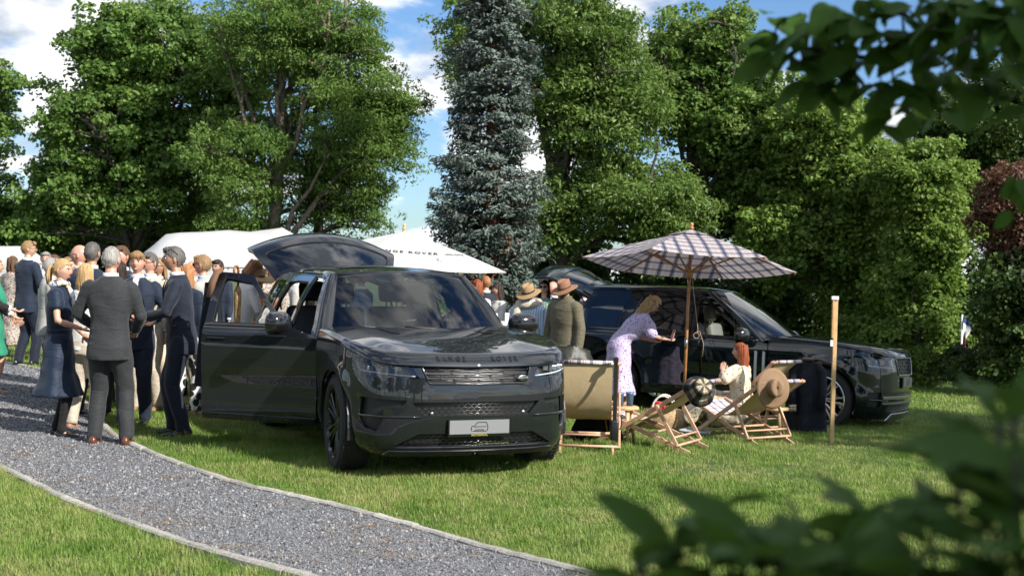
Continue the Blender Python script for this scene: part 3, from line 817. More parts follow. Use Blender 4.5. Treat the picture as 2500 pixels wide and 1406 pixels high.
ER=[gp(*p) for p in [(20,868),(100,905),(185,965),(262,1050),(319,1086),(435,1135),(580,1184),(812,1237),(986,1283),(1160,1335),(1392,1393),(1620,1450),(1900,1520)]]
EL=[gp(*p) for p in [(-700,960),(-400,1010),(-150,1090),(0,1144),(87,1187),(174,1228),(290,1274),(406,1315),(493,1344),(580,1370),(696,1399),(860,1446),(1150,1530)]]
ER=[Vector((-9.5,23,0)),Vector((-8.6,20.5,0))]+ER[1:]
er=catmull([(p.x,p.y) for p in ER],10); el=catmull([(p.x,p.y) for p in EL],10)
PATH=np.vstack([er,el[::-1]])
# close the polygon on the left beyond the frame
PATH=np.vstack([er,el[::-1],[[-14,16],[-15,24]]])
def path_mat():
    m=bpy.data.materials.new('gravel_bed'); m.use_nodes=True; t=m.node_tree; b=t.nodes['Principled BSDF']; b.inputs['Roughness'].default_value=.9
    tc=N(t,'ShaderNodeTexCoord'); v=N(t,'ShaderNodeTexVoronoi',i_Scale=95.0); L(t,tc.outputs['Object'],v.inputs['Vector'])
    r=ramp(t,v.outputs['Color'],[(.0,(.05,.052,.058)),(.5,(.15,.154,.165)),(1,(.32,.32,.33))])
    n=N(t,'ShaderNodeTexNoise',i_Scale=1.6,i_Detail=5.0); L(t,tc.outputs['Object'],n.inputs['Vector'])
    n3=N(t,'ShaderNodeTexNoise',i_Scale=9.0,i_Detail=5.0); L(t,tc.outputs['Object'],n3.inputs['Vector'])
    ml=N(t,'ShaderNodeMath',operation='MULTIPLY'); L(t,n.outputs[0],ml.inputs[0]); L(t,n3.outputs[0],ml.inputs[1])
    k=ramp(t,ml.outputs[0],[(.31,(0,0,0)),(.40,(1,1,1))])
    mx=N(t,'ShaderNodeMix',data_type='RGBA'); L(t,k.outputs[0],mx.inputs[0]); L(t,r.outputs[0],mx.inputs[6]); mx.inputs[7].default_value=(.16,.105,.06,1)
    L(t,mx.outputs[2],b.inputs['Base Color'])
    bp=N(t,'ShaderNodeBump'); bp.inputs['Strength'].default_value=1; bp.inputs['Distance'].default_value=.012; L(t,v.outputs['Distance'],bp.inputs['Height']); bp.invert=True; L(t,bp.outputs[0],b.inputs['Normal'])
    return m
o=panel('gravel_path',[PATH],lambda ab:np.stack([ab[:,0],ab[:,1],Gz(ab[:,0],ab[:,1])+.012],1),path_mat(),None,.35,0,(0,12,-50),.2); tag(o,kind='structure')
# ---- stone edging
M_kerb=pm('edging_granite',(.38,.365,.34),.85,noise=(45,.35),bump=(120,.6,.006))
def _kv():
    t=M_kerb.node_tree; b=t.nodes['Principled BSDF']; src=b.inputs['Base Color'].links[0].from_socket; oi=N(t,'ShaderNodeObjectInfo'); r=ramp(t,oi.outputs['Random'],[(0,(.62,.62,.62)),(1,(1.08,1.06,1.02))]); mx=N(t,'ShaderNodeMix',data_type='RGBA',blend_type='MULTIPLY'); mx.inputs[0].default_value=1; L(t,src,mx.inputs[6]); L(t,r.outputs[0],mx.inputs[7]); L(t,mx.outputs[2],b.inputs['Base Color'])
_kv()
def edging(line, lab, side):
    root=empty('path_edging',(0,0,0),label=lab,cat='edging',group='stone edging of the gravel path')
    seg=np.linalg.norm(np.diff(line,axis=0),axis=1); S=np.concatenate([[0],np.cumsum(seg)]); s=0; tot=S[-1]
    while s<tot-.1:
        ln=random.uniform(.34,.62); e=min(s+ln,tot); n=5; V=[];F=[]
        for i in range(n):
            u=s+.007+(e-s-.014)*i/(n-1); x=np.interp(u,S,line[:,0]); y=np.interp(u,S,line[:,1])
            x2=np.interp(u+.02,S,line[:,0]); y2=np.interp(u+.02,S,line[:,1]); x1=np.interp(u-.02,S,line[:,0]); y1=np.interp(u-.02,S,line[:,1])
            d=Vector((x2-x1,y2-y1,0)).normalized(); nn=Vector((-d.y,d.x,0)); z=float(Gz(x,y)); w=.036+random.uniform(-.004,.004); h=.034+random.uniform(-.004,.004)
            c=Vector((x,y,z))+nn*random.uniform(-.003,.003)
            V+=[c-nn*w+Vector((0,0,-.05)),c-nn*w+Vector((0,0,h-.012)),c-nn*(w-.014)+Vector((0,0,h)),c+nn*(w-.014)+Vector((0,0,h)),c+nn*w+Vector((0,0,h-.012)),c+nn*w+Vector((0,0,-.05))]
        for i in range(n-1):
            for j in range(5): F.append((i*6+j,i*6+j+1,(i+1)*6+j+1,(i+1)*6+j))
        F+=[(5,4,3,2,1,0),tuple(range((n-1)*6,n*6))]
        mesh('edging_stone',V,F,M_kerb,root); s=e
edging(er,'pale stone edging between gravel path and the lawn with the cars',1)
edging(el,'pale stone edging along the lower grass strip, opposite the cars',-1)
# ---- instancing by geometry nodes (grass, gravel)
def scatter(name, pts, rot, sc, variants, kind='stuff', label=None, cat=None):
    me=bpy.data.meshes.new(name); me.vertices.add(len(pts)); me.vertices.foreach_set('co',np.asarray(pts,np.float32).ravel())
    a=me.attributes.new('rot','FLOAT_VECTOR','POINT'); a.data.foreach_set('vector',np.asarray(rot,np.float32).ravel())
    a=me.attributes.new('sc','FLOAT_VECTOR','POINT'); a.data.foreach_set('vector',np.asarray(sc,np.float32).ravel())
    o=link(bpy.data.objects.new(name,me)); o['kind']=kind
    if label: o['label']=label
    if cat: o['category']=cat
    g=bpy.data.node_groups.new(name,'GeometryNodeTree')
    g.interface.new_socket('Geometry',in_out='INPUT',socket_type='NodeSocketGeometry'); g.interface.new_socket('Geometry',in_out='OUTPUT',socket_type='NodeSocketGeometry')
    gi=g.nodes.new('NodeGroupInput'); go=g.nodes.new('NodeGroupOutput'); ip=g.nodes.new('GeometryNodeInstanceOnPoints')
    g.links.new(gi.outputs[0],ip.inputs['Points'])
    jn=g.nodes.new('GeometryNodeJoinGeometry')
    for v in variants:
        oi=g.nodes.new('GeometryNodeObjectInfo'); oi.inputs['Object'].default_value=v; oi.inputs['As Instance'].default_value=True
        g.links.new(oi.outputs['Geometry'],jn.inputs[0])
    g.links.new(jn.outputs[0],ip.inputs['Instance']); ip.inputs['Pick Instance'].default_value=True
    ri=g.nodes.new('FunctionNodeRandomValue'); ri.data_type='INT'; ri.inputs[4].default_value=0; ri.inputs[5].default_value=len(variants)-1
    g.links.new(ri.outputs[2],ip.inputs['Instance Index'])
    for nm,sock in (('rot','Rotation'),('sc','Scale')):
        na=g.nodes.new('GeometryNodeInputNamedAttribute'); na.data_type='FLOAT_VECTOR'; na.inputs[0].default_value=nm
        src=na.outputs[0]
        if nm=='rot':
            er_=g.nodes.new('FunctionNodeEulerToRotation'); g.links.new(src,er_.inputs[0]); src=er_.outputs[0]
        g.links.new(src,ip.inputs[sock])
    g.links.new(ip.outputs[0],go.inputs[0])
    md=o.modifiers.new('scatter','NODES'); md.node_group=g
    return o
def proto(name, V, F, mat):
    me=bpy.data.meshes.new(name); me.from_pydata([tuple(map(float,p)) for p in V],[],F); me.materials.append(mat); me.update()
    return bpy.data.objects.new(name,me)
def grass_mat():
    m=bpy.data.materials.new('grass_blade'); m.use_nodes=True; t=m.node_tree; b=t.nodes['Principled BSDF']; b.inputs['Roughness'].default_value=.55; b.inputs['Specular IOR Level'].default_value=.3
    oi=N(t,'ShaderNodeObjectInfo'); ge=N(t,'ShaderNodeNewGeometry')
    n=N(t,'ShaderNodeTexNoise',i_Scale=1.3,i_Detail=7.0,i_Roughness=.78); L(t,ge.outputs['Position'],n.inputs['Vector'])
    n2=N(t,'ShaderNodeTexNoise',i_Scale=5.0,i_Detail=3.0); L(t,ge.outputs['Position'],n2.inputs['Vector'])
    a=N(t,'ShaderNodeMath',operation='MULTIPLY_ADD'); a.inputs[1].default_value=.30; L(t,oi.outputs['Random'],a.inputs[0]); L(t,n.outputs[0],a.inputs[2])
    n4=N(t,'ShaderNodeTexNoise',i_Scale=.38,i_Detail=2.0); L(t,ge.outputs['Position'],n4.inputs['Vector']); a4=N(t,'ShaderNodeMath',operation='MULTIPLY_ADD'); a4.inputs[1].default_value=.45; a4.inputs[2].default_value=-.225; L(t,n4.outputs[0],a4.inputs[0]); a5=N(t,'ShaderNodeMath',operation='ADD'); L(t,a.outputs[0],a5.inputs[0]); L(t,a4.outputs[0],a5.inputs[1]); a=a5
    a2=N(t,'ShaderNodeMath',operation='MULTIPLY_ADD'); a2.inputs[1].default_value=.35; L(t,n2.outputs[0],a2.inputs[0]); L(t,a.outputs[0],a2.inputs[2])
    r=ramp(t,a2.outputs[0],[(.50,(.052,.132,.016)),(.68,(.135,.240,.036)),(.83,(.215,.315,.068)),(1.0,(.36,.37,.14))])
    L(t,r.outputs[0],b.inputs['Base Color'])
    tr=N(t,'ShaderNodeBsdfTranslucent'); L(t,r.outputs[0],tr.inputs[0]); mx=N(t,'ShaderNodeMixShader'); mx.inputs[0].default_value=.35
    L(t,b.outputs[0],mx.inputs[1]); L(t,tr.outputs[0],mx.inputs[2]); L(t,mx.outputs[0],t.nodes['Material Output'].inputs[0])
    return m
M_grass=grass_mat()
def clump(seed, n, rad, h, w):
    r=np.random.default_rng(seed); V=[];F=[]
    for i in range(n):
        a=r.uniform(0,6.28); q=rad*math.sqrt(r.uniform()); x,y=q*math.cos(a),q*math.sin(a); hh=h*r.uniform(.55,1.25); b=r.uniform(0,6.28); ln=r.uniform(.15,.75)*hh
        d=np.array([math.cos(b),math.sin(b),0]); s=np.array([-d[1],d[0],0])*w*r.uniform(.7,1.2)
        p=np.array([x,y,-.005]); p1=p+d*ln*.35+np.array([0,0,hh*.6]); p2=p+d*ln+np.array([0,0,hh])
        k=len(V); V+=[p-s,p+s,p1+s*.8,p1-s*.8,p2]; F+=[(k,k+1,k+2,k+3),(k+3,k+2,k+4)]
    return V,F
def build_grass():
    cl=[proto('grass_clump',*clump(i,40,.12,.042,.0023),M_grass) for i in range(4)]
    cl2=[proto('grass_clump_far',*clump(20+i,40,.22,.062,.0055),M_grass) for i in range(3)]
    r=RNG
    def pts(n,y0,y1,pad=2.2):
        y=np.sqrt(r.uniform(y0*y0,y1*y1,n)); hw=y*1250/CF+pad; x=r.uniform(-1,1,n)*hw
        return np.stack([x,y],1)
    def keep(p, mrg=.09):
        m=~inside(p,PATH)
        for ln in (er,el):
            d=np.min(np.linalg.norm(p[:,None]-ln[None,::2],axis=2),axis=1); m&=d>mrg
        return p[m]
    A=np.vstack([pts(16500,5.6,11),pts(13500,11,17)])
    A=keep(A); z=Gz(A[:,0],A[:,1]); n=len(A)
    hn=.60+.6*r.uniform(size=n)**1.5+.30*np.sin(A[:,0]*2.1)*np.sin(A[:,1]*1.7+1)+.25*np.sin(A[:,0]*5.3+A[:,1]*2)*np.sin(A[:,1]*4.1)+(r.uniform(size=n)<.04)*.6; hn=np.maximum(hn,.3)
    scatter('lawn_grass',np.c_[A,z],np.c_[r.uniform(-.12,.12,(n,2)),r.uniform(0,6.28,n)],np.c_[np.ones(n),np.ones(n),hn],cl)
    A=keep(pts(12500,16.5,42,3.0)); z=Gz(A[:,0],A[:,1]); n=len(A); s=np.interp(A[:,1],[16,40],[.95,1.7])
    scatter('lawn_grass_beyond',np.c_[A,z],np.c_[r.uniform(-.1,.1,(n,2)),r.uniform(0,6.28,n)],np.c_[s,s,.8+.4*r.uniform(size=n)],cl2)
    # tufts along the edging and under the cars' shade
    E=[]
    for ln,sg in ((er,1),(el,-1)):
        for p,q in zip(ln[:-1],ln[1:]):
            d=q-p; l_=np.linalg.norm(d); nn=np.array([d[1],-d[0]])/l_*-1
            for _ in range(int(l_*26)):
                E.append(p+d*r.uniform()+nn*sg*r.uniform(.015,.12))
    E=np.array(E); n=len(E)
    E=E[(~inside(E,PATH))]; n=len(E)
    scatter('edge_grass',np.c_[E,Gz(E[:,0],E[:,1])],np.c_[r.uniform(-.3,.3,(n,2)),r.uniform(0,6.28,n)],np.c_[np.full(n,.45),np.full(n,.45),r.uniform(.6,1.3,n)],cl)
    # longer tufts round the near car's wheels
    T=[]
    for c0 in (gp(830,1140),gp(1325,1132),gp(560,1075),gp(640,1090),gp(1480,1090),gp(1600,1090),gp(700,1120)):
        for _ in range(60):
            a=r.uniform(0,6.28); q=abs(r.normal(0,.28)); T.append((c0.x+q*math.cos(a)*1.3,c0.y+q*math.sin(a)))
    T=np.array(T); n=len(T); scatter('grass_tufts',np.c_[T,Gz(T[:,0],T[:,1])],np.c_[r.uniform(-.2,.2,(n,2)),r.uniform(0,6.28,n)],np.c_[np.full(n,.8),np.full(n,.8),r.uniform(1.2,2.1,n)],cl)
def build_gravel():
    r=RNG; cols=[(.075,.078,.087),(.14,.145,.157),(.20,.205,.215),(.29,.29,.30)]; st=[]
    for i in range(6):
        bm=bmesh.new(); bmesh.ops.create_icosphere(bm,subdivisions=1,radius=1)
        for v in bm.verts: v.co*=r.uniform(.65,1.15); v.co.z*=.7
        V=[v.co.copy() for v in bm.verts]; bm.verts.index_update(); F=[tuple(v.index for v in f.verts) for f in bm.faces]; bm.free()
        st.append(proto('gravel_stone',V,F,pm('gravel_%d'%(i%4),cols[i%4],.85)))
    lo,hi=PATH.min(0),PATH.max(0); lo=np.maximum(lo,[-10,5.5]); hi=np.minimum(hi,[4,19])
    P=r.uniform(lo,hi,(300000,2)); 
    P=P[np.abs(P[:,0])<P[:,1]*1250/CF+1.2]; d=r.uniform(size=len(P)); P=P[d<np.interp(P[:,1],[7,12,19],[1,.8,.35])]
    P=P[inside(P,PATH)]; n=len(P); s=r.lognormal(math.log(.0060),.35,n)*np.interp(P[:,1],[7,18],[1,1.4])
    z=Gz(P[:,0],P[:,1])+.012+s*.25
    scatter('gravel',np.c_[P,z],r.uniform(0,6.28,(n,3)),np.c_[s,s,s],st)
    # dry straw and pine needles lying in drifts
    V=[];F=[]
    cs=[gp(*p) for p in [(30,1130),(90,1160),(150,1180),(230,1230),(350,1250),(300,1260),(440,1280),(390,1290),(500,1350),(570,1345),(690,1240),(520,1185),(440,1170),(890,1320),(930,1330),(1000,1370),(720,1375),(880,1295)]]
    for c0 in cs:
        for _ in range(34):
            p=np.array([c0.x,c0.y])+r.normal(0,[.16,.07],2); 
            a=r.uniform(0,3.14); l=r.uniform(.03,.09); dx,dy=math.cos(a)*l,math.sin(a)*l; zz=float(Gz(*p))+.026+r.uniform(0,.01); w=.0028
            k=len(V); V+=[(p[0]-dy/l*w,p[1]+dx/l*w,zz),(p[0]+dy/l*w,p[1]-dx/l*w,zz),(p[0]+dx,p[1]+dy,zz+r.uniform(-.006,.01))]; F.append((k,k+1,k+2))
    tag(mesh('dry_straw',V,F,pm('straw',(.30,.19,.09),.8)),kind='stuff')
build_grass(); build_gravel()
# ================================================================== trees
def leaf_mat(name, c0, c1, transl=.35, rough=.5, c2=None):
    m=bpy.data.materials.new(name); m.use_nodes=True; t=m.node_tree; b=t.nodes['Principled BSDF']; b.inputs['Roughness'].default_value=rough; b.inputs['Specular IOR Level'].default_value=.35
    ge=N(t,'ShaderNodeNewGeometry'); tc=N(t,'ShaderNodeTexCoord'); n=N(t,'ShaderNodeTexNoise',i_Scale=.55,i_Detail=3.0); L(t,tc.outputs['Object'],n.inputs['Vector'])
    a=N(t,'ShaderNodeMath',operation='MULTIPLY_ADD'); a.inputs[1].default_value=.5; L(t,ge.outputs['Random Per Island'],a.inputs[0]); 
    a0=N(t,'ShaderNodeMath',operation='MULTIPLY'); a0.inputs[1].default_value=.75; L(t,n.outputs[0],a0.inputs[0]); L(t,a0.outputs[0],a.inputs[2])
    st=[(.25,c0),(.80,c1)]
    if c2: st.append((.93,c2))
    r=ramp(t,a.outputs[0],st); L(t,r.outputs[0],b.inputs['Base Color'])
    tr=N(t,'ShaderNodeBsdfTranslucent'); hs=N(t,'ShaderNodeHueSaturation'); hs.inputs['Value'].default_value=1.25; hs.inputs['Hue'].default_value=.485; L(t,r.outputs[0],hs.inputs['Color']); L(t,hs.outputs[0],tr.inputs[0])
    mx=N(t,'ShaderNodeMixShader'); mx.inputs[0].default_value=transl; L(t,b.outputs[0],mx.inputs[1]); L(t,tr.outputs[0],mx.inputs[2]); L(t,mx.outputs[0],t.nodes['Material Output'].inputs[0])
    return m
M_bark=pm('bark',(.055,.045,.036),.9,noise=(12,.5),bump=(25,1,.03))
M_barkl=pm('pale_bark',(.16,.125,.095),.9,noise=(8,.5),bump=(25,1,.03))
M_barkr=pm('spruce_bark',(.13,.06,.035),.95,noise=(10,.5),bump=(30,1,.03))
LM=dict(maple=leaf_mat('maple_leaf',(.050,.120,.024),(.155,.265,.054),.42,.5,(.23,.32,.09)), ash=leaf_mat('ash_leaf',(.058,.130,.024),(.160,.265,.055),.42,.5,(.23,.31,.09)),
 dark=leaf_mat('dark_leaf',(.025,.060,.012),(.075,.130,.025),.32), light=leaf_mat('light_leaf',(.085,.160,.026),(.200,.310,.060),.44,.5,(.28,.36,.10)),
 walnut=leaf_mat('walnut_leaf',(.055,.120,.024),(.160,.255,.055),.40,.42,(.23,.30,.09)), red=leaf_mat('copper_leaf',(.06,.030,.018),(.17,.085,.05),.3), spruce=leaf_mat('spruce_needle',(.062,.090,.076),(.145,.186,.160),.14,.6,(.21,.25,.225)),
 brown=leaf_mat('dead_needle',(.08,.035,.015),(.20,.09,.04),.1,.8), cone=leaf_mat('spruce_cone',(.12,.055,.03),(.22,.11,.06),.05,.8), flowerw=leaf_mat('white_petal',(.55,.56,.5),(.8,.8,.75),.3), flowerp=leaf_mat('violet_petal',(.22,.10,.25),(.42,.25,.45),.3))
def leaves_np(P, Nn, size, asp, rng, droop=.25):
    """diamond leaves at P with normals Nn -> V,F (two folded quads share the midrib as one quad)"""
    n=len(P); t=rng.normal(size=(n,3)); t[:,2]-=droop*2
    t-= (t*Nn).sum(1)[:,None]*Nn; t/=np.linalg.norm(t,axis=1)[:,None]+1e-9
    s=np.cross(Nn,t); sz=size*rng.uniform(.6,1.25,n)[:,None]
    a=P-t*sz*.5; b=P+s*sz*.5*asp+Nn*sz*.10-t*sz*.08; c=P+t*sz*.55; d=P-s*sz*.5*asp+Nn*sz*.10-t*sz*.08
    V=np.stack([a,b,c,d],1).reshape(-1,3); F=np.arange(4*n).reshape(n,4); return V,F
def tree(name, label, base, height, blobs, K, per, leaf, mat, bark, seed, trunk_r=.28, asp=.8, clump_r=.85, limbs=8, lean=(0,0), group=None, flat=.82, droop=.25, trunk_top=.8, low=0.0, cat='tree'):
    """blobs: list of (dx,dy,z,rx,ry,rz) ellipsoids relative to base, in metres"""
    r=np.random.default_rng(seed); root=empty(name,base,0,label,cat,group)
    B=np.array(blobs,float); vol=B[:,3]*B[:,4]*B[:,5]; 
    C=[];tries=0
    while len(C)<K and tries<K*30:
        tries+=1
        b=B[r.choice(len(B),p=vol/vol.sum())]; d=r.normal(size=3); d/=np.linalg.norm(d); q=r.uniform()**.42
        p=b[:3]+d*b[3:]*q
        if p[2]<low: continue
        C.append(p)
    for _ in range(int(K*.34)):
        b=B[r.choice(len(B),p=vol/vol.sum())]; d=r.normal(size=3); d/=np.linalg.norm(d); d[2]=abs(d[2])*.8+d[2]*.2; p=b[:3]+d*b[3:]*r.uniform(1.0,1.24)
        if p[2]>low+.4: C.append(p)
    nC=len(C)
    C=np.array(C); ctr=(B[:,:3]*vol[:,None]).sum(0)/vol.sum()
    P=[];NN=[]
    for ic,c in enumerate(C):
        R=clump_r*r.uniform(.65,1.3)*(.6 if ic>=K else 1); n=int(per*r.uniform(.7,1.3)*(R/clump_r)**2)
        d=r.normal(size=(n,3)); d[:,2]=np.where(r.uniform(size=n)<.70,np.abs(d[:,2]),d[:,2]); d/=np.linalg.norm(d,axis=1)[:,None]
        q=r.uniform(.58,1.06,n)[:,None]; sc=np.array([r.uniform(.8,1.25),r.uniform(.8,1.25),flat])
        wob=1+.25*np.sin(d[:,:1]*5+c[0])*np.cos(d[:,1:2]*4+c[1])
        p=c+d*q*R*sc*wob; 
        nn=d*.5+np.array([0,0,.45])+r.normal(size=(n,3))*.55; nn/=np.linalg.norm(nn,axis=1)[:,None]
        P.append(p);NN.append(nn)
    P=np.vstack(P);NN=np.vstack(NN)
    V,F=leaves_np(P,NN,leaf,asp,r,droop)
    cr=fastmesh('crown',V,F,mat,root); cr['kind']='stuff'
    # trunk, limbs, twigs
    k=MB(); top=np.array([lean[0],lean[1],height*trunk_top]); 
    tp=[]
    for i in range(9):
        t=i/8; tp.append(np.array([lean[0]*t*t+.12*math.sin(t*5+seed),lean[1]*t*t+.12*math.cos(t*4+seed),-.3+(height*trunk_top+.3)*t]))
    k.tube(tp,[trunk_r*(1.25 if i==0 else 1)*(1-.8*(i/8)) for i in range(9)],9)
    skel=list(tp[2:])
    for i in range(limbs):
        h=r.uniform(.18,.75); s0=np.array([np.interp(h*8,range(9),[q[j] for q in tp]) for j in range(3)])
        tgt=C[r.integers(len(C))]; 
        if tgt[2]<s0[2]-.5: tgt=tgt+np.array([0,0,2.0])
        pts=[s0+(tgt-s0)*t+np.array([0,0,.9*math.sin(t*3.1)*.6])+r.normal(size=3)*.12*(t>0) for t in np.linspace(0,1,6)]
        k.tube(pts,[trunk_r*.42*(1-h*.5)*(1-.82*t) for t in np.linspace(0,1,6)],7); skel+=pts
    S=np.array(skel)
    for c in C[::4]:
        j=np.argmin(np.linalg.norm(S-c,axis=1)+np.maximum(0,S[:,2]-c[2])*.8); a=S[j]
        pts=[a+(c-a)*t+np.array([0,0,.15*math.sin(3.14*t)])+r.normal(size=3)*.05*(0<t<1) for t in (0,.35,.7,1)]
        k.tube(pts,[.055,.04,.028,.012],5,caps=False)
    k.build('trunk',bark,root,True)
    return root
def px_tree(px0, px1, ytop, ybot, depth):
    """crown extents in photo pixels at a depth -> centre x, half width, z top, z bottom"""
    a=at(px0,ytop,depth); b=at(px1,ybot,depth); m=at(.5*(px0+px1),.5*(ytop+ybot),depth)
    return m.x,.5*(b.x-a.x),at(.5*(px0+px1),ytop,depth).z,at(.5*(px0+px1),ybot,depth).z
def mk(name,label,rects,depth,trunk_px,height,K,per,leaf,mat,bark,seed,**kw):
    leaf*=.62; per=int(per*.60); K=int(K*2.25); kw['clump_r']=kw.get('clump_r',.85)*.55
    """rects: photo boxes (x0,x1,y0,y1[,depth offset]) that the crown's masses fill at this depth"""
    tx=at(trunk_px,600,depth).x; bz=float(Gz(tx,depth)); blobs=[]
    for q in rects:
        do=q[4] if len(q)>4 else 0
        x,hw,zt,zb=px_tree(q[0],q[1],q[2],q[3],depth+do); blobs.append((x-tx,do,.5*(zt+zb)-bz,hw*.95,min(hw*.95,2.6),.5*(zt-zb)*.95))
    return tree(name,label,(tx,depth,bz),height,blobs,K,per,leaf,mat,bark,seed,**kw)
def spruce(base, H, seed=5):
    r=np.random.default_rng(seed); root=empty('blue_spruce',base,0,'tall blue-grey spruce with brown dead needles low on its trunk','tree')
    k=MB(); k.tube([(0,0,-.2),(.05,0,H*.5),(0,0,H)],[.24,.16,.02],9); P=[];NN=[];PB=[];NB=[];PC=[];NC=[]
    z=.5
    while z<H-.3:
        f=1-z/H; Rm=(.45+1.05*f**.9)*r.uniform(.72,1.20); nb=int(8+5*f)
        for i in range(nb):
            a=r.uniform(0,6.28); R=Rm*r.uniform(.65,1.12); d=np.array([math.cos(a),math.sin(a),0]); s=np.array([-d[1],d[0],0]); zz=z+r.uniform(-.12,.12)
            pts=[np.array([0,0,zz])+d*R*t+np.array([0,0,-.30*R*t+.28*R*t*t]) for t in (0,.35,.7,1)]
            if r.uniform()<.5: k.tube(pts,[.03,.022,.014,.006],4,caps=False)
            n=int(125*R)+30
            t=r.uniform(.22,1.05,n)**.75; w=r.normal(0,.20,n)*(1.15-t*.4)
            p=np.array([0,0,zz])+d*(R*t)[:,None]+s*w[:,None]*1.0+np.stack([0*t,0*t,-.30*R*t+.28*R*t*t-np.abs(w)*.35-np.abs(r.normal(0,.09,n))],1)
            nn=np.array([0,0,.9])+d*.5+r.normal(size=(n,3))*.45; nn/=np.linalg.norm(nn,axis=1)[:,None]
            dead=(z<4.3)&(d[1]<0.2)&(r.uniform()<(.62 if R*0.5<1.2 else .3))&(abs(d[0])<.85)
            if dead: m=t<.62; PB.append(p[m]);NB.append(nn[m]); P.append(p[~m]);NN.append(nn[~m])
            else: P.append(p);NN.append(nn)
            if z>H*.66 and r.uniform()<.22:
                q=p[-5:]; PC.append(q-np.array([0,0,.08])); NC.append(nn[-5:])
        z+=.17+.06*f
    k.build('trunk',M_barkr,root,True)
    def lay(nm,P,NN,size,asp,mt,dr):
        V,F=leaves_np(np.vstack(P),np.vstack(NN),size,asp,r,dr); o=fastmesh(nm,V,F,mt,root); o['kind']='stuff'
    lay('crown',P,NN,.125,.42,LM['spruce'],.25); lay('dead_needles',PB,NB,.17,.30,LM['brown'],.5); lay('cones',PC,NC,.14,.38,LM['cone'],3.0)
    return root
def build_trees():
    G='trees at the back of the lawn'
    mk('maple_tree','sparse maple branches reaching in beside the large rounded maple',[(-330,20,60,620),(-60,90,300,330),(-60,130,200,240),(-120,60,430,600),(-60,40,150,260)],35,-180,11,90,300,.20,LM['maple'],M_bark,21,group=G,clump_r=.75)
    mk('maple_tree','large rounded maple with dense yellow-green foliage behind the crowd',[(200,520,-15,330),(90,440,190,480),(60,330,380,610),(250,560,300,600),(430,640,80,420),(150,330,60,220),(0,160,540,640)],34,330,10.4,235,330,.20,LM['maple'],M_bark,22,group=G,clump_r=.80)
    mk('ash_tree','tall light green ash with a pale forked trunk above the white tent',[(480,800,-25,240),(600,930,-25,230),(720,1000,120,420),(460,720,280,520),(560,720,420,610),(500,620,480,620),(620,800,220,430,1.2),(680,860,420,590,1.2),(820,1035,160,470)],31,668,10.2,225,330,.17,LM['ash'],M_barkl,23,group=G,clump_r=.72,asp=.42,flat=.75,droop=.6,trunk_r=.24,limbs=12)
    mk('ash_tree','smaller dark-trunked ash beside the tall pale-trunked one',[(760,960,400,590),(700,900,330,520),(860,1010,240,430),(880,980,470,610),(800,900,520,610)],32,765,8.5,62,260,.17,LM['ash'],M_bark,24,group=G,clump_r=.68,asp=.42,flat=.75,droop=.6,trunk_r=.2)
    s=at(1192,700,26.5); spruce((s.x,26.5,float(Gz(s.x,26.5))),9.6)
    mk('walnut_tree','tall dense green tree directly right of the blue spruce',[(1060,1300,-20,130),(1250,1560,-25,260),(1300,1620,100,480),(1080,1260,60,260),(1400,1700,380,640),(1240,1480,420,640),(1550,1740,420,700)],31,1360,10.2,250,330,.19,LM['walnut'],M_bark,25,group=G,clump_r=.80,asp=.5,droop=.5,limbs=10)
    mk('lime_tree','rounded green lime tree with dark limbs between walnut and maple',[(1590,1860,20,300),(1640,1960,180,460),(1720,1990,330,620),(1560,1740,150,360)],33,1690,11,190,330,.19,LM['ash'],M_bark,26,group=G,clump_r=.80,limbs=10)
    mk('maple_tree','broad maple sloping down behind the bonnet of the dark green car',[(1870,2130,200,480),(1930,2230,340,640),(1960,2200,560,760),(2000,2180,680,900),(1800,2010,480,720)],31,2080,9,205,330,.19,LM['light'],M_bark,27,group=G,clump_r=.76)
    mk('maple_tree','low bright yellow-green maple at the edge of the lawn',[(2130,2360,350,560),(2180,2380,500,700),(2130,2330,620,830),(2080,2330,760,900),(2180,2310,880,945)],28.5,2283,6.6,150,360,.17,LM['light'],M_bark,28,group=G,clump_r=.66,trunk_r=.2)
    mk('lime_tree','tall dark tree rising behind the bright yellow-green maple',[(2230,2560,200,460),(2300,2600,380,660),(2360,2620,130,340)],36,2430,11,130,330,.21,LM['dark'],M_bark,29,group=G,clump_r=.9)
    mk('copper_shrub','copper-brown leaved shrub above the dark hedge corner',[(2390,2560,400,600),(2420,2560,540,700)],25.5,2490,4.4,36,320,.14,LM['red'],M_bark,30,group='shrubs at the lawn edge',clump_r=.55,trunk_r=.10,cat='shrub')
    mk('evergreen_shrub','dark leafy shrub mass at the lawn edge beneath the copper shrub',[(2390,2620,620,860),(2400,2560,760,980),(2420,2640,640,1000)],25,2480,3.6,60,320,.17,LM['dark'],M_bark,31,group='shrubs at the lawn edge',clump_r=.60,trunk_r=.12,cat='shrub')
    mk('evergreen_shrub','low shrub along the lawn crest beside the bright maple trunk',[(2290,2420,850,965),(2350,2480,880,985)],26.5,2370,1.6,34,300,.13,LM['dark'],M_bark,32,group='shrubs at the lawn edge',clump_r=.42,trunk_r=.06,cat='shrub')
    mk('evergreen_shrub','sunlit low shrub beside the front of the dark green car',[(2215,2285,850,960)],27.5,2250,1.8,22,300,.13,LM['light'],M_bark,33,group='shrubs at the lawn edge',clump_r=.42,trunk_r=.06,cat='shrub')
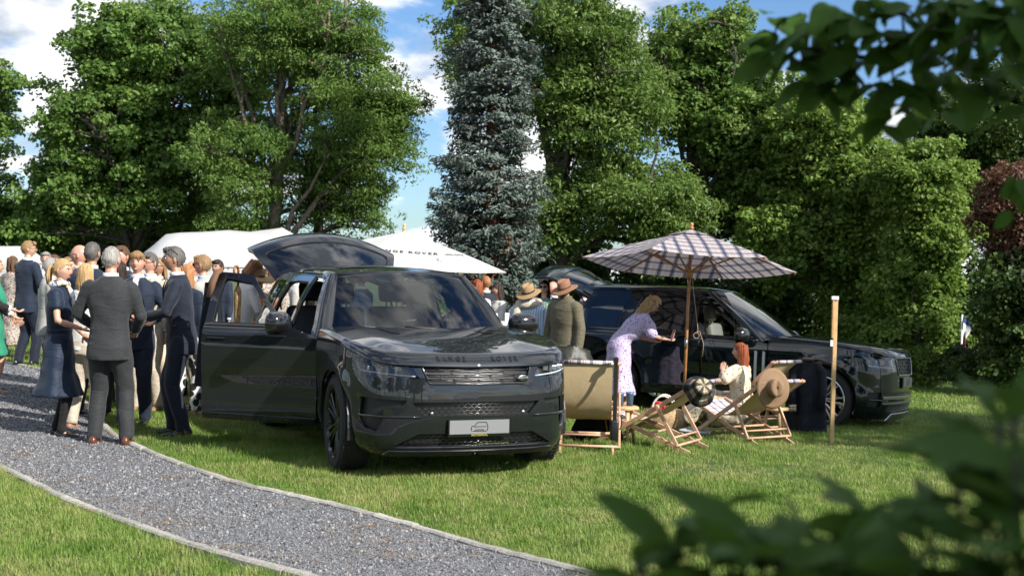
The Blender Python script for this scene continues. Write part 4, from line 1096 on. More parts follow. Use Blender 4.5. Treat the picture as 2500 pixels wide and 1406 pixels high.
    for i,(a,b,y0,y1,d,lab) in enumerate([(-80,230,500,680,36,'dark hedge bush behind the small left tent'),(200,430,560,690,37,'dark hedge bush behind the crowd of guests'),(420,640,500,660,37,'dark hedge bush under the tall ash'),(1290,1480,560,800,33,'dark bush behind the olive jacket display'),(1460,1760,620,840,34,'dark bush behind the plaid parasol'),(1740,2060,640,880,34,'dark bush behind the windscreen of the green car'),(2040,2300,700,960,33,'dark bush in the shade under the right maples'),(2270,2500,620,960,34,'dark bush behind the limp flag')]):
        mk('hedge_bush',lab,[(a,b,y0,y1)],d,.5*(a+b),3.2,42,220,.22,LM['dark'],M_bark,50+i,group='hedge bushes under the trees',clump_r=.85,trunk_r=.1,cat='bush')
    # tree standing right of the lawn, outside the picture: its shade lies beyond the wooden stake
    tree('lime_tree','tall lime tree that shades the lawn beyond the wooden stake',(12.7,10.9,float(Gz(12.7,10.9))),9,[(0,0,6.2,2.8,2.8,1.7),(1.8,-1,7.4,2,2,1.4)],60,200,.30,LM['maple'],M_bark,41,clump_r=.95)
build_trees()
P1=paint('charcoal_paint',(.004,.0055,.008),(.026,.029,.034),.40,.35)
P2=paint('dark_green_paint',(.0015,.0045,.006),(.007,.016,.019),.40,.3)
SEAT1=pm('grey_leather',(.05,.055,.06),.5,bump=(40,.2)); SEAT2=pm('cream_leather',(.42,.38,.32),.5,bump=(40,.2))
DASH1=pm('dash_grey',(.16,.165,.17),.65); 
CAR1=dict(
 plan=[(.87,0),(.862,.25),(.835,.5),(.765,.72),(.62,.88),(.42,.965),(.12,1.0),(-.6,1.005),(-1.5,1.01),(-2.4,1.015),(-3.0,1.01),(-3.5,.985),(-3.85,.90),(-4.02,.70),(-4.08,.35),(-4.09,0)],
 corner=(.80,1.32), wb=2.997, wr=.405, arch=.455,
 side=([.20,.30,.38,.45,.60,.80,1.0,1.09,1.14,1.18,1.40,1.56,1.62,1.66,1.72],[.13,.06,.030,.018,.014,.004,0,.008,.028,.05,.135,.225,.27,.30,.38]),
 front=([.20,.25,.30,.38,.50,.62,.75,.85,.93,1.0],[.10,.055,.028,.012,0,0,.006,.022,.045,.07]),
 rear=([.3,.45,.6,.8,1.0,1.2,1.5,1.75],[.06,.01,0,.02,.05,.12,.26,.42]),
 hoodz=([-.80,-.3,.1,.4,.65,.9],[1.205,1.186,1.150,1.108,1.066,1.020]), hx=-.60, hc=-.47, txt=(.815,.052,.10), vents=True,
 bx=.40, ba0=-21, ba1=28.5, bz1=.62, zb=.225, zs=.320,
 grille=[(0,.942,0),(.485,.942),(.425,.80,.03),(0,.80,0)], gw=(.43,.49), rows=4, gbar=M_gun, badge=(.40,.845),
 mid=[(0,.655,0),(.56,.655),(.46,.545),(0,.545,0)], low=[(0,.40,0),(.50,.40),(.72,.285),(0,.285,0)],
 lamp=[(.57,.935),(.50,.845),(.72,.842),(.95,.868),(1.12,.915),(1.17,.965)], drl=(.857,.905),
 intake=[(.60,.672),(1.04,.685),(1.06,.50),(.99,.43),(.86,.41),(.80,.50),(.79,.625),(.64,.625)], fins=(.535,), sens=.565,
 lip=[(-.84,.222),(.84,.222),(.76,.262),(-.76,.262)], plate=.455,
 doors=[-.60,-1.80,-2.88], belt1=1.165, belt2=1.175, hz_=1.05, hmat=M_blk, frame_mat=M_blk, card=M_dkin,
 dframe=[dict(out=[(-.94,1.172),(-1.395,1.610),(-1.47,1.645),(-1.794,1.66)],win=[(-1.02,1.20),(-1.415,1.568,.05),(-1.715,1.605),(-1.715,1.20)],fx=-.86,fz=1.095,glass=M_gls,down=(-1,),bar=[(-1.12,1.20),(-1.12,1.30)],qwin=[(-1.025,1.202),(-1.115,1.202),(-1.115,1.28)],mir=(-.97,1.185)),
         dict(out=[(-1.806,1.635),(-2.4,1.64),(-2.80,1.625),(-2.874,1.58)],win=[(-1.88,1.185),(-1.88,1.58),(-2.4,1.585),(-2.72,1.57),(-2.80,1.185)],fx=-1.797,fz=1.145,glass=M_gls,down=(-1,))],
 open=48, sillmat=P1,
 upper=[('quarter_frame',[(-2.886,1.16),(-2.886,1.58),(-2.82,1.63),(-3.25,1.615),(-3.70,1.55),(-3.70,1.16)],'frame'),('quarter_window',[(-2.94,1.19),(-2.90,1.58),(-3.2,1.565),(-3.56,1.40),(-3.60,1.21)],'glass')],
 cant=[(-1.41,1.610),(-1.50,1.630),(-2.4,1.645),(-2.8,1.632),(-3.25,1.62),(-3.70,1.556),(-3.70,1.59),(-3.25,1.645),(-2.7,1.668),(-1.62,1.668),(-1.42,1.636)],
 roofz=([-3.75,-3.2,-2.4,-1.7,-1.26],[1.675,1.72,1.752,1.742,1.702]), roofw=([-3.8,-3.0,-1.3],[.69,.715,.72]), rooft=(-1.3,-3.70),
 wb0=(-.55,1.12,.82), wt=(-1.26,1.695,.63), rglass=M_glp, rx=-3.66, sillr=.85, track=.865,
 tail=dict(hinge=(-3.68,1.66),hw=.66,w1=.86,len=1.04,ang=33,bend=.5,dark=True),
 rim=pm('black_rim',(.010,.010,.011),.22,.3,.5), style=dict(n=5,split=(-.42,.0,.42),spread=.72,w=.026), seat=SEAT1, dash=DASH1, drv=1, paint=P1, steer=R_(-3), glassroof=[(-1.60,-.50),(-1.60,.50),(-3.3,.50),(-3.3,-.50)])
CAR2=dict(CAR1); CAR1=dict(CAR1)
CAR2.update(
 plan=[(.88,0),(.873,.25),(.85,.5),(.79,.73),(.65,.89),(.44,.975),(.12,1.005),(-.6,1.015),(-1.5,1.02),(-2.4,1.02),(-3.0,1.015),(-3.6,.99),(-3.98,.91),(-4.12,.70),(-4.17,.35),(-4.18,0)],
 wr=.41, arch=.462,
 side=([.20,.30,.38,.45,.60,.80,1.0,1.08,1.13,1.17,1.45,1.64,1.72,1.76,1.82],[.13,.06,.030,.018,.014,.004,0,.010,.030,.05,.14,.235,.285,.31,.40]),
 front=([.15,.20,.28,.38,.50,.62,.78,.88,.98,1.06],[.12,.07,.03,.012,0,0,.004,.014,.03,.06]),
 hoodz=([-.80,-.3,.1,.4,.65,.9],[1.205,1.197,1.180,1.158,1.130,1.098]), hx=-.60, hc=-.48, txt=(.735,.058,.10), vents=False, txtmat=M_slv,
 zb=.20, zs=.32, ba0=-23, ba1=29, bz1=.63, bx=.402,
 grille=[(0,1.0,0),(.47,1.0),(.40,.78,.03),(0,.78,0)], gw=(.405,.475), rows=5, gframe=M_slv, gbar=M_trim, badge=None,
 mid=[(0,.555,0),(.78,.555),(.78,.515),(0,.515,0)], low=[(0,.385,0),(.66,.385),(.70,.30),(0,.30,0)],
 lamp=[(.50,1.0),(.455,.85),(.70,.84),(.98,.865),(1.10,.92),(1.10,1.005)], drl=(.865,.89),
 intake=[(.82,.555),(1.02,.55),(1.02,.35),(.82,.35)], fins=(.45,), sens=.70, lip=None, bars=[(.465,.505,.80),(.40,.425,.80)], skid=[(-.62,.185),(.62,.185),(.52,.275),(-.52,.275)],
 plate=.685, doors=[-.73,-1.86,-2.92], belt1=1.125, belt2=1.15, hz_=1.0, hmat=P2, card=pm('cream_trim',(.38,.34,.29),.6),
 dframe=[dict(out=[(-.95,1.135),(-1.73,1.695),(-1.80,1.715),(-1.854,1.72)],win=[(-1.06,1.165),(-1.70,1.625,.05),(-1.785,1.655),(-1.785,1.165)],fx=-.86,fz=1.085,glass=M_gls,down=(-1,),bar=[(-1.20,1.165),(-1.20,1.25)],qwin=[(-1.07,1.167),(-1.195,1.167),(-1.195,1.245)],mir=(-1.10,1.15)),
         dict(out=[(-1.866,1.72),(-2.4,1.727),(-2.74,1.722),(-2.914,1.35)],win=[(-1.93,1.165),(-1.93,1.665),(-2.4,1.67),(-2.66,1.665),(-2.86,1.165)],fx=-1.857,fz=1.125,glass=M_glp,down=())],
 open=0, sillmat=M_blk, gills=(-.76,-.87),
 upper=[('quarter_frame',[(-2.926,1.15),(-2.924,1.35),(-2.75,1.722),(-3.2,1.722),(-3.48,1.695),(-3.84,1.15)],'frame'),('quarter_window',[(-2.985,1.18),(-2.965,1.36),(-2.82,1.665),(-3.15,1.665),(-3.38,1.645),(-3.74,1.19)],'glass')],
 cant=[(-1.72,1.703),(-1.80,1.722),(-2.4,1.733),(-2.85,1.73),(-3.2,1.728),(-3.50,1.70),(-3.50,1.735),(-3.2,1.755),(-2.7,1.762),(-1.9,1.762),(-1.74,1.73)],
 roofz=([-3.9,-3.2,-2.4,-2.0,-1.58],[1.800,1.825,1.84,1.832,1.792]), roofw=([-3.9,-3.0,-1.4],[.70,.72,.73]), rooft=(-1.6,-3.50),
 wb0=(-.57,1.145,.85), wt=(-1.58,1.785,.635), rx=-3.78,
 tail=dict(hinge=(-3.48,1.765),hw=.68,w1=.86,len=1.0,ang=23,bend=.5,dark=False),
 rim=pm('silver_rim',(.55,.55,.56),.25,1), style=dict(n=7,split=(-.17,.17),spread=.9,w=.030), seat=SEAT2, paint=P2, steer=R_(4), glassroof=None)
car1,B1=build_car(CAR1,'charcoal_suv','dark charcoal SUV with front door and tailgate open, black wheels',(-.581,11.02),R_(22.7))
car2,B2=build_car(CAR2,'dark_green_suv','dark green SUV with silver wheels and raised tailgate behind the plaid parasol',(4.52,17.19),R_(60.8),-.075)
# ================================================================== people
SK=pm('skin_light',(.52,.30,.21),.5,sss=.12,noise=(30,.10)); SKT=pm('skin_tanned',(.40,.21,.13),.48,sss=.12,noise=(30,.10)); SKR=pm('skin_ruddy',(.56,.28,.20),.48,sss=.12,noise=(30,.12))
M_eye=pm('eye_dark',(.03,.025,.02),.2); M_eyew=pm('eye_white',(.75,.73,.70),.3); M_lip=pm('lips',(.42,.13,.11),.4); M_teeth=pm('teeth',(.8,.78,.72),.3); M_lens_d=pm('sunglass_lens',(.01,.008,.007),.08,0,.6); M_brow=pm('brow',(.12,.07,.04),.8)
def cloth(name,col,rough=.75,noise=(40,.12),bump=None,sheen=.12):
    if name in MATS: return MATS[name]
    m=pm(name,col,rough,noise=noise,sheen=sheen,spec=.25); t=m.node_tree; b=t.nodes['Principled BSDF']; tc=N(t,'ShaderNodeTexCoord'); mp=N(t,'ShaderNodeMapping'); mp.inputs['Scale'].default_value=(5,5,11); mp.inputs['Rotation'].default_value=(.25,.35,0); L(t,tc.outputs['Object'],mp.inputs[0])
    n=N(t,'ShaderNodeTexNoise',i_Scale=1.0,i_Detail=2.5,i_Distortion=1.2); L(t,mp.outputs[0],n.inputs['Vector']); bp=N(t,'ShaderNodeBump'); bp.inputs['Strength'].default_value=.5; bp.inputs['Distance'].default_value=.022; L(t,n.outputs[0],bp.inputs['Height'])
    n2=N(t,'ShaderNodeTexNoise',i_Scale=220.0); L(t,tc.outputs['Object'],n2.inputs['Vector']); b2=N(t,'ShaderNodeBump'); b2.inputs['Strength'].default_value=.12; b2.inputs['Distance'].default_value=.003; L(t,n2.outputs[0],b2.inputs['Height']); L(t,bp.outputs[0],b2.inputs['Normal']); L(t,b2.outputs[0],b.inputs['Normal']); return m
C_grey=cloth('grey_suit',(.026,.028,.031)); C_navy=cloth('navy_suit',(.014,.021,.038)); C_navy2=cloth('dark_navy_suit',(.010,.014,.027)); C_blue=cloth('blue_navy_suit',(.011,.019,.037)); C_black=cloth('black_cloth',(.010,.010,.011)); C_white=cloth('white_cloth',(.60,.59,.57)); C_cream=cloth('cream_cloth',(.48,.42,.34)); C_beige=cloth('beige_cloth',(.42,.36,.28)); C_lgrey=cloth('light_grey_cloth',(.36,.35,.33)); C_green=cloth('emerald_cloth',(.02,.20,.12)); C_orange=cloth('orange_cloth',(.60,.17,.02)); C_navydress=cloth('navy_dress_cotton',(.006,.015,.036),.6); C_sblue=cloth('sky_blue_shirt',(.32,.48,.70)); C_shirt=cloth('white_shirt',(.64,.65,.67),.6,bump=(6,.1,.02)); C_brown=cloth('brown_cloth',(.14,.085,.05))
S_brown=pm('brown_leather',(.11,.035,.015),.28,coat=.4); S_black=pm('black_leather',(.012,.012,.013),.3,coat=.3); S_tan=pm('tan_leather',(.30,.16,.09),.5)
def print_mat(name, base, spots, scale=26, thr=.30, base2=None):
    m=pm(name,base,.75,bump=(9,.3,.03),sheen=.1,spec=.25); t=m.node_tree; b=t.nodes['Principled BSDF']; tc=N(t,'ShaderNodeTexCoord')
    cur=None
    for i,(col,sc,th) in enumerate(spots):
        v=N(t,'ShaderNodeTexVoronoi',i_Scale=sc,i_Randomness=1.0); mp=N(t,'ShaderNodeMapping'); mp.inputs['Location'].default_value=(i*3.1,i*1.7,0); L(t,tc.outputs['Object'],mp.inputs[0])
        nz=N(t,'ShaderNodeTexNoise',i_Scale=sc*1.5); L(t,tc.outputs['Object'],nz.inputs['Vector']); ad=N(t,'ShaderNodeVectorMath',operation='MULTIPLY_ADD'); ad.inputs[1].default_value=(.02,.02,.02); L(t,nz.outputs['Color'],ad.inputs[0]); L(t,mp.outputs[0],ad.inputs[2]); L(t,ad.outputs[0],v.inputs['Vector'])
        r=ramp(t,v.outputs['Distance'],[(th,(1,1,1)),(th+.04,(0,0,0))]); mx=N(t,'ShaderNodeMix',data_type='RGBA'); L(t,r.outputs[0],mx.inputs[0]); mx.inputs[7].default_value=(*col,1)
        if cur is None: mx.inputs[6].default_value=(*base,1)
        else: L(t,cur,mx.inputs[6])
        cur=mx.outputs[2]
    L(t,cur,b.inputs['Base Color']); return m
C_lilac=print_mat('lilac_print',(.50,.43,.62),[((.10,.05,.18),30,.26),((.20,.10,.28),44,.18)]); C_floral=print_mat('cream_floral',(.62,.55,.42),[((.30,.16,.08),24,.28),((.16,.16,.07),38,.20)]); C_floral2=print_mat('white_red_floral',(.36,.33,.28),[((.24,.05,.06),24,.3),((.07,.07,.06),34,.30)]); C_gdot=print_mat('green_print',(.13,.21,.17),[((.55,.60,.52),42,.25)]); C_zebra=print_mat('black_white_print',(.6,.6,.6),[((.01,.01,.01),11,.48)]); C_scarf=print_mat('silk_scarf_print',(.55,.56,.60),[((.55,.36,.03),22,.35),((.06,.10,.25),30,.30)]); C_knit=print_mat('crochet_cream',(.60,.50,.38),[((.30,.22,.14),60,.18)])
def hairm(name,c0,c1):
    if name in MATS: return MATS[name]
    m=pm(name,c0,.58,spec=.35); t=m.node_tree; b=t.nodes['Principled BSDF']; tc=N(t,'ShaderNodeTexCoord'); mp=N(t,'ShaderNodeMapping'); mp.inputs['Scale'].default_value=(90,90,9); L(t,tc.outputs['Object'],mp.inputs[0]); n=N(t,'ShaderNodeTexNoise',i_Scale=1.0,i_Detail=4.0); L(t,mp.outputs[0],n.inputs['Vector'])
    r=ramp(t,n.outputs[0],[(.15,c0),(.95,c1)]); L(t,r.outputs[0],b.inputs['Base Color']); bp=N(t,'ShaderNodeBump'); bp.inputs['Strength'].default_value=.7; bp.inputs['Distance'].default_value=.006; L(t,n.outputs[0],bp.inputs['Height']); L(t,bp.outputs[0],b.inputs['Normal']); return m
H_blond=hairm('hair_blond',(.26,.15,.06),(.58,.40,.20)); H_dblond=hairm('hair_dark_blond',(.16,.09,.04),(.36,.23,.11)); H_brown=hairm('hair_brown',(.05,.025,.012),(.16,.08,.04)); H_dark=hairm('hair_dark',(.012,.008,.007),(.05,.03,.022)); H_grey=hairm('hair_grey',(.16,.15,.14),(.40,.38,.35)); H_salt=hairm('hair_salt',(.04,.035,.032),(.17,.16,.15)); H_red=hairm('hair_auburn',(.12,.025,.010),(.36,.10,.035)); H_gin=hairm('hair_copper',(.22,.09,.03),(.48,.24,.11))
def ik(a,t,l1,l2,pole):
    a=Vector(a);t=Vector(t);d=t-a;L_=d.length
    if L_>(l1+l2)*.998: t=a+d.normalized()*(l1+l2)*.998; d=t-a; L_=d.length
    x=(l1*l1-l2*l2+L_*L_)/(2*L_); h=math.sqrt(max(0,l1*l1-x*x)); u=d.normalized(); p=Vector(pole); p=(p-u*p.dot(u)).normalized()
    return a+u*x+p*h,t
def loft(rings, n=22, pw=2.3):
    """rings (z,rx,ry,x0,y0) -> closed mesh"""
    V=[];F=[]
    for z,rx,ry,x0,y0 in rings:
        for j in range(n):
            t=2*math.pi*j/n; c,s=math.cos(t),math.sin(t); V.append(Vector((x0+rx*math.copysign(abs(c)**(2/pw),c),y0+ry*math.copysign(abs(s)**(2/pw),s),z)))
    for i in range(len(rings)-1):
        for j in range(n): F.append((i*n+j,i*n+(j+1)%n,(i+1)*n+(j+1)%n,(i+1)*n+j))
    F+=[tuple(range(n-1,-1,-1)),tuple(range((len(rings)-1)*n,len(rings)*n))]
    return V,F
def head_geo(female=False, wide=1.0, smile=0):
    nu,nv=30,24; V=[];F=[]
    for i in range(nv+1):
        ph=-math.pi/2+math.pi*i/nv
        for j in range(nu):
            th=2*math.pi*j/nu; x=math.cos(ph)*math.sin(th); y=math.cos(ph)*math.cos(th); z=math.sin(ph)
            X,Y,Z=x*.077*wide,y*.098,z*.118
            if z<0: 
                k=min(1,-z*1.05); X*=1-.30*k**1.6; 
                if y<0: Y*=1-.45*k
                else: Y*=1-.08*k
            if y<0: Y-=.006
            g=lambda cx,cz,sx,sz: math.exp(-((X-cx)/sx)**2-((Z-cz)/sz)**2) if y>0.2 else 0
            Y+=.021*g(0,-.022,.011,.020)+.016*g(0,.004,.009,.022)      # nose
            Y-=.012*(g(.031,.010,.015,.011)+g(-.031,.010,.015,.011))    # eye sockets
            Y+=.005*g(0,.032,.05,.010)                                   # brow
            Y+=.007*g(0,-.062,.022,.007)+.005*g(0,-.074,.018,.006)-.003*g(0,-.068,.02,.003)
            Y+=.008*g(0,-.100,.022,.014)                                 # chin
            X*=1+.05*math.exp(-((Z+.018)/.02)**2)*(1 if y>.3 else 0)
            V.append(Vector((X,Y,Z)))
    F=[(i*nu+j,i*nu+(j+1)%nu,(i+1)*nu+(j+1)%nu,(i+1)*nu+j) for i in range(nv) for j in range(nu)]
    return V,F
def hand_geo(k, wrist, dirv, palm_n, curl=.5, sc=1.0, side=1):
    """palm plus five bent fingers; dirv = forearm direction, palm_n = palm normal"""
    d=Vector(dirv).normalized(); n=Vector(palm_n); n=(n-d*n.dot(d)).normalized(); s=d.cross(n)*side
    w=Vector(wrist)
    for t,rw,rt in ((0,.026,.020),):
        pass
    M=Matrix((s,d,n)).transposed()
    k.ell(w+d*.045*sc,(.042*sc,.055*sc,.017*sc),10,8,rot=M)
    for i,(off,ln) in enumerate(((-.030,.070),(-.010,.080),(.010,.076),(.029,.058))):
        b=w+d*.088*sc+s*off*sc; c1=curl*.8; pts=[b-d*.02*sc,b]
        ang=0;p=b
        for j,f in enumerate((.45,.32,.23)):
            ang+=c1*(.7 if j==0 else 1.0); p=p+(d*math.cos(ang)+n*math.sin(ang))*ln*f*sc; pts.append(p)
        k.tube(pts,[.0095*sc,.0095*sc,.009*sc,.0082*sc,.006*sc],7)
    b=w+d*.025*sc-s*.034*sc; p1=b+(-s*.6+d*.7+n*.35).normalized()*.038*sc; p2=p1+(-s*.1+d*.8+n*.6).normalized()*.030*sc
    k.tube([b,p1,p2],[.013*sc,.011*sc,.008*sc],7)
def strand_hair(k, M, n, length, rng, back=True, curly=0, spread=.075, front=False, rad=.011, side=1.0):
    for i in range(n):
        a=rng.uniform(-1.95,1.95) if not front else rng.uniform(-2.9,2.9)
        th=math.pi+a*.82; x=math.sin(th)*.080*side; y=math.cos(th)*.100; z0=rng.uniform(.03,.10)
        ln=length*rng.uniform(.75,1.1); pts=[];m=7
        for j in range(m):
            t=j/(m-1); zz=z0-ln*t; f=1+.10*math.sin(t*3)+(.20*t if zz<-.1 else 0)
            xx=x*f; yy=y*f*(1-.15*t) if zz>-.12 else y*(1-.3*t)-.01
            if curly: xx+=curly*math.sin(t*14+i)*.5; yy+=curly*math.cos(t*12+i*2)*.5
            pts.append(M@Vector((xx,yy,zz)))
        k.tube(pts,[rad*.6,rad,rad,rad,rad*.95,rad*.8,rad*.3],4)
def person(label, pos, face, h, top, bottom=None, hair=('short',None), skin=SK, female=False, hands=None, head=(0,0,0), shoes=S_black, bend=0, feet=None, hem=.52, collar=None, tie=None, sleeves='long', glasses=None, smile=False, detail=1.0, legs=None, hipz=None, group=None, kind='suit', flare=.24, stance=0, belt=None, knees=(0,1,0), extra=None, loose=1.0, name='person', wide=1.0):
    """face: 0 away from the camera, 90 left, 180 towards it, -90 right. head=(yaw,pitch,roll) degrees"""
    rng=np.random.default_rng(abs(hash(label))%100000 if False else sum(map(ord,label)))
    s=h/1.8; root=empty(name,pos,R_(face),label,'person',group)
    vs=(.0145 if label.split()[0]+label.split()[1] in FRONT else .0195/min(1,detail+.1)); hz=.93 if hipz is None else hipz; dz=hz-.93; sw=.88 if female else .95
    be=R_(bend)
    def BD(p):
        p=Vector(p); p.z+=dz
        if bend and p.z>hz:
            t=float(sstep(p.z,hz-.02,hz+.28))*be; q=p-Vector((0,0,hz)); p=Vector((q.x,q.y*math.cos(t)+q.z*math.sin(t),q.z*math.cos(t)-q.y*math.sin(t)))+Vector((0,0,hz))
        return p*s
    # joints
    sh={sg:BD((sg*.185*sw,-.005,1.455)) for sg in (1,-1)}
    hd={}
    for i,sg in ((0,1),(1,-1)):
        t=(hands[i] if hands and hands[i] is not None else (sg*.27*sw,.06,.82))
        t=Vector(t)*s; el,t2=ik(sh[sg],t,.30*s,.265*s,Vector((sg*.7,-.6,-.35)) if not(hands and len(hands)>2) else Vector((sg*hands[2][0],hands[2][1],hands[2][2])))
        hd[sg]=(el,t2)
    ft={}
    for i,sg in ((0,1),(1,-1)):
        f=feet[i] if feet else (sg*.105,(.06 if sg>0 else -.05)*(1 if stance==0 else stance),0); a=Vector((f[0],f[1],f[2]+.085))*s
        hp=Vector((sg*.092,0,hz-.01))*s; kn,a2=ik(hp,a,.44*s,.42*s,Vector(knees)); ft[sg]=(hp,kn,a2)
    # ---- body: one continuous skin mesh
    b=MB(); rn=lambda q:[(z,rx*s,ry*s,x0*s,y0*s) for z,rx,ry,x0,y0 in q]
    tor=[(.84,.13,.095,0,0),(.95,.145,.105,0,0),(1.08,.115,.09,0,0),(1.25,.135,.10,0,.0),(1.40,.14*sw,.085,0,-.005),(1.49,.08,.06,0,-.01)]
    V,F=loft(tor,16); b.add([BD(v) for v in V],F)
    nk0=BD((0,-.012,1.44)); nk1=BD((0,.012,1.62)); b.tube([nk0,(nk0+nk1)*.5,nk1],[.066*s*sw,.055*s*sw,.055*s*sw],12)
    for sg in (1,-1):
        el,wr=hd[sg]; b.tube([sh[sg],sh[sg].lerp(el,.4),el,el.lerp(wr,.3),wr],[.048*s*sw,.045*s*sw,.036*s,.038*s,.025*s],10)
        hp,kn,an=ft[sg]; b.tube([hp,hp.lerp(kn,.3),kn,kn.lerp(an,.3),kn.lerp(an,.75),an],[.078*s,.075*s,.050*s,.052*s,.034*s,.034*s],10)
        if not shoes or female: b.tube([an,an+Vector((0,.04,-.05))*s,an+Vector((0,.12,-.072))*s],[.030*s,.026*s,.012*s],8)
    body=b.build('body',skin,root); voxel(body,.025 if kind=='suit' else .020,2,.5)
    Mh=Matrix.Translation(BD((0,.018,1.685)))@Euler((R_(-bend*.8),0,0)).to_matrix().to_4x4()@Euler((R_(head[1]),R_(head[2]),R_(head[0])),'ZXY').to_matrix().to_4x4()@Matrix.Scale(s*(.93 if female else .97),4)
    k=MB(); V,F=head_geo(female,wide); k.add([Mh@v for v in V],F)
    for sg in (1,-1):
        k.ell(Mh@Vector((sg*.079*wide,-.008,-.004)),(.009*s,.018*s,.031*s),8,6,rot=Mh.to_3x3().normalized())
        el,wr=hd[sg]; dv=(wr-el).normalized(); hand_geo(k,wr-dv*.01,dv,Vector((-sg*.9,.2,-.2)) if dv.z<-.6 else Vector((0,0,1)) if hands else Vector((-sg,0,0)),.55,s*.95,sg)
    # join head and hands to the body
    me=body.data; bm=bmesh.new(); bm.from_mesh(me); base=[bm.verts.new(v) for v in k.v]
    for q in k.f:
        try: f=bm.faces.new([base[i] for i in q]); f.smooth=True
        except ValueError: pass
    bm.normal_update(); bm.to_mesh(me); bm.free()
    for sg in (1,-1):
        e=MB(); e.ell(Mh@Vector((sg*.031,.082,.010)),(.0125*s,.008*s,.007*s),8,6,rot=Mh.to_3x3().normalized()); eo=e.build('eye',M_eyew,root,True)
        e=MB(); e.ell(Mh@Vector((sg*.031,.0885,.010)),(.0068*s,.004*s,.0065*s),8,6,rot=Mh.to_3x3().normalized()); e.build('iris',M_eye,eo,True)
        e=MB(); e.tube([Mh@Vector((sg*.016,.097,.026)),Mh@Vector((sg*.033,.094,.031)),Mh@Vector((sg*.048,.084,.026))],.0042*s,5); e.build('eyebrow',hair[1] or M_brow,root,True)
    e=MB(); sm=.006 if smile else 0
    e.tube([Mh@Vector((-.024,.088,-.066+sm)),Mh@Vector((-.010,.0965,-.068)),Mh@Vector((.010,.0965,-.068)),Mh@Vector((.024,.088,-.066+sm))],[.002*s,.0052*s,.0052*s,.002*s],6); mo=e.build('mouth',M_lip,root,True)
    if smile:
        e=MB(); e.tube([Mh@Vector((-.018,.093,-.0655+sm*.5)),Mh@Vector((0,.1005,-.0675)),Mh@Vector((.018,.093,-.0655+sm*.5))],[.002*s,.0045*s,.002*s],6); e.build('teeth',M_teeth,mo,True)
    # ---- hair
    st,hm=hair
    if st!='bald':
        k=MB(); V,F=head_geo(female,wide); keep=[]
        for v in V:
            zl=.052 if v.y>.055 else (.022 if v.y>.02 else (-.012 if v.y>-.03 else -.060))
            if st in('fringe',) and v.y>.05: zl=.035
            keep.append(v.z>zl+rng.normal(0,.004))
        th=.005 if st=='short' else (.024 if st=='curly' else .009)
        hv=[]
        for v in V:
            o=Vector((v.x,v.y*.9,v.z+.02)).normalized(); q=th*(1+.5*max(0,v.z/.118))*(1+.25*math.sin(v.x*160+v.z*90)*math.cos(v.y*120)); hv.append(Mh@(Vector((v.x,min(v.y,.094),v.z))+o*q))
        k.add(hv,[f for f in F if sum(keep[i] for i in f)>=3])
        if st=='long': strand_hair(k,Mh,70,.36,rng,rad=.013)
        if st=='vlong': strand_hair(k,Mh,80,.46,rng,rad=.014)
        if st=='curly': strand_hair(k,Mh,120,.34,rng,curly=.060,front=False,rad=.012,side=1.30)
        if st=='bob': strand_hair(k,Mh,60,.22,rng,rad=.013)
        if st=='pony':
            for i in range(16):
                a=rng.normal(0,.014,3); k.tube([Mh@Vector((a[0],-.10,.03+a[2])),Mh@Vector((a[0]*1.5,-.145+a[1],.01)),Mh@Vector((a[0]*2,-.15+a[1],-.07)),Mh@Vector((a[0]*1.6,-.135+a[1],-.16+a[2]))],[.008*s,.014*s,.014*s,.003*s],5)
        if st in('fringe','short2'):
            for i in range(46):
                x=rng.uniform(-.072,.072); ln=rng.uniform(.03,.055) if st=='fringe' else rng.uniform(.012,.025); y0=.095-7*x*x
                k.tube([Mh@Vector((x*.7,y0-.03,.125-abs(x)*.4)),Mh@Vector((x*.95,y0+.008,.098)),Mh@Vector((x*1.08,y0+.006,.085-ln))],[.005*s,.009*s,.002*s],5)
        if st in('short','short2','fringe','pony','bob'):
            VV=[v for v,kk in zip(V,keep) if kk]
            for i in range(170):
                v=VV[rng.integers(len(VV))]; nrm=Vector((v.x/.006,v.y/.0096,v.z/.0139)).normalized(); dn=Vector((v.x*2,-.05 if v.y<.02 else .04,-.35)); dn=(dn-nrm*dn.dot(nrm)).normalized(); ln=rng.uniform(.018,.034); p0=v+nrm*(th+.000)
                k.tube([Mh@(p0-dn*ln*.5-nrm*.002),Mh@(p0+nrm*rng.uniform(.001,.005)),Mh@(p0+dn*ln*.6+nrm*rng.uniform(-.001,.003))],[.001*s,.0028*s,.0008*s],4,caps=False)
        ho=k.build('hair',hm,root,True)
    elif hm:
        k=MB(); V,F=head_geo(female,wide); keep=[(v.z>-.055 and v.z<.045 and v.y<.0) for v in V]
        k.add([Mh@(v+Vector((v.x,v.y,0)).normalized()*.004) for v in V],[f for f in F if all(keep[i] for i in f)]); k.build('hair',hm,root,True)
    if glasses:
        k=MB(); fm=M_lens_d if 'sun' in glasses else pm('spectacle_wire',(.05,.05,.05),.4)
        up=.085 if 'up' in glasses else 0; Mg=Mh@Matrix.Translation((0,0,0)) if not up else Mh@Matrix.Translation((0,-.005,.0))@Matrix.Rotation(R_(38),4,'X')@Matrix.Translation((0,.012,.045))
        for sg in (1,-1):
            k.tube([Mg@Vector((sg*.058,.088,.018)),Mg@Vector((sg*.08,.06,.018)),Mg@Vector((sg*.083,-.01,.010))],.003*s,5)
            ring=[Mg@Vector((sg*.033+.026*math.cos(t),.106-.3*abs(sg*.033+.026*math.cos(t))**1.6,.009+.019*math.sin(t))) for t in np.linspace(0,6.283,17)]
            k.tube(ring,.0028*s,5,caps=False)
            if 'sun' in glasses: k.add(ring[:-1],[tuple(range(16))])
        k.tube([Mg@Vector((-.008,.110,.014)),Mg@Vector((.008,.110,.014))],.0028*s,5)
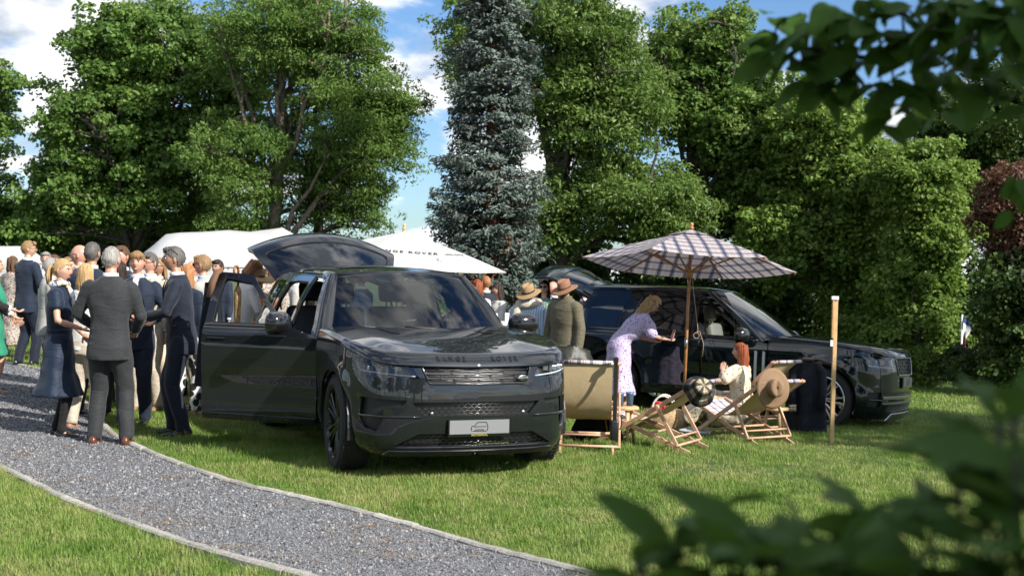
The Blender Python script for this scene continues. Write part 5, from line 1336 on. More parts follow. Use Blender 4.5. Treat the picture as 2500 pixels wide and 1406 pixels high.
        k.build('glasses',fm,root)
    # ---- clothes
    def folds(o,amp=.006,fx=9,seed=0):
        me=o.data; n=len(me.vertices); co=np.empty(n*3,np.float32); me.vertices.foreach_get('co',co); co=co.reshape(-1,3); no=np.empty(n*3,np.float32); me.vertices.foreach_get('normal',no); no=no.reshape(-1,3)
        ph=seed*1.3; d=np.sin(co[:,2]*fx*3+np.sin(co[:,0]*14+ph)*2+ph)*np.sin(co[:,0]*fx+co[:,1]*fx*.8+co[:,2]*4+ph*2)
        me.vertices.foreach_set('co',(co+no*(d*amp)[:,None]).ravel()); me.update()
    sd=rng.integers(100)
    if kind=='suit':
        k=MB(); w=sw
        rings=[(.775,.212*w,.152,0,-.008),(.90,.202*w,.146,0,-.006),(1.02,.183*w,.132,0,-.002),(1.12,.176*w,.126,0,0),(1.25,.198*w,.137,0,.004),(1.38,.212*w,.132,0,0),(1.455,.195*w,.108,0,-.008),(1.505,.120*w,.085,0,-.012),(1.535,.082,.074,0,-.012)]
        V,F=loft(rings,26); k.add([BD(v) for v in V],F)
        for sg in (1,-1):
            el,wr=hd[sg]; d=(wr-el).normalized(); k.tube([sh[sg]+Vector((-sg*.03,0,.0))*s,sh[sg]+Vector((sg*.004,0,-.02))*s,sh[sg].lerp(el,.5),el,el.lerp(wr,.5),wr-d*.028*s],[.070*s*w,.077*s*w,.068*s*w,.060*s*w,.055*s*w,.050*s*w],12)
        jo=k.build('jacket',top,root); voxel(jo,vs*1.1,4,.75); folds(jo,.0045,8,sd)
        # cuffs and collar of the shirt
        if collar:
            k=MB(); V,F=loft([(1.515,.078,.073,0,-.008),(1.55,.070,.068,0,-.002),(1.565,.067,.066,0,.002)],20,2); k.add([BD(v) for v in V],F)
            if face>60 or face<-60 or True:
                V,F=loft([(1.20,.045,.02,0,.118),(1.36,.050,.02,0,.118),(1.48,.040,.02,0,.075),(1.525,.03,.02,0,.058)],10,2); k.add([BD(v) for v in V],F)
            k.build('shirt',collar,root,True)
            for sg in (1,-1):
                el,wr=hd[sg]; d=(wr-el).normalized(); k=MB(); k.tube([wr-d*.05*s,wr-d*.012*s],.040*s,10); k.build('cuff',collar,root,True)
            # lapels
            for sg in (1,-1):
                P=[BD(q) for q in ((sg*.055,.082,1.515),(sg*.085,.130,1.40),(sg*.070,.141,1.375),(sg*.012,.146,1.16),(sg*.028,.128,1.36),(sg*.028,.085,1.50))]; mesh('lapel',P+[p+Vector((0,-.006,0)) for p in P],[(0,1,2,3,4,5)],top,root)
        if tie:
            k=MB(); k.tube([BD((0,.10,1.515)),BD((0,.138,1.42)),BD((0,.146,1.18))],[.012*s,.026*s,.034*s],8,sq=(1,.3)); k.build('tie',tie,root,True)
    elif kind in('dress','blouse'):
        k=MB(); w=sw
        up=[(1.08,.150,.118,0,0),(1.18,.165*w/.88,.128,0,.006),(1.30,.182,.140,0,.014),(1.40,.190,.118,0,.004),(1.465,.170,.090,0,-.008),(1.505,.105,.075,0,-.012),(1.525,.080,.068,0,-.010)]
        if kind=='dress' and legs!='seated':
            lo=[(hem,flare,flare*.82,0,0),(hem+(1.0-hem)*.4,.20+.35*(flare-.2),.165,0,0),(.93,.182,.145,0,-.004),(1.0,.165,.130,0,0)]
        else: lo=[(.86,.180,.142,0,0),(.95,.172,.135,0,0)]
        if loose!=1: up=[(z,rx*(loose if z<1.35 else 1.04),ry*(loose if z<1.35 else 1.04),a_,b_) for z,rx,ry,a_,b_ in up]; lo=[(z,rx*(loose if z>.9 else 1.05),ry*(loose if z>.9 else 1.05),a_,b_) for z,rx,ry,a_,b_ in lo]
        V,F=loft(lo+up,30,2.1)
        if kind=='dress':
            for i,v in enumerate(V):
                if v.z<.95: 
                    t=math.atan2(v.y,v.x); a=(.95-v.z)/.95; f=1+.10*a*math.sin(t*7+sd); v.x*=f; v.y*=f
        k.add([BD(v) for v in V],F)
        if sleeves!='none':
            for sg in (1,-1):
                el,wr=hd[sg]; d=(wr-el).normalized()
                if sleeves=='short': k.tube([sh[sg]+Vector((-sg*.04,0,.0))*s,sh[sg]+Vector((sg*.01,0,-.005))*s,sh[sg].lerp(el,.35),sh[sg].lerp(el,.62)],[.062*s,.078*s,.082*s,.074*s],12)
                elif sleeves=='puff': k.tube([sh[sg]+Vector((-sg*.04,0,.0))*s,sh[sg]+Vector((sg*.01,0,.005))*s,sh[sg].lerp(el,.45),sh[sg].lerp(el,.85),el.lerp(wr,.12)],[.058*s,.082*s,.095*s,.088*s,.055*s],12)
                else: k.tube([sh[sg]+Vector((-sg*.04,0,.0))*s,sh[sg],sh[sg].lerp(el,.5),el,el.lerp(wr,.45),wr-d*.03*s],[.060*s,.068*s,.062*s,.062*s,.064*s,.046*s],12)
        if legs=='seated':
            for sg in (1,-1):
                hp,kn,an=ft[sg]; k.tube([hp+Vector((0,-.05,0)),hp.lerp(kn,.5),kn,kn.lerp(an,.55),kn.lerp(an,.86)],[.145*s,.135*s,.115*s,.125*s,.135*s],12)
            k.ell(Vector((0,.12,hz*.62)),(.22,.30,.16))
        do=k.build('dress' if kind=='dress' else 'blouse',top,root); voxel(do,vs*1.1,4); folds(do,.006,10,sd)
        if belt:
            k=MB(); V,F=loft([(1.055,.158,.125,0,0),(1.10,.157,.125,0,0)],24,2.1); k.add([BD(v) for v in V],F); k.build('belt',belt,root,True)
    if legs=='stock':
        for sg in (1,-1):
            hp,kn,an=ft[sg]; k=MB(); k.tube([hp.lerp(kn,.5),kn,kn.lerp(an,.3),kn.lerp(an,.75),an,an+Vector((0,.02,-.04))*s],[.073*s,.056*s,.058*s,.040*s,.040*s,.036*s],12); k.build('black_leg',C_black,root,True)  # black tubes round both legs, from mid-thigh down to the foot
    # ---- trousers
    if bottom is not None:
        k=MB(); V,F=loft([(.80,.168,.125,0,-.01),(.93,.170,.125,0,-.008),(1.05,.160,.115,0,0)],20); k.add([v+Vector((0,0,dz)) for v in V] if s==1 else [(v+Vector((0,0,dz)))*s for v in V],F)
        for sg in (1,-1):
            hp,kn,an=ft[sg]; d=(an-kn).normalized(); k.tube([hp+Vector((0,0,.03)),hp.lerp(kn,.25),hp.lerp(kn,.6),kn,kn.lerp(an,.4),kn.lerp(an,.8),an+Vector((0,.005,-.035))*s],[.102*s,.108*s,.092*s,.080*s,.076*s,.070*s,.070*s],14)
        to=k.build('trousers',bottom,root); voxel(to,vs*1.1,4,.5); folds(to,.004,9,sd+3)
    # ---- shoes
    if shoes:
        for sg in (1,-1):
            hp,kn,an=ft[sg]; k=MB(); c=an-Vector((0,0,.085))*s
            prof=[(-.075,.020,.055),(-.06,.034,.085),(0,.036,.095),(.06,.042,.065),(.12,.046,.045),(.17,.040,.036),(.205,.018,.022)] if not female else [(-.06,.022,.05),(-.04,.034,.065),(.02,.036,.05),(.08,.042,.040),(.14,.038,.032),(.20,.012,.016)]
            V=[];F=[];n=10
            for y,w_,hh in prof:
                for j in range(n):
                    t=2*math.pi*j/n; V.append(c+Vector((w_*math.cos(t),y,max(0.004,hh*.5+hh*.5*math.sin(t))))*1.0*s if False else c+Vector((w_*math.cos(t)*s,y*s,max(.003,(hh*.5+hh*.55*math.sin(t)))*s)))
            for i in range(len(prof)-1):
                for j in range(n): F.append((i*n+j,i*n+(j+1)%n,(i+1)*n+(j+1)%n,(i+1)*n+j))
            F+=[tuple(range(n-1,-1,-1)),tuple(range((len(prof)-1)*n,len(prof)*n))]
            k.add(V,F); k.build('shoe',shoes,root,True)
    root['hands_dbg']=0; del root['hands_dbg']
    return dict(root=root,hand={sg:hd[sg][1] for sg in hd},elbow={sg:hd[sg][0] for sg in hd},Mh=Mh,BD=BD,s=s)
def G3(px,py): return gp(px,py)
def P_at(px,d): return onground(px,d)
GC='guests in the crowd'
FRONT=('womanin','manin','smilingman','seatedwoman','tallman')
def build_people():
    out={}
    P=person
    # --- the four in front
    out['navy_w']=P('woman in navy belted dress and patterned scarf with a blond ponytail',G3(140,1064),-84,1.70,C_navydress,None,('pony',H_blond),SK,True,[(.14,.26,1.10),(-.20,.20,1.02)],(-16,-4,0),S_black,hem=.41,kind='dress',flare=.31,sleeves='short',belt=C_navydress,legs='stock')
    out['grey_m']=P('man in grey suit and brown shoes seen from behind',G3(262,1086),3,1.84,C_grey,C_grey,('short',H_grey),SKR,False,[(.17,.24,1.02),(-.20,.24,1.06)],(-14,0,0),S_brown,collar=C_shirt,feet=[(.17,.0,0),(-.12,.0,0)])
    out['blond_m']=P('smiling man with blond fringe in navy suit facing the grey suit',G3(328,1035),186,1.80,C_blue,C_navy,('fringe',H_dblond),SKR,False,[(.16,.22,1.05),(-.20,.26,1.08)],(0,0,3),S_black,collar=C_shirt,smile=True)
    out['shade_m']=P('man in dark navy suit with sunglasses pushed up on his head',G3(438,1062),100,1.87,C_navy2,C_navy2,('short2',H_salt),SKT,False,[(.10,.36,1.10),(-.12,.34,1.13)],(6,4,0),S_black,collar=C_shirt,glasses='sun_up',smile=True,tie=C_navy,bend=5)
    # --- behind them
    out['tall_m']=P('tall man in navy suit seen from behind, turned towards the navy dress',G3(62,893),-32,1.92,C_blue,C_navy2,('short2',H_dblond),SK,False,[(.20,.20,1.0),(-.22,.10,.9)],(-38,0,0),S_black,collar=C_shirt,glasses='clear')
    out['bald_m']=P('bald man with spectacles in profile behind the ponytailed woman',P_at(196,14.6),78,1.86,C_navy,C_navy,('bald',None),SKR,False,None,(12,0,0),S_black,collar=C_shirt,glasses='clear',group=GC)
    out['back_m']=P('man with dark greying hair in navy suit, back turned, beside the bald man',P_at(222,13.6),-8,1.88,C_blue,C_navy,('short',H_salt),SKT,False,None,(0,0,0),S_black,collar=C_shirt,group=GC)
    out['blond_w']=P('woman with long straight blond hair and cream trousers behind the grey suit',P_at(207,12.6),-12,1.66,C_white,C_cream,('vlong',H_blond),SK,True,None,(0,0,0),S_tan,kind='blouse',group=GC)
    out['sun_m']=P('man in dark sunglasses and cream jacket behind the smiling man',P_at(366,14.2),168,1.79,C_cream,C_cream,('short2',H_salt),SKR,False,None,(-18,-4,0),S_tan,collar=C_shirt,glasses='sun',group=GC)
    out['sun_w']=P('woman in sunglasses and navy jacket between two suited men',P_at(389,15.6),175,1.74,C_navy,C_knit,('long',H_dblond),SKT,True,None,(-20,0,0),S_tan,collar=C_shirt,glasses='sun',group=GC)
    out['curly_m']=P('man with wavy brown hair half hidden behind the grey-haired head',P_at(298,14.8),150,1.86,C_navy2,C_navy2,('short2',H_brown),SKR,False,None,(10,0,0),S_black,collar=C_shirt,group=GC)
    out['darkh_w']=P('woman with long dark hair hidden behind the grey suit',P_at(288,13.6),10,1.70,C_black,C_black,('long',H_dark),SK,True,None,(0,0,0),S_black,kind='blouse',group=GC)
    out['green_w']=P('woman in emerald green dress with long auburn hair',P_at(-16,15.6),-70,1.68,C_green,None,('long',H_gin),SK,True,[(.12,.30,1.0),(-.14,.26,.98)],(0,0,0),S_tan,kind='dress',hem=.50,flare=.27,sleeves='puff')
    out['edge_m']=P('man in black suit holding his arm bent beside the emerald dress',P_at(-52,13.6),-80,1.80,C_black,C_lgrey if False else C_navy2,('short',H_dark),SK,False,[(.10,.36,1.12),(-.15,.32,1.05)],(0,0,0),S_black,collar=C_shirt)
    out['floral_w']=P('woman with dark hair in red and white floral dress',P_at(28,20.6),-30,1.70,C_floral2,None,('long',H_brown),SK,True,None,(0,0,0),S_tan,kind='dress',hem=.25,flare=.28,sleeves='long',group=GC)
    out['grey_w']=P('grey-blond woman in dark jacket beyond the ponytailed woman',P_at(163,16.4),-110,1.72,C_black,C_lgrey,('bob',H_dblond),SK,True,None,(0,0,0),S_black,kind='blouse',group=GC)
    out['lg_p']=P('person in light grey coat and beige trousers behind the navy dress',P_at(120,15.6),-60,1.70,C_lgrey,C_beige,('short2',H_grey),SKR,False,None,(0,0,0),S_brown,collar=C_shirt,group=GC)
    out['far1']=P('grey-haired man far back beside the tall man',P_at(112,20.5),170,1.78,C_lgrey,C_navy,('short2',H_grey),SKR,False,None,(20,0,0),S_black,collar=C_shirt,group=GC,detail=.8)
    out['far2']=P('brown-haired man far back near the small tent',P_at(134,21.5),150,1.76,C_navy,C_navy,('short2',H_brown),SKR,False,None,(0,0,0),S_black,collar=C_shirt,group=GC,detail=.8)
    out['lb_w']=P('woman with very long copper-blond hair behind the sunglasses man',P_at(455,13.9),-20,1.68,C_blue,C_zebra,('vlong',H_gin),SK,True,None,(0,0,0),S_tan,kind='blouse',group=GC)
    out['spec_m']=P('young man with spectacles and light blue shirt beside the car door',P_at(497,14.4),82,1.78,C_lgrey,C_beige,('fringe',H_dblond),SKR,False,None,(0,0,0),S_brown,collar=C_sblue,glasses='sun',group=GC)
    out['bald2']=P('smiling bald man behind the young man with spectacles',P_at(474,15.8),150,1.72,C_white,C_navy,('bald',H_grey),SKR,False,None,(-10,-6,0),S_black,collar=C_shirt,smile=True,group=GC)
    out['dark_far']=P('dark-haired man far behind the open car door',P_at(532,18.5),160,1.78,C_navy,C_navy,('short2',H_dark),SKT,False,None,(0,0,0),S_black,collar=C_shirt,group=GC,detail=.8)
    out['white_w']=P('woman in white jacket bending her head behind the door window',P_at(590,15.0),-66,1.76,C_white,C_white,('bob',H_gin),SK,True,[(.12,.36,1.05),(-.14,.34,1.0)],(0,-28,0),S_tan,kind='suit',bend=10,collar=C_white)
    out['hat_w']=P('woman in orange dress and wide straw hat behind the door window',P_at(628,15.6),-140,1.60,C_orange,None,('bob',H_brown),SKT,True,[(.12,.30,1.05),(-.12,.30,1.0)],(10,-12,0),S_tan,kind='dress',hem=.4,sleeves='short')
    out['flow_w']=P('woman in white floral blouse with sunglasses in her copper hair',P_at(664,16.6),-150,1.74,C_floral2,C_beige,('long',H_gin),SK,True,None,(10,-8,0),S_tan,kind='blouse',glasses='sun_up',group=GC)
    # seen through the car
    out['c1']=P('bald man in grey jacket beyond the rear door window',P_at(722,17.5),100,1.72,C_lgrey,C_navy,('bald',H_grey),SKR,False,None,(20,-10,0),S_black,collar=C_shirt,group=GC,detail=.8)
    out['c2']=P('grey-haired man in navy suit seen through the windscreen',P_at(884,18.6),62,1.74,C_navy,C_navy,('short',H_salt),SKT,False,None,(0,-6,0),S_black,collar=C_shirt,group=GC,detail=.8)
    out['c3']=P('man facing the grey-haired man seen through the windscreen',P_at(858,19.6),-100,1.78,C_white,C_beige,('short2',H_brown),SKR,False,None,(0,0,0),S_black,collar=C_shirt,group=GC,detail=.8)
    out['c4']=P('woman seen through the windscreen beside the white parasol pole',P_at(830,20.5),-150,1.72,C_cream,C_beige,('bob',H_brown),SKR,True,None,(0,0,0),S_black,kind='blouse',group=GC,detail=.8)
    out['c5']=P('man in pale blue jacket seen through the right of the windscreen',P_at(1060,18.4),100,1.74,C_lgrey,C_navy,('short',H_brown),SK,False,None,(0,0,0),S_black,collar=C_sblue,group=GC,detail=.8)
    # right of the car
    out['r1']=P('woman with long auburn hair and white lace blouse by the bar table',P_at(1166,18.6),24,1.70,C_white,C_white,('vlong',H_red),SK,True,None,(0,0,0),S_tan,kind='blouse',group='guests at the bar table')
    out['r2']=P('short-haired man behind the auburn-haired woman',P_at(1187,20.6),20,1.78,C_navy,C_navy,('short',H_gin),SKR,False,None,(0,0,0),S_black,collar=C_shirt,group='guests at the bar table',detail=.8)
    out['r3']=P('woman with long dark hair in white cardigan behind the bar table',P_at(1217,19.6),120,1.66,C_white,C_black,('long',H_dark),SK,True,[(.08,.28,1.10),(-.08,.28,1.08)],(-10,-6,0),S_black,kind='blouse',group='guests at the bar table')
    out['r4']=P('woman in green printed dress and sunglasses between the two mannequins',P_at(1330,18.8),150,1.74,C_gdot,None,('long',H_dark),SK,True,[(.20,.30,1.05),(-.14,.26,.98)],(16,0,0),S_black,kind='dress',hem=.45,sleeves='short',glasses='sun',group='guests at the bar table')
    out['r5']=P('bald man drinking behind the olive jacket mannequin',P_at(1352,20.4),120,1.74,C_black,C_navy,('bald',H_grey),SKR,False,[(.05,.26,1.45),(-.2,.1,.9)],(0,0,0),S_black,collar=C_shirt,group='guests at the bar table',detail=.8)
    out['r6']=P('short-haired man under the raised tailgate of the green car',P_at(1427,21.0),-60,1.72,C_navy,C_navy,('short',H_brown),SKR,False,None,(0,0,0),S_black,collar=C_shirt,group='guests at the bar table',detail=.8)
    # by the chairs
    out['lilac']=P('woman in lilac printed dress leaning forward to take a photo',G3(1508,1008),-84,1.72,C_lilac,None,('curly',H_blond),SK,True,[(.12,.66,1.05),(-.08,.50,1.02)],(-16,-12,0),S_tan,kind='dress',hem=.26,flare=.29,sleeves='puff',bend=36,loose=1.16,glasses='sun',smile=True)
    s=gp(1806,1052)
    out['seated']=P('seated woman with long auburn hair in cream floral dress',(s.x,s.y,s.z),62,1.66,C_floral,None,('vlong',H_red),SK,True,[(.10,.24,.74),(-.16,.20,.80)],(0,-4,0),S_tan,kind='dress',sleeves='puff',legs='seated',hipz=.28,feet=[(.13,.66,0),(-.10,.74,0)],knees=(0,.3,1))
    return out
PEOPLE=build_people()
# ================================================================== furniture, parasols, tents, displays
M_wood=pm('beech_wood',(.50,.31,.20),.55,noise=(14,.22),bump=(60,.15,.004)); M_wood2=pm('teak_wood',(.36,.17,.06),.5,noise=(14,.3)); M_pine=pm('pine_wood',(.55,.36,.18),.55,noise=(10,.2)); M_canvas=pm('tan_canvas',(.52,.405,.245),.85,noise=(120,.10),bump=(6,.25,.02),spec=.2); M_tent=pm('white_tent_fabric',(.60,.60,.60),.7,bump=(1.5,.25,.06)); M_tentin=M_tent; M_par=pm('white_parasol_fabric',(.60,.60,.59),.75)
def translucent(m,f,col):
    t=m.node_tree; b=t.nodes['Principled BSDF']; tr=N(t,'ShaderNodeBsdfTranslucent'); tr.inputs[0].default_value=(*col,1); mx=N(t,'ShaderNodeMixShader'); mx.inputs[0].default_value=f; L(t,b.outputs[0],mx.inputs[1]); L(t,tr.outputs[0],mx.inputs[2]); L(t,mx.outputs[0],t.nodes['Material Output'].inputs[0]); return tr
translucent(M_tent,.2,(.6,.6,.6)); translucent(M_par,.2,(.6,.59,.57))
def plaid(name, base, stripes_u, stripes_v, su, sv, tl=0):
    """woven check from UVs: list of (start,end,colour) within one repeat"""
    m=pm(name,base,.8,spec=.2); t=m.node_tree; b=t.nodes['Principled BSDF']; uv=N(t,'ShaderNodeUVMap'); sp=N(t,'ShaderNodeSeparateXYZ'); L(t,uv.outputs[0],sp.inputs[0]); outs=[]
    for ax,(st,sc) in enumerate(((stripes_u,su),(stripes_v,sv))):
        ml=N(t,'ShaderNodeMath',operation='MULTIPLY'); ml.inputs[1].default_value=sc; L(t,sp.outputs[ax],ml.inputs[0]); fr=N(t,'ShaderNodeMath',operation='FRACT'); L(t,ml.outputs[0],fr.inputs[0])
        stops=[(0,(1,1,1))]
        for a,e,c in st: stops+=[(a,c),(e,(1,1,1))]
        outs.append(ramp(t,fr.outputs[0],stops,'CONSTANT').outputs[0])
    mx=N(t,'ShaderNodeMix',data_type='RGBA',blend_type='MULTIPLY'); mx.inputs[0].default_value=1; L(t,outs[0],mx.inputs[6]); L(t,outs[1],mx.inputs[7])
    m2=N(t,'ShaderNodeMix',data_type='RGBA',blend_type='MULTIPLY'); m2.inputs[0].default_value=1; L(t,mx.outputs[2],m2.inputs[6]); m2.inputs[7].default_value=(*base,1)
    L(t,m2.outputs[2],b.inputs['Base Color'])
    if tl: tr=translucent(m,tl,base); L(t,m2.outputs[2],tr.inputs[0])
    return m
NV=(.20,.24,.36); NV2=(.30,.34,.46); RD=(.75,.30,.32); GY=(.50,.50,.55)
M_plaid=plaid('pink_navy_plaid',(.58,.51,.50),[(.05,.09,NV2),(.13,.36,NV),(.245,.255,RD),(.40,.44,NV2),(.62,.64,GY),(.70,.71,NV),(.80,.82,GY)],[(.06,.09,NV2),(.14,.34,NV2),(.24,.26,RD),(.40,.43,NV2),(.64,.66,GY),(.74,.75,NV)],5.2,5.2,.30)
M_plaidc=plaid('pale_check',(.66,.56,.54),[(.1,.4,NV2),(.55,.6,NV),(.75,.8,GY)],[(.1,.35,(.62,.64,.72)),(.6,.65,GY)],9,9)
M_tartan=plaid('dark_tartan',(.30,.27,.20),[(.05,.45,(.16,.18,.22)),(.60,.64,(2.2,2.0,1.6)),(.80,.84,(1.5,.4,.4))],[(.05,.45,(.16,.18,.22)),(.60,.64,(2.2,2.0,1.6)),(.85,.88,(.3,.3,.35))],5,5)
M_tartan2=plaid('tan_tartan',(.45,.38,.26),[(.05,.30,(.25,.27,.32)),(.55,.60,(.3,.3,.3)),(.80,.83,(1.2,.45,.4))],[(.05,.30,(.25,.27,.32)),(.55,.60,(.3,.3,.3))],6,6)
def uvmesh(name, V, F, UV, mats, parent=None, smooth=True, mi=None):
    o=mesh(name,V,F,mats,parent,smooth,mi); me=o.data; l=me.uv_layers.new(name='UVMap'); 
    for p in me.polygons:
        for li in p.loop_indices: l.data[li].uv=UV[me.loops[li].vertex_index]
    return o
# ---------------------------------------------------------------- deck chairs
def deck_chair(label, loc, yaw, canvas_top=True, wood=M_wood, canvas=M_canvas, group=None, back=(.52,.93), sc=1.0, slack=.10):
    """yaw as for people: 0 faces away, 90 left"""
    r=empty('deck_chair',loc,R_(yaw),label,'chair',group); r.scale=(sc,)*3
    w=.29; A0=Vector((0,.50,.0)); A1=Vector((0,-back[0],back[1])); B0=Vector((0,.56,.40)); B1=Vector((0,-.58,.0))
    for sg in (1,-1):
        x=sg*w; o=Vector((x,0,0)); k=MB(); k.bar(A0+o,A1+o,.024,.045,(0,1,.4)); k.ell(A1+o,(.014,.026,.026)); k.build('back_rail',wood,r)
        o=Vector((sg*(w-.035),0,0)); k=MB(); k.bar(B0+o,B1+o,.024,.042,(0,1,2)); 
        d=(B1-B0).normalized()
        for t in (.74,.82,.90): k.box(B0+o+d*((B1-B0).length*t)+Vector((0,0,.022)),(.024,.03,.016),Euler((R_(19),0,0)).to_matrix())
        k.build('seat_rail',wood,r)
        pv=A0.lerp(A1,.64); pb=B0.lerp(B1,.90)+Vector((0,0,.035)); o=Vector((sg*(w+.028),0,0)); k=MB(); k.bar(pv+o,pb+o,.022,.040,(0,1,0)); k.ell(pv+o,(.013,.024,.024)); k.build('prop_leg',wood,r)
    def dowel(p,ww,rr=.013,nm='crossbar'):
        k=MB(); k.tube([p-Vector((ww,0,0)),p+Vector((ww,0,0))],rr,10); k.build(nm,wood,r,True)
    dowel(A1,w+.035,.016); dowel(A0.lerp(A1,.10),w); dowel(B0,w-.02,.016); dowel(B0.lerp(B1,.60),w-.04); 
    pv=A0.lerp(A1,.64); pb=B0.lerp(B1,.90)+Vector((0,0,.035)); dowel(pb,w+.04); dowel(pv.lerp(pb,.80),w+.03,.011)
    # sling
    n=26;V=[];F=[];UV=[];mi=[]; m=9; a=A1+Vector((0,0,.005)); b=B0
    L1=.0
    for i in range(n+1):
        t=i/n; c1=Vector((0,-.18,.36)); c2=Vector((0,-.02,.14-slack*.3))
        p=a*(1-t)**3+c1*3*t*(1-t)**2+c2*3*t*t*(1-t)+b*t**3
        for j in range(m):
            x=(j/(m-1)*2-1); sag=(1-x*x)*.012*math.sin(math.pi*t); V.append(Vector((x*(w-.05+.01*t*0),p.y,p.z-sag+.004*math.sin(i*1.3+j)))); UV.append((x*.25,t*1.3))
    for i in range(n):
        for j in range(m-1): F.append((i*m+j,i*m+j+1,(i+1)*m+j+1,(i+1)*m+j)); mi.append(1 if (canvas_top and i>n-8) else 0)
    uvmesh('sling',V,F,UV,[canvas,M_plaidc],r,True,mi)
    k=MB(); k.tube([a-Vector((w-.05,0,0)),a+Vector((w-.05,0,0))],.021,10); o=k.build('sling_sleeve',M_plaidc if canvas_top else canvas,r,True)
    l=o.data.uv_layers.new(name='UVMap')
    for p in o.data.polygons:
        for li in p.loop_indices: v=o.data.vertices[o.data.loops[li].vertex_index].co; l.data[li].uv=(v.x*.9,v.z*.5)
    return r
def loc2(r, p):
    """world place of a point given in a thing's own frame"""
    return r.matrix_basis@Vector(p)
def seatpos(px,py,yaw,off=(0,-.55,0)):
    g=gp(px,py); d=Matrix.Rotation(R_(yaw),3,'Z')@Vector(off); x,y=g.x-d.x,g.y-d.y; return Vector((x,y,float(Gz(x,y))))
ch1=deck_chair('tan canvas deck chair with black strap, its back to the viewer beside the charcoal car',seatpos(1431,1108,-4),-4,group='deck chairs on the lawn',back=(.32,.87))
ch2=deck_chair('empty tan deck chair with the checked bucket hat on its corner',seatpos(1700,1102,60),60,group='deck chairs on the lawn',back=(.66,.70))
ch3=deck_chair('tan deck chair with the brown fedora hung on its back',seatpos(1890,1086,32),32,group='deck chairs on the lawn',back=(.66,.70))
ch4=deck_chair('deck chair half hidden under the dark jacket by the silver wheel',seatpos(1922,1058,30),30,group='deck chairs on the lawn',back=(.60,.86))
ch5=deck_chair('small orange wooden deck chair with pale canvas by the bar table',seatpos(1236,905,50,(0,0,0)),50,False,pm('orange_wood',(.55,.26,.07),.5),pm('pale_canvas',(.62,.58,.52),.85))
# ---------------------------------------------------------------- stools, cups
def stool(label, loc, h=.40, rad=.15, n=3):
    r=empty('stool',loc,.4,label,'stool','small pine stools'); k=MB(); k.lathe([(0,h),(rad-.01,h),(rad,h-.008),(rad,h-.026),(rad-.012,h-.034),(0,h-.034)],28); o=k.build('seat',M_pine,r); shade_auto(o)
    for i in range(n):
        a=2*math.pi*i/n+.3; k=MB(); k.tube([(rad*.62*math.cos(a),rad*.62*math.sin(a),h-.03),(rad*1.0*math.cos(a),rad*1.0*math.sin(a),0)],[.019,.015],10); k.build('leg',M_pine,r,True)
    return r
def cup(label, loc, mat, h=.10, r0=.036, handle=False, lid=None, group=None):
    r=empty('cup',loc,0,label,'cup',group); k=MB(); k.lathe([(0,0),(r0*.82,0),(r0,h),(r0+.002,h+.002),(r0-.004,h),(r0*.8,.006),(0,.006)],24); o=k.build('body',mat,r,True)
    if lid: k=MB(); k.lathe([(r0+.004,h-.004),(r0+.004,h+.010),(r0-.006,h+.014),(0,h+.014)],24); k.build('lid',lid,r,True)
    return r
M_bcup=pm('blue_enamel',(.05,.13,.24),.35); M_gcup=pm('green_enamel',(.16,.27,.15),.4)
s1=stool('pine stool holding two blue lidded cups beside the tan chair',gp(1523,1085)); z1=s1.location+Vector((0,0,.40))
cup('blue lidded cup on the pine stool, beside its twin',z1+Vector((-.05,.0,0)),M_bcup,.13,.040,lid=M_bcup,group='blue lidded cups'); cup('blue lidded cup on the pine stool, beside its twin',z1+Vector((.055,.04,0)),M_bcup,.13,.040,lid=M_bcup,group='blue lidded cups')
s2=stool('pine stool holding two green cups under the fedora chair',gp(1893,1070),.36); z2=s2.location+Vector((0,0,.36))
cup('green cup on the pine stool, beside its twin',z2+Vector((-.06,-.03,0)),M_gcup,.11,.046,group='green cups'); cup('green cup on the pine stool, beside its twin',z2+Vector((.045,.02,0)),M_gcup,.11,.046,group='green cups')
# ---------------------------------------------------------------- hats
M_straw=pm('straw',(.52,.36,.18),.8,noise=(60,.2),bump=(140,.8,.004)); M_felt=pm('brown_felt',(.24,.12,.07),.9,bump=(80,.3,.003)); M_fed=pm('tan_fedora_straw',(.22,.135,.075),.8,bump=(150,.8,.004)); M_band=pm('hat_band',(.012,.014,.03),.6)
def hat(name,label, M, mat, band, brim=.165, crown=.095, h=.115, pinch=True, droop=.01, wave=.01, r0=.088, cat='hat'):
    r=empty(name,label=label,cat=cat); r.matrix_world=M; n=36; prof=[(brim,droop*-1),(brim*.85,-droop*.4),(r0+.012,0),(r0,.012),(r0*.97,h*.5),(crown*.86,h*.92),(crown*.6,h*1.03),(crown*.25,h*.98),(0.001,h*.95)]
    V=[];F=[]
    for j in range(n):
        t=2*math.pi*j/n
        for i,(q,z) in enumerate(prof):
            x,y=q*math.cos(t)*.92,q*math.sin(t)*1.08
            if i<3: z+=wave*math.cos(2*t)*(q/brim)
            if pinch and i>=5: z-=.022*math.exp(-(x/.022)**2)*(1 if i>5 else .4); 
            if pinch and i in(4,5) and y>0: x*=1-.30*max(0,math.sin(t))**3
            V.append((x,y,z))
    p=len(prof)
    for j in range(n):
        for i in range(p-1): F.append((j*p+i,((j+1)%n)*p+i,((j+1)%n)*p+i+1,j*p+i+1))
    o=mesh('crown_and_brim',V,F,mat,r,True)
    m=o.modifiers.new('t','SOLIDIFY'); m.thickness=.004; m.offset=0
    k=MB(); V=[]
    for j in range(n):
        t=2*math.pi*j/n
        for z,q in ((.010,r0+.003),(.036,r0+.001)): V.append((q*math.cos(t)*.93,q*math.sin(t)*1.09,z))
    k.add(V,[(2*j,2*((j+1)%n),2*((j+1)%n)+1,2*j+1) for j in range(n)]); k.build('hat_band',band,r,True); return r
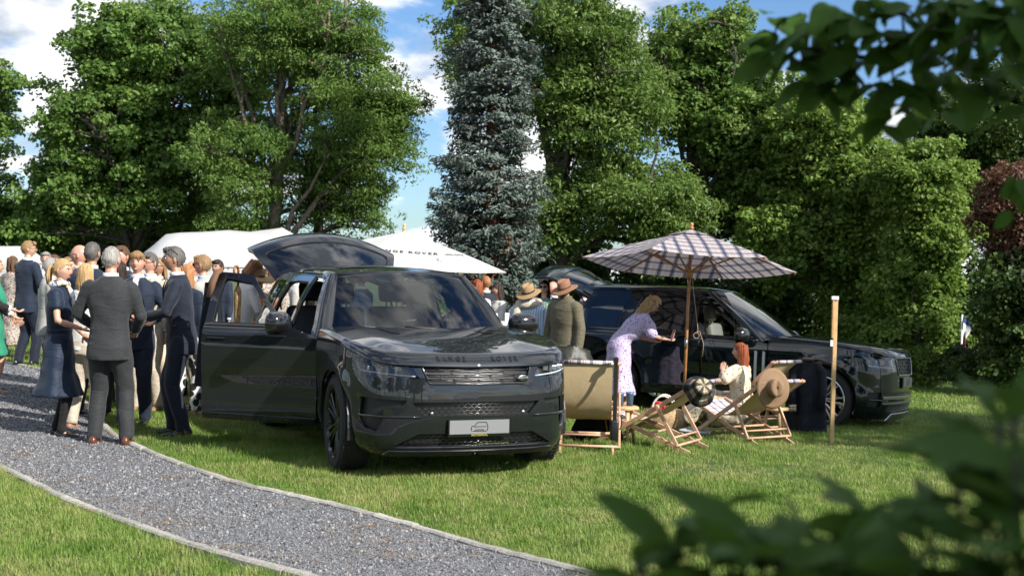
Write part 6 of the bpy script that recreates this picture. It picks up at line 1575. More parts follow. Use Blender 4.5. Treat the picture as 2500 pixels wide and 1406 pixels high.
# fedora hung on the back of chair 3, opening towards the chair
def hang(chair, p, yaw, tilt): return Matrix.Translation(loc2(chair,p))@Matrix.Rotation(R_(yaw),4,'Z')@Matrix.Rotation(R_(tilt),4,'X')
pc=loc2(ch3,(-.20,-.72,.64)); hat('fedora','brown straw fedora hung on the back of a deck chair',Matrix.Translation(pc)@Matrix.Rotation(R_(12),4,'Z')@Matrix.Rotation(R_(84),4,'X'),M_fed,M_fed,.205,.10,.125)
# bucket hat: soft six-panel crown
def bucket_hat(M):
    r=empty('bucket_hat',label='checked tweed bucket hat pulled over the chair corner',cat='hat'); r.matrix_world=M; V=[];F=[];UV=[];n=30; prof=[(.165,-.05),(.135,-.015),(.112,.0),(.110,.02),(.102,.075),(.085,.10),(.05,.112),(.001,.115)]
    for j in range(n+1):
        t=2*math.pi*j/n
        for i,(q,z) in enumerate(prof): w=1+.05*math.sin(3*t+1)*(i<3)+.03*math.sin(5*t); V.append((q*w*math.cos(t),q*w*math.sin(t),z+.01*math.sin(2*t)*(i<2))); UV.append((j/n*1.0,i/7*.4))
    p=len(prof); F=[(j*p+i,(j+1)*p+i,(j+1)*p+i+1,j*p+i+1) for j in range(n) for i in range(p-1)]
    o=uvmesh('crown_and_brim',V,F,UV,M_tartan,r,True); m=o.modifiers.new('t','SOLIDIFY'); m.thickness=.005
pc=loc2(ch2,(-.30,-.70,.65)); bucket_hat(Matrix.Translation(pc)@Matrix.Rotation(R_(25),4,'Z')@Matrix.Rotation(R_(62),4,'X')@Matrix.Rotation(R_(-14),4,'Y'))
# ---------------------------------------------------------------- plaid parasol
def parasol(label, name, base, apex, rad, drop, tilt, n, rot, mat, wood, vent=True, pole_r=.022, sleeve=True, uvs=1.0, sag=.05):
    """tilt: 3x3 rotation of the canopy about the apex"""
    r=empty(name,base,0,label,'parasol'); ap=Vector(apex)-Vector(base); T=tilt
    ax=T@Vector((0,0,1))
    k=MB(); k.tube([(0,0,-.15),ap-ax*.05],pole_r,14); k.build('pole',wood,r,True)
    if sleeve:
        for a,b in ((.36,.60),(.70,.76)):
            k=MB(); k.tube([ap*(1-1)+ap*a*.0+Vector((0,0,0)).lerp(ap,a),Vector((0,0,0)).lerp(ap,a+.06)],pole_r*1.12,14); k.build('pole_sleeve',M_slv,r,True)
    k=MB(); fin=[(0,.13),(.012,.128),(.026,.11),(.028,.095),(.016,.075),(.018,.065),(.034,.06),(.034,.045),(.02,.035),(.03,.0)]
    k.lathe(fin,18,0,Matrix.Translation(ap)@T.to_4x4()); k.build('finial',wood,r,True)
    corners=[Vector((rad*math.cos(rot+2*math.pi*i/n),rad*math.sin(rot+2*math.pi*i/n),-drop)) for i in range(n)]
    for i in range(n):
        a,b=corners[i],corners[(i+1)%n]; V=[];F=[];UV=[];m1,m2=8,9; c0=(a+b)*.5; cd=c0.normalized(); ed=(b-a).normalized()
        for u in range(m1+1):
            t=.02+.98*u/m1
            for v in range(m2+1):
                q=v/m2; p=a.lerp(b,q)*t; sg=4*q*(1-q); p=p+Vector((0,0,-sag*sg*t*t))-cd*(.06*rad*sg*t*t*.6); 
                p=p+Vector((0,0,.05*math.sin(math.pi*t)*drop))
                V.append(ap+T@p); UV.append((p.dot(ed)*uvs,t*c0.length*uvs))
        for u in range(m1):
            for v in range(m2): F.append((u*(m2+1)+v,u*(m2+1)+v+1,(u+1)*(m2+1)+v+1,(u+1)*(m2+1)+v))
        uvmesh('canopy_panel',V,F,UV,mat,r,True)
        # rib and strut
        k=MB(); k.bar(ap+T@(corners[i]*.03+Vector((0,0,-.02))),ap+T@(corners[i]*.985+Vector((0,0,-.022))),.018,.026); k.build('rib',wood,r)
        k=MB(); k.bar(ap+T@Vector((0,0,-drop-.12))+T@(corners[i].normalized()*.03*0),ap+T@(corners[i]*.50+Vector((0,0,-.025))),.016,.024); k.build('strut',wood,r)
    if vent:
        for i in range(n):
            a,b=corners[i]*.22,corners[(i+1)%n]*.22; ed=(b-a).normalized(); V=[];UV=[];F=[];m=5
            for u in range(4):
                for v in range(m+1):
                    q=v/m; p=a.lerp(b,q)*(u/3)+Vector((0,0,.035-.0*u)); V.append(ap+T@p); UV.append((p.dot(ed)*uvs,u*.1*uvs))
            for u in range(3):
                for v in range(m): F.append((u*(m+1)+v,u*(m+1)+v+1,(u+1)*(m+1)+v+1,(u+1)*(m+1)+v))
            uvmesh('vent_panel',V,F,UV,mat,r,True)
    k=MB(); k.lathe([(pole_r*.9,.05),(pole_r*2.1,.05),(pole_r*2.3,.02),(pole_r*2.1,-.03),(pole_r*1.5,-.07),(pole_r*.9,-.07)],18,0,Matrix.Translation(ap+T@Vector((0,0,-drop-.12)))@T.to_4x4()); k.build('hub',wood,r,True)
    return r
pb=gp(1667,1013); ap=at(1688,566,pb.y)
TL=(Matrix.Rotation(R_(2.6),3,'Y')@Matrix.Rotation(R_(-6.3),3,'X'))
par1=parasol('plaid hexagonal parasol on a wooden pole over the deck chairs','parasol',pb,ap,1.47,.45,TL,6,R_(-60+2),M_plaid,M_wood2,uvs=1.0)
k=MB(); h0=at(1690,690,pb.y); 
pp=[ap+TL@Vector((.04,-.02,-.56)),at(1692,700,pb.y-.06),at(1700,770,pb.y-.06),at(1704,805,pb.y-.06)]
pp+= [at(1702+7*math.sin(t)-2,812+7*(1-math.cos(t)) ,pb.y-.07) for t in np.linspace(.3,6.0,10)]+[at(1708,808,pb.y-.06),at(1718,840,pb.y-.06),at(1715,870,pb.y-.06)]
k.tube([p-Vector(pb) for p in pp],.004,6); k.build('cord',pm('jute_cord',(.42,.33,.22),.9),par1,True)
# ---------------------------------------------------------------- white parasol
wbase=onground(985,19.5); wap=at(986,566,19.5)
par2=parasol('large white parasol with black lettering behind the charcoal car','parasol',wbase,wap,1.66,.52,Matrix.Rotation(R_(3.0),3,'Y')@Matrix.Rotation(R_(2),3,'X'),6,R_(0+8),M_par,M_pine,False,.026,False,sag=.03)
def par_text(txt,size,ang,rr,tilt,ti):
    n=6;rot=R_(8); a=Vector((1.66*math.cos(rot+2*math.pi*ti/n),1.66*math.sin(rot+2*math.pi*ti/n),-.52)); b=Vector((1.66*math.cos(rot+2*math.pi*(ti+1)/n),1.66*math.sin(rot+2*math.pi*(ti+1)/n),-.52))
    T=Matrix.Rotation(R_(3.0),3,'Y')@Matrix.Rotation(R_(2),3,'X'); V,F=text_mesh(txt,size,0,1.35,.003); c=(a+b)*.5; ed=(b-a).normalized(); nn=ed.cross(-c.normalized()).normalized()
    if nn.z<0: nn=-nn
    P=[]
    for v in V:
        rad=rr-v[1]/c.length; p=c*rad+ed*v[0]; q=2*v[0]/((b-a).length*rad); sg=max(0,1-q*q); p=p+Vector((0,0,-.03*sg*rad*rad))-c.normalized()*(.06*1.66*sg*rad*rad*.6)+Vector((0,0,.05*math.sin(math.pi*rad)*.52))+nn*.012
        P.append(wap-wbase+T@p)
    mesh('lettering',P,F,pm('black_print',(.015,.015,.016),.6),par2)
par_text('RANGE ROVER',.115,0,.62,0,4); par_text('RANGE ROVER',.085,0,.62,0,5)
for x0,y0 in ((1075,622),(1082,618)):
    k=MB(); a=at(x0,y0,18.5); k.tube([a-wbase,at(x0-4,y0+30,18.45)-wbase,at(x0-8 if x0<1080 else x0+28,y0+ (52 if x0<1080 else 46),18.5)-wbase],[.012,.012,.012],5,sq=(1,.2)); k.build('tie_tape',M_par,par2,True)
# ---------------------------------------------------------------- tents
def tent(label, xs, depth, name='marquee_tent'):
    """xs: list of (px, y_ridge, y_eave) left to right; peaked fabric roof with posts"""
    base=onground(xs[0][0],depth); r=empty(name,base,0,label,'tent','white tents'); V=[];F=[];n=len(xs); m=7; B=Vector(base)
    for px,yr,ye in xs:
        rp=at(px,yr,depth); ep=at(px,ye,depth-2.2); bk=Vector((rp.x,depth+2.2,ep.z))
        for j in range(m):
            t=j/(m-1); q=ep.lerp(rp,t)-Vector((0,0,.16*math.sin(math.pi*t)*min(1,(ye-yr)/60))); V.append(q-B)
        for j in range(1,m):
            t=j/(m-1); V.append(rp.lerp(bk,t)-Vector((0,0,.16*math.sin(math.pi*t)))-B)
    k=2*m-1
    for i in range(n-1):
        for j in range(k-1): F.append((i*k+j,(i+1)*k+j,(i+1)*k+j+1,i*k+j+1))
    mesh('roof',V,F,M_tent,r,True)
    V=[];F=[]
    for i,(px,yr,ye) in enumerate(xs):
        ep=at(px,ye,depth-2.2)
        for j in range(4): V.append(ep+Vector((0,.02*math.sin(i*2.1)+.03*math.sin(j+i*1.3),-.09*j+.003))-B)
    for i in range(n-1):
        for j in range(3): F.append((i*4+j,(i+1)*4+j,(i+1)*4+j+1,i*4+j+1))
    mesh('valance',V,F,M_tent,r,True)
    for i in (0,n//2,n-1):
        for dy in (-2.15,2.15):
            p=at(xs[i][0],xs[i][2],depth-2.2); g=Vector((p.x,depth+dy,float(Gz(p.x,depth+dy)))); k_=MB(); k_.tube([g-B,Vector((p.x,depth+dy,p.z))-B],.03,8); k_.build('post',M_slv,r,True)
    return r
tent('long white marquee tent with a sagging ridge behind the crowd',[(318,648,652),(345,622,652),(375,598,652),(405,572,652),(440,568,652),(500,566,652),(556,562,652),(610,566,653),(660,560,653),(690,556,653),(740,585,655),(790,615,656)],27)
tent('small white tent at the far end of the gravel path',[(-160,640,646),(-100,606,645),(-40,597,645),(0,601,644),(50,601,644),(78,610,644),(105,630,643),(128,641,643)],29)
# ---------------------------------------------------------------- wooden stake
st=gp(2030,1083); tp=at(2041,732,st.y); r=empty('wooden_stake',st,0,'slim wooden stake with a short batten and white tag standing on the lawn','post'); o=Vector(tp)-Vector(st)
k=MB(); k.bar((0,0,-.1),o,.045,.030,(0,1,0)); k.build('stake',M_pine,r)
k=MB(); k.bar(o*.735+Vector((-.030,-.012,0)),o*.995+Vector((-.030,-.012,0)),.028,.036,(0,1,0)); k.build('batten',pm('dark_pine',(.50,.28,.11),.55,noise=(10,.2)),r)
k=MB(); k.box(o+Vector((-.015,-.012,.022)),(.075,.05,.04)); k.build('top_tape',pm('white_tape',(.75,.75,.75),.5),r)
k=MB(); k.box(o*.70+Vector((-.04,-.03,0)),(.03,.004,.07)); k.build('tag',pm('white_tape',(.75,.75,.75),.5),r)
# ---------------------------------------------------------------- mannequins with clothes
def stripe_mat():
    m=pm('blue_stripe_shirt',(.25,.38,.55),.75,bump=(9,.3,.02)); t=m.node_tree; b=t.nodes['Principled BSDF']; tc=N(t,'ShaderNodeTexCoord'); w=N(t,'ShaderNodeTexWave',i_Scale=10.0,i_Distortion=.6,bands_direction='X'); L(t,tc.outputs['Object'],w.inputs['Vector']); r=ramp(t,w.outputs[0],[(.45,(.20,.33,.52)),(.6,(.55,.62,.70))]); L(t,r.outputs[0],b.inputs['Base Color'])
    return m
M_stripe=stripe_mat(); M_olive=cloth('olive_waxed_cotton',(.115,.10,.065),.7)
def mannequin(label, name, base, topz, yaw, mat, length, hatname, hatlabel, hatm, band, scarf=None, skirt=None):
    r=empty(name,base,R_(yaw),label,'mannequin','dressed mannequins'); H=topz
    k=MB(); k.tube([(0,0,0),(0,0,H-.55)],.014,10); k.lathe([(.0,.02),(.16,.015),(.17,0),(0,0)],24); k.build('stand',M_slv,r,True)
    k=MB(); k.tube([(0,0,H-.16),(0,.01,H-.02)],[.05,.052],12); k.lathe([(0,0),(.052,0),(.05,.03),(0,.05)],14,0,Matrix.Translation((0,.01,H-.02))); k.build('neck_block',M_wood,r,True)
    k=MB(); sh=H-.20
    rings=[(sh-length,.21,.15,0,0),(sh-length*.7,.20,.145,0,0),(sh-length*.45,.185,.13,0,0),(sh-.22,.20,.135,0,.005),(sh-.08,.215,.12,0,0),(sh-.01,.17,.095,0,-.005),(sh+.05,.09,.075,0,-.01)]
    V,F=loft(rings,26); k.add(V,F)
    for sg in (1,-1):
        a=Vector((sg*.17,0,sh-.04)); e=Vector((sg*.255,.0,sh-.34)); wv=Vector((sg*.255,.05,sh-.62)); k.tube([a-Vector((sg*.03,0,0)),a+Vector((sg*.02,0,-.03)),a.lerp(e,.5),e,e.lerp(wv,.6),wv],[.07,.082,.076,.068,.066,.055],12)
    o=k.build('jacket' if skirt is None else 'shirt_dress',mat,r); voxel(o,.013,3)
    for sg in (1,-1): k=MB(); k.tube([(sg*.255,.05,sh-.60),(sg*.257,.055,sh-.66)],[.058,.054],12); k.build('cuff',mat,r,True)
    k=MB(); V,F=loft([(sh+.02,.095,.085,0,-.01),(sh+.075,.080,.075,0,-.005)],18,2); k.add(V,F); k.build('collar',mat,r,True)
    for sg in (1,-1):
        k=MB(); k.add(*rbox((sg*.105,.140,sh-length+.16),(.13,.03,.16),.012,2)); k.build('pocket',mat,r)
    if scarf: 
        k=MB(); k.tube([(.14*math.cos(t),.11*math.sin(t),sh+.03-.03*math.sin(t)) for t in np.linspace(0,6.283,20)],.045,8,caps=False); k.tube([(.09,.12,sh),(.11,.16,sh-.18),(.10,.165,sh-.40)],[.05,.055,.06],8,sq=(1,.4)); k.build('scarf',scarf,r,True)
    Mx=r.matrix_basis@Matrix.Translation((0,.02,H-.035))@Matrix.Rotation(R_(-22),4,'X')
    hat('hat',hatlabel,Mx,hatm,band,.175,.095,.115)
    return r
m1b=onground(1292,16.2); m1=mannequin('mannequin in blue striped shirt dress and cream scarf','mannequin',m1b,at(1288,708,16.2).z-m1b.z,150,M_stripe,.86,'straw_hat','straw hat with navy band on the striped-shirt mannequin',M_straw,M_band,C_cream,True)
k=MB(); k.tube([(-.22,.02,.95),(-.25,.03,.70),(-.24,.02,.40)],[.05,.055,.06],10,sq=(1,.6)); k.build('sash',cloth('magenta_cloth',(.30,.01,.14)),m1,True)
m2b=onground(1381,15.8); m2=mannequin('mannequin in olive waxed jacket on a wooden stand','mannequin',m2b,at(1380,698,15.8).z-m2b.z,138,M_olive,.78,'felt_hat','brown felt hat on the olive jacket mannequin',M_felt,pm('leather_cord',(.08,.04,.02),.6))
# ---------------------------------------------------------------- bar table with cards and bottles
tb=onground(1240,17.6); zt=at(1240,786,17.6).z-tb.z; r=empty('bar_table',tb,0,'white bar table with menu cards behind the near car','table')
k=MB(); k.box((0,0,zt-.02),(1.25,.6,.04)); k.build('table_top',pm('white_laminate',(.72,.72,.74),.5),r); k=MB(); k.box((0,-.26,zt*.5-.02),(1.2,.03,zt-.04)); k.build('front_panel',pm('white_laminate',(.72,.72,.74),.5),r)
for i,(dx,hh) in enumerate(((.02,.13),(.10,.11),(-.18,.12))):
    k=MB(); k.add([(-.05,-.03,0),(.05,-.03,0),(.05,.03,0),(-.05,.03,0),(-.05,0,hh),(.05,0,hh)],[(0,1,5,4),(2,3,4,5),(1,2,5),(3,0,4)]); o=k.build('menu_card',pm('card_white',(.72,.74,.78),.6)); o.location=tb+Vector((dx,-.12,zt+.001)); tag(o,'folded white menu card standing on the bar table','card','menu cards on the bar table')
for i,dx in enumerate((.20,.27,.33)):
    k=MB(); k.lathe([(0,0),(.028,0),(.030,.01),(.030,.11),(.012,.15),(.012,.19),(0,.19)],14); o=k.build('bottle',pm('clear_bottle',(.65,.70,.75),.15),None,True); o.location=tb+Vector((dx,-.10+.04*i,zt+.001)); tag(o,'small clear bottle on the bar table','bottle','bottles on the bar table')
# ---------------------------------------------------------------- flower arrangement
def flowers():
    b=gp(1352,938); r=empty('flower_arrangement',b,0,'loose arrangement of violet alliums and white flowers by the mannequins','flowers'); rg=np.random.default_rng(4)
    P=rg.normal(0,[.16,.14,.2],(900,3))+np.array([0,0,.42]); P=P[P[:,2]>.02]; nn=rg.normal(size=P.shape)+np.array([0,-.3,.6]); nn/=np.linalg.norm(nn,axis=1)[:,None]; V,F=leaves_np(P,nn,.075,.5,rg); o=fastmesh('foliage',V,F,LM['light'],r); o['kind']='stuff'
    k=MB(); k.lathe([(0,0),(.13,0),(.17,.26),(.16,.27),(.14,.25),(0,.2)],20); k.build('pot',pm('zinc_pot',(.25,.25,.25),.5,.6),r,True)
    for i in range(6):
        c=Vector((rg.uniform(-.16,.12),rg.uniform(-.2,.05),rg.uniform(.46,.74))); k=MB(); k.tube([(c.x*.3,c.y*.3,.2),c],.005,5); k.build('stem',LM['light'],r,True)
        d=rg.normal(size=(70,3)); d/=np.linalg.norm(d,axis=1)[:,None]; V,F=leaves_np(np.array(c)+d*.05,d,.035,.6,rg); o=fastmesh('allium_bloom',V,F,LM['flowerp'],r)
    for i in range(12):
        c=Vector((rg.uniform(-.18,.2),rg.uniform(-.2,.1),rg.uniform(.4,.9))); Q=np.array([[c.x+rg.normal(0,.02),c.y+rg.normal(0,.02),c.z-j*.012] for j in range(22)]); n2=rg.normal(size=Q.shape); n2/=np.linalg.norm(n2,axis=1)[:,None]; V,F=leaves_np(Q,n2,.035,.8,rg); fastmesh('white_bloom',V,F,LM['flowerw'],r)
flowers()
# ---------------------------------------------------------------- dark waxed coat hanging by the green car, jacket on chair 4
def draped(name,label,top,width,length,mat,depth_=.10,yaw=0,n=24,m=16,lining=None,seed=1,cat='jacket',sleeve=True,flare=1.25,hanger=True):
    r=empty(name,top,R_(yaw),label,cat); V=[];F=[]
    for i in range(m+1):
        t=i/m; w=width*(.22+.78*float(sstep(t,0,.13)))*(1+(flare-1)*t)*.5; d=depth_*(.45+.55*min(1,t*3))
        for j in range(n):
            a=2*math.pi*j/n; f=1+.30*min(1,t*1.4)*math.sin(a*5+seed+t*1.2)+.10*math.sin(a*9+seed*2+t*4); V.append((w*math.cos(a)*f,d*math.sin(a)*f,-length*t+.03*math.sin(a*3)*t))
    F=[(i*n+j,i*n+(j+1)%n,(i+1)*n+(j+1)%n,(i+1)*n+j) for i in range(m) for j in range(n)]+[tuple(range(n))]
    mesh('body',V,F,mat,r,True)
    if sleeve:
        for sg in (1,-1):
            k=MB(); k.tube([(sg*width*.30,0,-.06),(sg*width*.50,-.03,-.15),(sg*width*.54,-.06,-.36),(sg*width*.48,-.09,-.60)],[.040,.050,.046,.042],12); k.build('sleeve',mat,r,True)
            if lining is not None and sg<0:
                k=MB(); k.tube([(sg*width*.495,-.085,-.55),(sg*width*.475,-.093,-.63)],[.046,.047],12); o=k.build('cuff_lining',lining,r,True); l=o.data.uv_layers.new(name='UVMap')
                for p in o.data.polygons:
                    for li in p.loop_indices: v=o.data.vertices[o.data.loops[li].vertex_index].co; l.data[li].uv=(v.x*4,v.z*4)
    return r
M_wax=pm('dark_waxed_cotton',(.010,.012,.018),.8,bump=(14,.6,.03),spec=.2); M_cord=pm('corduroy_brown',(.16,.085,.05),.9,bump=(200,.5,.003))
jt=loc2(ch4,(.22,-.64,.90)); jk=draped('navy_jacket','navy waxed jacket with check lining hung on a deck chair corner',jt,.34,.88,M_wax,.075,-14,lining=M_tartan2,seed=3)
k=MB(); k.tube([(.055*math.cos(t),.045*math.sin(t),.0) for t in np.linspace(0,6.28,16)],.016,8,caps=False); k.build('collar',M_cord,jk,True)
ot=at(1398,842,15.6); draped('waxed_coat','dark olive waxed coat heaped behind the flower arrangement',ot,.40,.52,pm('dark_olive_wax',(.02,.022,.015),.5,bump=(10,.5,.02)),.16,10,sleeve=False,seed=5,flare=1.7,cat='coat')
# ---------------------------------------------------------------- coat and cane umbrella on the open car door
Dr=[o for o in car1.children if o.name.startswith('door') and abs(o.rotation_euler.z)>.1][0]
DM=car1.matrix_basis@Dr.matrix_basis
def dpt(x,z,off=0):
    p=B1.sx(np.array([[x,z]]),-1)[0]; return DM@Vector((p[0]-Dr.location.x,p[1]-Dr.location.y-off,p[2]))
tc_=dpt(-1.80,1.655,.02); 
r=empty('wax_jacket',tc_,R_(22),'dark jacket with brown corduroy collar draped over the open car door','jacket'); V=[];F=[];n=20;m=14
k=MB(); 
for i in range(m+1):
    t=i/m; w=.07+.05*t; 
    for j in range(n):
        a=2*math.pi*j/n; V.append((w*math.cos(a)*(1+.2*math.sin(a*4+t*3))-.045-.02*t,.06*math.sin(a)*(1+.3*math.sin(3*a)),-.10-.98*t))
F=[(i*n+j,i*n+(j+1)%n,(i+1)*n+(j+1)%n,(i+1)*n+j) for i in range(m) for j in range(n)]+[tuple(range(n))]; mesh('body',V,F,M_wax,r,True)
k=MB(); k.tube([(.03,-.02,.02),(-.02,-.03,-.01),(-.06,-.035,-.10),(-.085,-.03,-.24)],[.035,.05,.06,.055],10,sq=(1,.55)); k.build('collar',M_cord,r,True)
k=MB(); k.tube([(-.03,-.075,-.30),(-.035,-.08,-.60),(-.04,-.07,-.95)],[.020,.024,.020],8,sq=(1,.4)); k.build('facing',pm('grey_facing',(.16,.155,.14),.7),r,True)
um=empty('cane_umbrella',dpt(-1.62,1.655,0),0,'furled brown umbrella hooked by its cane handle over the car door frame','umbrella'); hk=[]
b0=Vector((0,0,0)); ddir=(dpt(-1.62,1.655,.05)-dpt(-1.62,1.655,0)).normalized()
for t in np.linspace(-.5,3.4,12): hk.append(ddir*(.038*math.cos(t))+Vector((0,0,.012+.045*math.sin(t))))
k=MB(); k.tube(hk,.012,10); k.build('handle',pm('cane_brown',(.22,.075,.025),.3,coat=.4),um,True)
e=hk[-1]; k=MB(); k.tube([e,e+Vector((0,0,-.14))],.010,8); k.build('shaft',pm('dark_cane',(.05,.03,.02),.4),um,True)
k=MB(); k.tube([e+Vector((0,0,-.13)),e+Vector((0,0,-.18)),e+Vector((0,0,-.30)),e+Vector((0,0,-.52)),e+Vector((0,0,-.75))],[.018,.036,.034,.028,.010],10); k.build('furled_canopy',pm('umbrella_tan_check',(.26,.16,.06),.7,noise=(30,.6)),um,True)
# ---------------------------------------------------------------- strap, bag and dark blanket at chair 1
p0=loc2(ch1,(.265,-.41,.89)); r=empty('camera_strap',p0,0,'black strap with a flask pouch hanging from the tan chair','strap'); k=MB(); k.box((0,-.01,-.27),(.035,.006,.60)); k.box((0,-.005,.02),(.05,.05,.05)); k.build('strap',S_black,r)
k=MB(); k.add(*rbox((.0,-.02,-.66),(.085,.07,.20),.02,3)); o=k.build('pouch',S_black,r); shade_auto(o)
k=MB(); k.tube([(.05+.03*math.cos(t)*.6,-.02,-.58+.07*math.sin(t)) for t in np.linspace(-1.8,1.8,10)],.006,6); k.build('loop',S_black,r,True)
b=gp(1448,1085); dr_=draped('dark_jacket','black jacket with yellow piping lying under the tan chair',b+Vector((.05,.35,.42)),.34,.42,M_wax,.14,0,sleeve=False,seed=8,flare=1.5); k=MB(); k.tube([(.02,-.10,-.02),(.08,-.15,-.15),(.12,-.19,-.38)],.008,6); k.tube([(.07,-.09,-.02),(.13,-.13,-.15),(.17,-.17,-.38)],.008,6); k.build('piping',pm('ochre_piping',(.50,.26,.03),.7),dr_,True)
# ---------------------------------------------------------------- straw bag, blanket, tray, board
b=gp(1622,1052); r=empty('straw_bag',b+Vector((0,.1,0)),R_(-12),'round straw basket bag with red scarf between the deck chairs','bag'); k=MB(); k.lathe([(0,0),(.19,0),(.235,.05),(.25,.14),(.225,.24),(.205,.25),(.22,.15),(0,.04)],28,0,Matrix.Diagonal((1,.72,1,1))); k.build('basket',pm('basket_straw',(.40,.27,.14),.85,noise=(30,.3),bump=(90,1,.01)),r,True)
for sg in (1,-1): k=MB(); k.tube([(.13*math.cos(t),sg*.10,.24+.17*math.sin(t)) for t in np.linspace(0,3.14,12)],.011,8); k.build('handle',pm('white_strap',(.68,.64,.58),.7),r,True)
k=MB(); k.ell((-.06,0,.27),(.085,.06,.07)); k.ell((-.10,-.03,.25),(.06,.05,.05)); k.build('red_scarf',pm('red_cloth',(.50,.02,.025),.7,bump=(20,.5,.02)),r,True)
k=MB(); k.ell((.08,0,.25),(.08,.06,.05)); k.build('knit_cloth',cloth('brown_knit',(.22,.12,.07)),r,True)
b=gp(1765,1000); r=tag(empty('picnic_blanket',b),'tan checked picnic blanket spread on the lawn by the seated woman','blanket'); V=[];F=[];UV=[];n=16
for i in range(n):
    for j in range(n):
        x,y=(i/(n-1)-.5)*1.5,(j/(n-1)-.5)*1.3; gx_,gy_=b.x+x,b.y+y+.2; V.append((x,y+.2,float(Gz(gx_,gy_))-b.z+.055+.02*math.sin(x*9)*math.sin(y*7+1)+.02*math.sin(x*4+y*5))); UV.append((x,y))
F=[(i*n+j,(i+1)*n+j,(i+1)*n+j+1,i*n+j+1) for i in range(n-1) for j in range(n-1)]; uvmesh('cloth',V,F,UV,M_tartan2,r)
b=gp(1700,1066); r=empty('serving_tray',b+Vector((0,.1,.03)),0,'round grey tray lying in the grass behind a deck chair','tray'); k=MB(); k.lathe([(0,.02),(.16,.02),(.18,.035),(.185,.03),(.165,0),(0,0)],32); k.build('tray',pm('grey_slate',(.36,.38,.41),.5),r,True)
b=gp(1776,962,.0); tpp=at(1768,935,gp(1838,1058).y+.25); r=empty('wooden_board',tpp,R_(25),'small wooden serving board held beside the seated woman','board'); k=MB(); k.add(*rbox((0,0,0),(.20,.13,.022),.008,2)); k.build('board',M_wood2,r)
k=MB(); k.bar((-.10,0,0),(-.19,0,0),.03,.018); k.build('handle',M_wood2,r)
# kraft paper bag standing by the crowd
b=gp(487,968); r=empty('paper_bag',b,R_(15),'brown kraft paper carrier bag standing beside the car door','bag'); k=MB(); k.box((0,0,.19),(.26,.12,.38)); k.build('bag',pm('kraft_paper',(.40,.24,.12),.85,bump=(6,.4,.02)),r); k=MB(); k.tube([(.06*math.cos(t),0,.37+.09*math.sin(t)) for t in np.linspace(0,3.14,9)],.005,5); k.build('handle',pm('kraft_cord',(.45,.30,.17),.9),r,True)
# ---------------------------------------------------------------- flag far right
fb=onground(2351,27.2); ft=at(2351,768,27.2); r=empty('flag_pole',fb,0,'white flag pole with a limp red, white and blue flag among the shrubs','flag'); hh=ft.z-fb.z; k=MB(); k.tube([(0,0,0),(0,0,hh)],[.03,.022],8); k.build('pole',pm('white_tape',(.75,.75,.75),.5),r,True)
V=[];F=[];mi=[];n=8;m=16
for i in range(m+1):
    for j in range(n): t=j/(n-1); V.append((.012+.17*t*(.7+.3*math.sin(i*.5)),-.05*math.sin(t*6+i*.4),hh-.02-.80*i/m-.10*t))
for i in range(m):
    for j in range(n-1): F.append((i*n+j,i*n+j+1,(i+1)*n+j+1,(i+1)*n+j)); mi.append(2 if i<3 else (1 if i<8 else 0))
mesh('flag',V,F,[pm('flag_red',(.50,.02,.03),.7),pm('flag_white',(.7,.7,.7),.7),pm('flag_blue',(.02,.06,.22),.7)],r,True,mi)
# ---------------------------------------------------------------- things held by people
def hand_world(p,sg): R=p['root']; return R.matrix_basis@p['hand'][sg]
h=hand_world(PEOPLE['lilac'],1); hl=hand_world(PEOPLE['lilac'],-1)
r=empty('phone',h+Vector((.07,.0,.06)),R_(-70),'pink phone held up by the woman in lilac','phone'); k=MB(); k.add(*rbox((0,0,0),(.072,.009,.15),.004,2,Euler((R_(-18),0,0)).to_matrix())); k.build('case',pm('rose_case',(.55,.30,.30),.3),r); k=MB(); k.add(*rbox((.016,.006,.05),(.03,.006,.03),.002,2,Euler((R_(-18),0,0)).to_matrix())); k.build('camera_bump',M_blk,r)
def glass_of(lbl,p,sc=1.0):
    r=empty('champagne_glass',p,0,lbl,'glass'); k=MB(); k.lathe([(.0,.0),(.030,.002),(.004,.008),(.004,.065),(.022,.085),(.031,.12),(.029,.20),(.0275,.20),(.029,.12),(.020,.088),(0,.075)],20); k.build('bowl',glassm('drink_glass',(.93,.95,.95),.08),r,True); k=MB(); k.lathe([(0,.078),(.019,.09),(.028,.12),(.028,.145),(0,.145)],16); k.build('wine',glassm('wine_fill',(.85,.72,.50),.02),r,True); return r
glass_of('champagne glass held between the two men in navy suits',hand_world(PEOPLE['shade_m'],1)+Vector((-.09,-.01,-.02)))
# scarf round the navy-dress woman's neck
p=PEOPLE['navy_w']; s=p['s']; k=MB(); k.tube([p['BD']((.085*math.cos(t),.08*math.sin(t)-.005,1.545+.015*math.sin(t*2))) for t in np.linspace(0,6.283,20)],.028*s,8,caps=False); k.tube([p['BD']((.02,.075,1.53)),p['BD']((.05,.13,1.46)),p['BD']((.07,.15,1.38)),p['BD']((.075,.15,1.30))],[.03*s,.034*s,.03*s,.012*s],8,sq=(1,.5)); k.build('scarf',C_scarf,p['root'],True)
k=MB()
for sg in (1,-1): k.tube([p['BD']((sg*.03-.10,-.125,1.075)),p['BD']((sg*.05-.10,-.15,1.0)),p['BD']((sg*.055-.10,-.16,.86))],[.018*s,.026*s,.030*s],8,sq=(1,.35))
k.build('bow',C_navydress,p['root'],True)
# hat of the orange dress woman
p=PEOPLE['hat_w']; Mx=p['root'].matrix_basis@p['Mh']@Matrix.Translation((0,-.005,.055)); hat('sun_hat','wide natural straw sun hat with black band worn above the orange dress',Mx@Matrix.Diagonal((1/p['s'],)*3+(1,)),M_straw,M_band,.23,.10,.125,False,.02,.015)
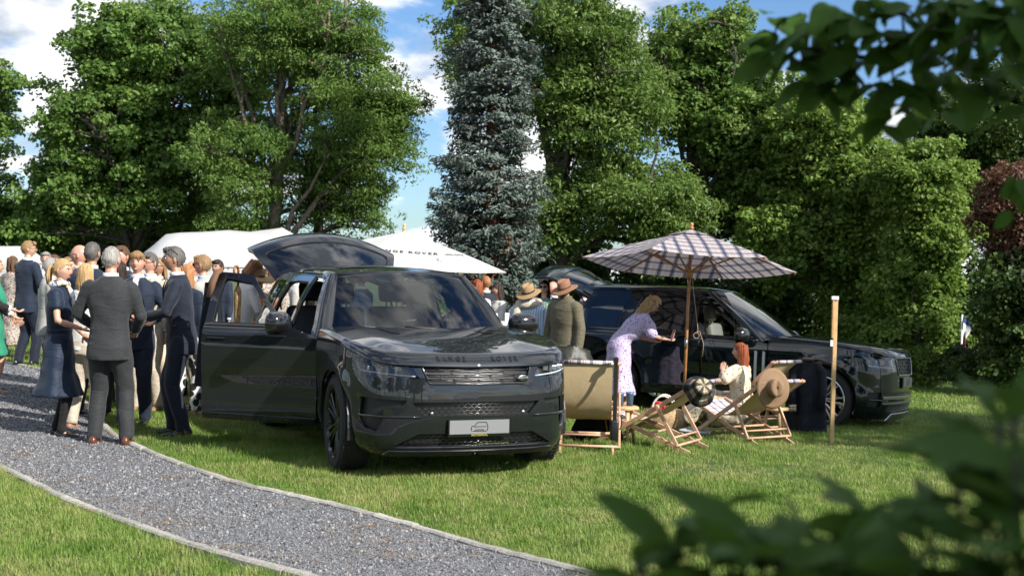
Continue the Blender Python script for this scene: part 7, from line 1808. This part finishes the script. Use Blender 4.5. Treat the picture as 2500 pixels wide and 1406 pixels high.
# ================================================================== foreground leaves and the trees round the photographer
M_fl=leaf_mat('glossy_shrub_leaf',(.026,.068,.012),(.066,.140,.024),.35,.6)
M_fl.node_tree.nodes['Principled BSDF'].inputs['Specular IOR Level'].default_value=.12
def leaf_shape(L_, w, fold=.18, droop=.25, n=8):
    V=[];F=[]
    for i in range(n+1):
        t=i/n; hw=w*math.sin(math.pi*t**.85)**.8*(1 if t<.98 else .0); z=-droop*L_*t*t
        for j,q in enumerate((-1,-.5,0,.5,1)): V.append((q*hw,t*L_,z+abs(q)*hw*fold+.004*math.sin(t*20+j)*L_*4))
    for i in range(n):
        for j in range(4): F.append((i*5+j,i*5+j+1,(i+1)*5+j+1,(i+1)*5+j))
    me=bpy.data.meshes.new('leaf'); me.from_pydata(V,[],F); me.materials.append(M_fl); me.polygons.foreach_set('use_smooth',np.full(len(F),True)); me.update(); return me
LS=[leaf_shape(.125,.026,.2,.30),leaf_shape(.105,.026,.25,.15),leaf_shape(.14,.028,.15,.5)]; LB=[leaf_shape(.095,.028,.2,.35),leaf_shape(.08,.026,.2,.15),leaf_shape(.105,.030,.25,.5)]
def place_leaf(parent, me, p, d, up, sc=1.0):
    d=Vector(d).normalized(); up=Vector(up); x=d.cross(up)
    if x.length<1e-3: x=d.cross(Vector((1,0,0)))
    x.normalize(); z=x.cross(d); o=bpy.data.objects.new('leaf',me); o.matrix_local=Matrix.Translation(p)@Matrix((x,d,z)).transposed().to_4x4()@Matrix.Scale(sc,4); link(o,parent); return o
def fg():
    rg=np.random.default_rng(8)
    g0=Vector((.75,1.35,0)); r=empty('evergreen_shrub',(g0.x,g0.y,float(Gz(g0.x,g0.y))),0,'dark glossy-leaved evergreen shrub close in front, out of focus','shrub'); B=r.location.copy()
    tips=[(1560,1370,1.45),(1640,1330,1.5),(1760,1300,1.45),(1850,1290,1.4),(1940,1240,1.45),(1900,1340,1.3),(2040,1330,1.4),(2110,1250,1.5),(2270,1230,1.4),(2340,1180,1.3),(2390,1090,1.35),(2440,1030,1.3),(2480,1120,1.2),(2420,1260,1.2),(2480,1330,1.15),(2380,1390,1.2),(2220,1400,1.25),(2080,1410,1.3),(1960,1410,1.3),(1820,1400,1.35),(1700,1410,1.4),(2470,960,1.4),]
    for px,py,d in tips:
        p=at(px,py,d); b=Vector((B.x+(p.x-B.x)*.35,B.y+(p.y-B.y)*.35,B.z)); k=MB(); k.tube([b-B,b.lerp(p,.6)-B+Vector((rg.normal(0,.02),rg.normal(0,.02),0)),p-B],[.009,.006,.003],6); k.build('stem',M_bark,r,True)
        n=rg.integers(5,8); a0=rg.uniform(0,6.28)
        for i in range(n):
            a=a0+i*2.4; el=rg.uniform(.05,.9)*(1-i/n*.3); dv=Vector((math.cos(a)*math.cos(el),math.sin(a)*math.cos(el),math.sin(el))); q=p-Vector((0,0,.012*i)); place_leaf(r,LS[rg.integers(3)],q-B,dv,Vector((0,0,1))+Vector(rg.normal(0,.25,3)),rg.uniform(.72,1.15))
    # tree over the photographer: trunk and crown out of the picture, one bough hanging in
    tb=Vector((3.4,-.6,0)); t=tree('lime_tree','lime tree whose dark leafy bough hangs in from above',(tb.x,tb.y,float(Gz(tb.x,tb.y))),6,[(-.3,-.8,4.4,1.7,1.6,1.2),(-.9,.9,3.7,.8,.8,.6),(.6,-.9,5.2,1.3,1.3,.8)],60,380,.11,M_fl,M_bark,61,trunk_r=.16,clump_r=.6,cat='tree')
    B=Vector(t.location); main=[Vector((tb.x,tb.y,3.2)),at(2750,-120,2.2),at(2480,60,2.9),at(2330,110,3.0),at(2150,150,3.0),at(1990,120,3.0),at(1890,110,3.05)]
    k=MB(); k.tube([p-B for p in main],[.05,.025,.014,.011,.008,.005,.002],7); bo=k.build('bough',M_bark,t,True)
    cl=[(1895,70,3),(1900,150,3.05),(1955,60,3),(1960,150,3),(2020,40,2.9),(2040,120,3),(2060,190,3),(2110,60,2.9),(2130,140,3),(2150,210,3),(2200,30,2.9),(2210,110,2.9),(2230,190,3),(2250,255,3.05),(2290,60,2.8),(2300,140,2.9),(2310,215,3),(2370,40,2.8),(2380,120,2.8),(2390,190,2.9),(2450,50,2.7),(2460,130,2.8),(2480,210,2.9),(2180,265,3.05),(2345,10,2.8),(2100,10,2.9),(2000,200,3.05),(2330,265,3.1),(2490,300,2.9),(2500,20,2.7),(2270,5,2.8),(2420,0,2.7)]
    S=[main[2].lerp(main[6],i/20) for i in range(21)]
    for px,py,d in cl:
        p=at(px,py,d); q=min(S,key=lambda s:(s-p).length); k=MB(); k.tube([q-B,q.lerp(p,.5)-B+Vector((0,0,.01)),p-B],[.004,.003,.0015],5); k.build('twig',M_bark,t,True)
        a0=rg.uniform(0,6.28)
        for i in range(rg.integers(5,8)):
            a=a0+i*2.4+rg.normal(0,.3); dv=Vector((math.cos(a),math.sin(a)*.8,rg.uniform(-.8,.25))); pos=p+Vector(rg.normal(0,.02,3)); place_leaf(t,LB[rg.integers(3)],pos-B,dv,Vector((0,-.5,1))+Vector(rg.normal(0,.4,3)),rg.uniform(.75,1.2))
    for px,py,d in ((2496,440,2.6),(2500,480,2.6)):
        p=at(px,py,d)
        for i in range(4): place_leaf(t,LB[i%3],p-B+Vector(rg.normal(0,.015,3)),Vector((rg.normal(0,.5),rg.normal(0,.5),-.8)),Vector((0,-1,.3)),.55)
    for i,(x,y,h,lab) in enumerate([(-10,-13,9,'broad tree behind the photographer on the path side'),(-1.5,-19,11,'tall tree straight behind the photographer'),(8,-21,10,'tall tree behind the photographer on the parasol side'),(-20,-6,9,'broad tree far off on the path side')]):
        tree('lime_tree',lab,(x,y,float(Gz(x,y))),h,[(0,0,h*.62,3.4,2.6,h*.34),(2.2,.4,h*.5,2.2,2,h*.25),(-2,.2,h*.52,2.3,2,h*.27)],45,120,.44,LM['maple'],M_bark,70+i,clump_r=1.0,group='trees behind the photographer')
fg()
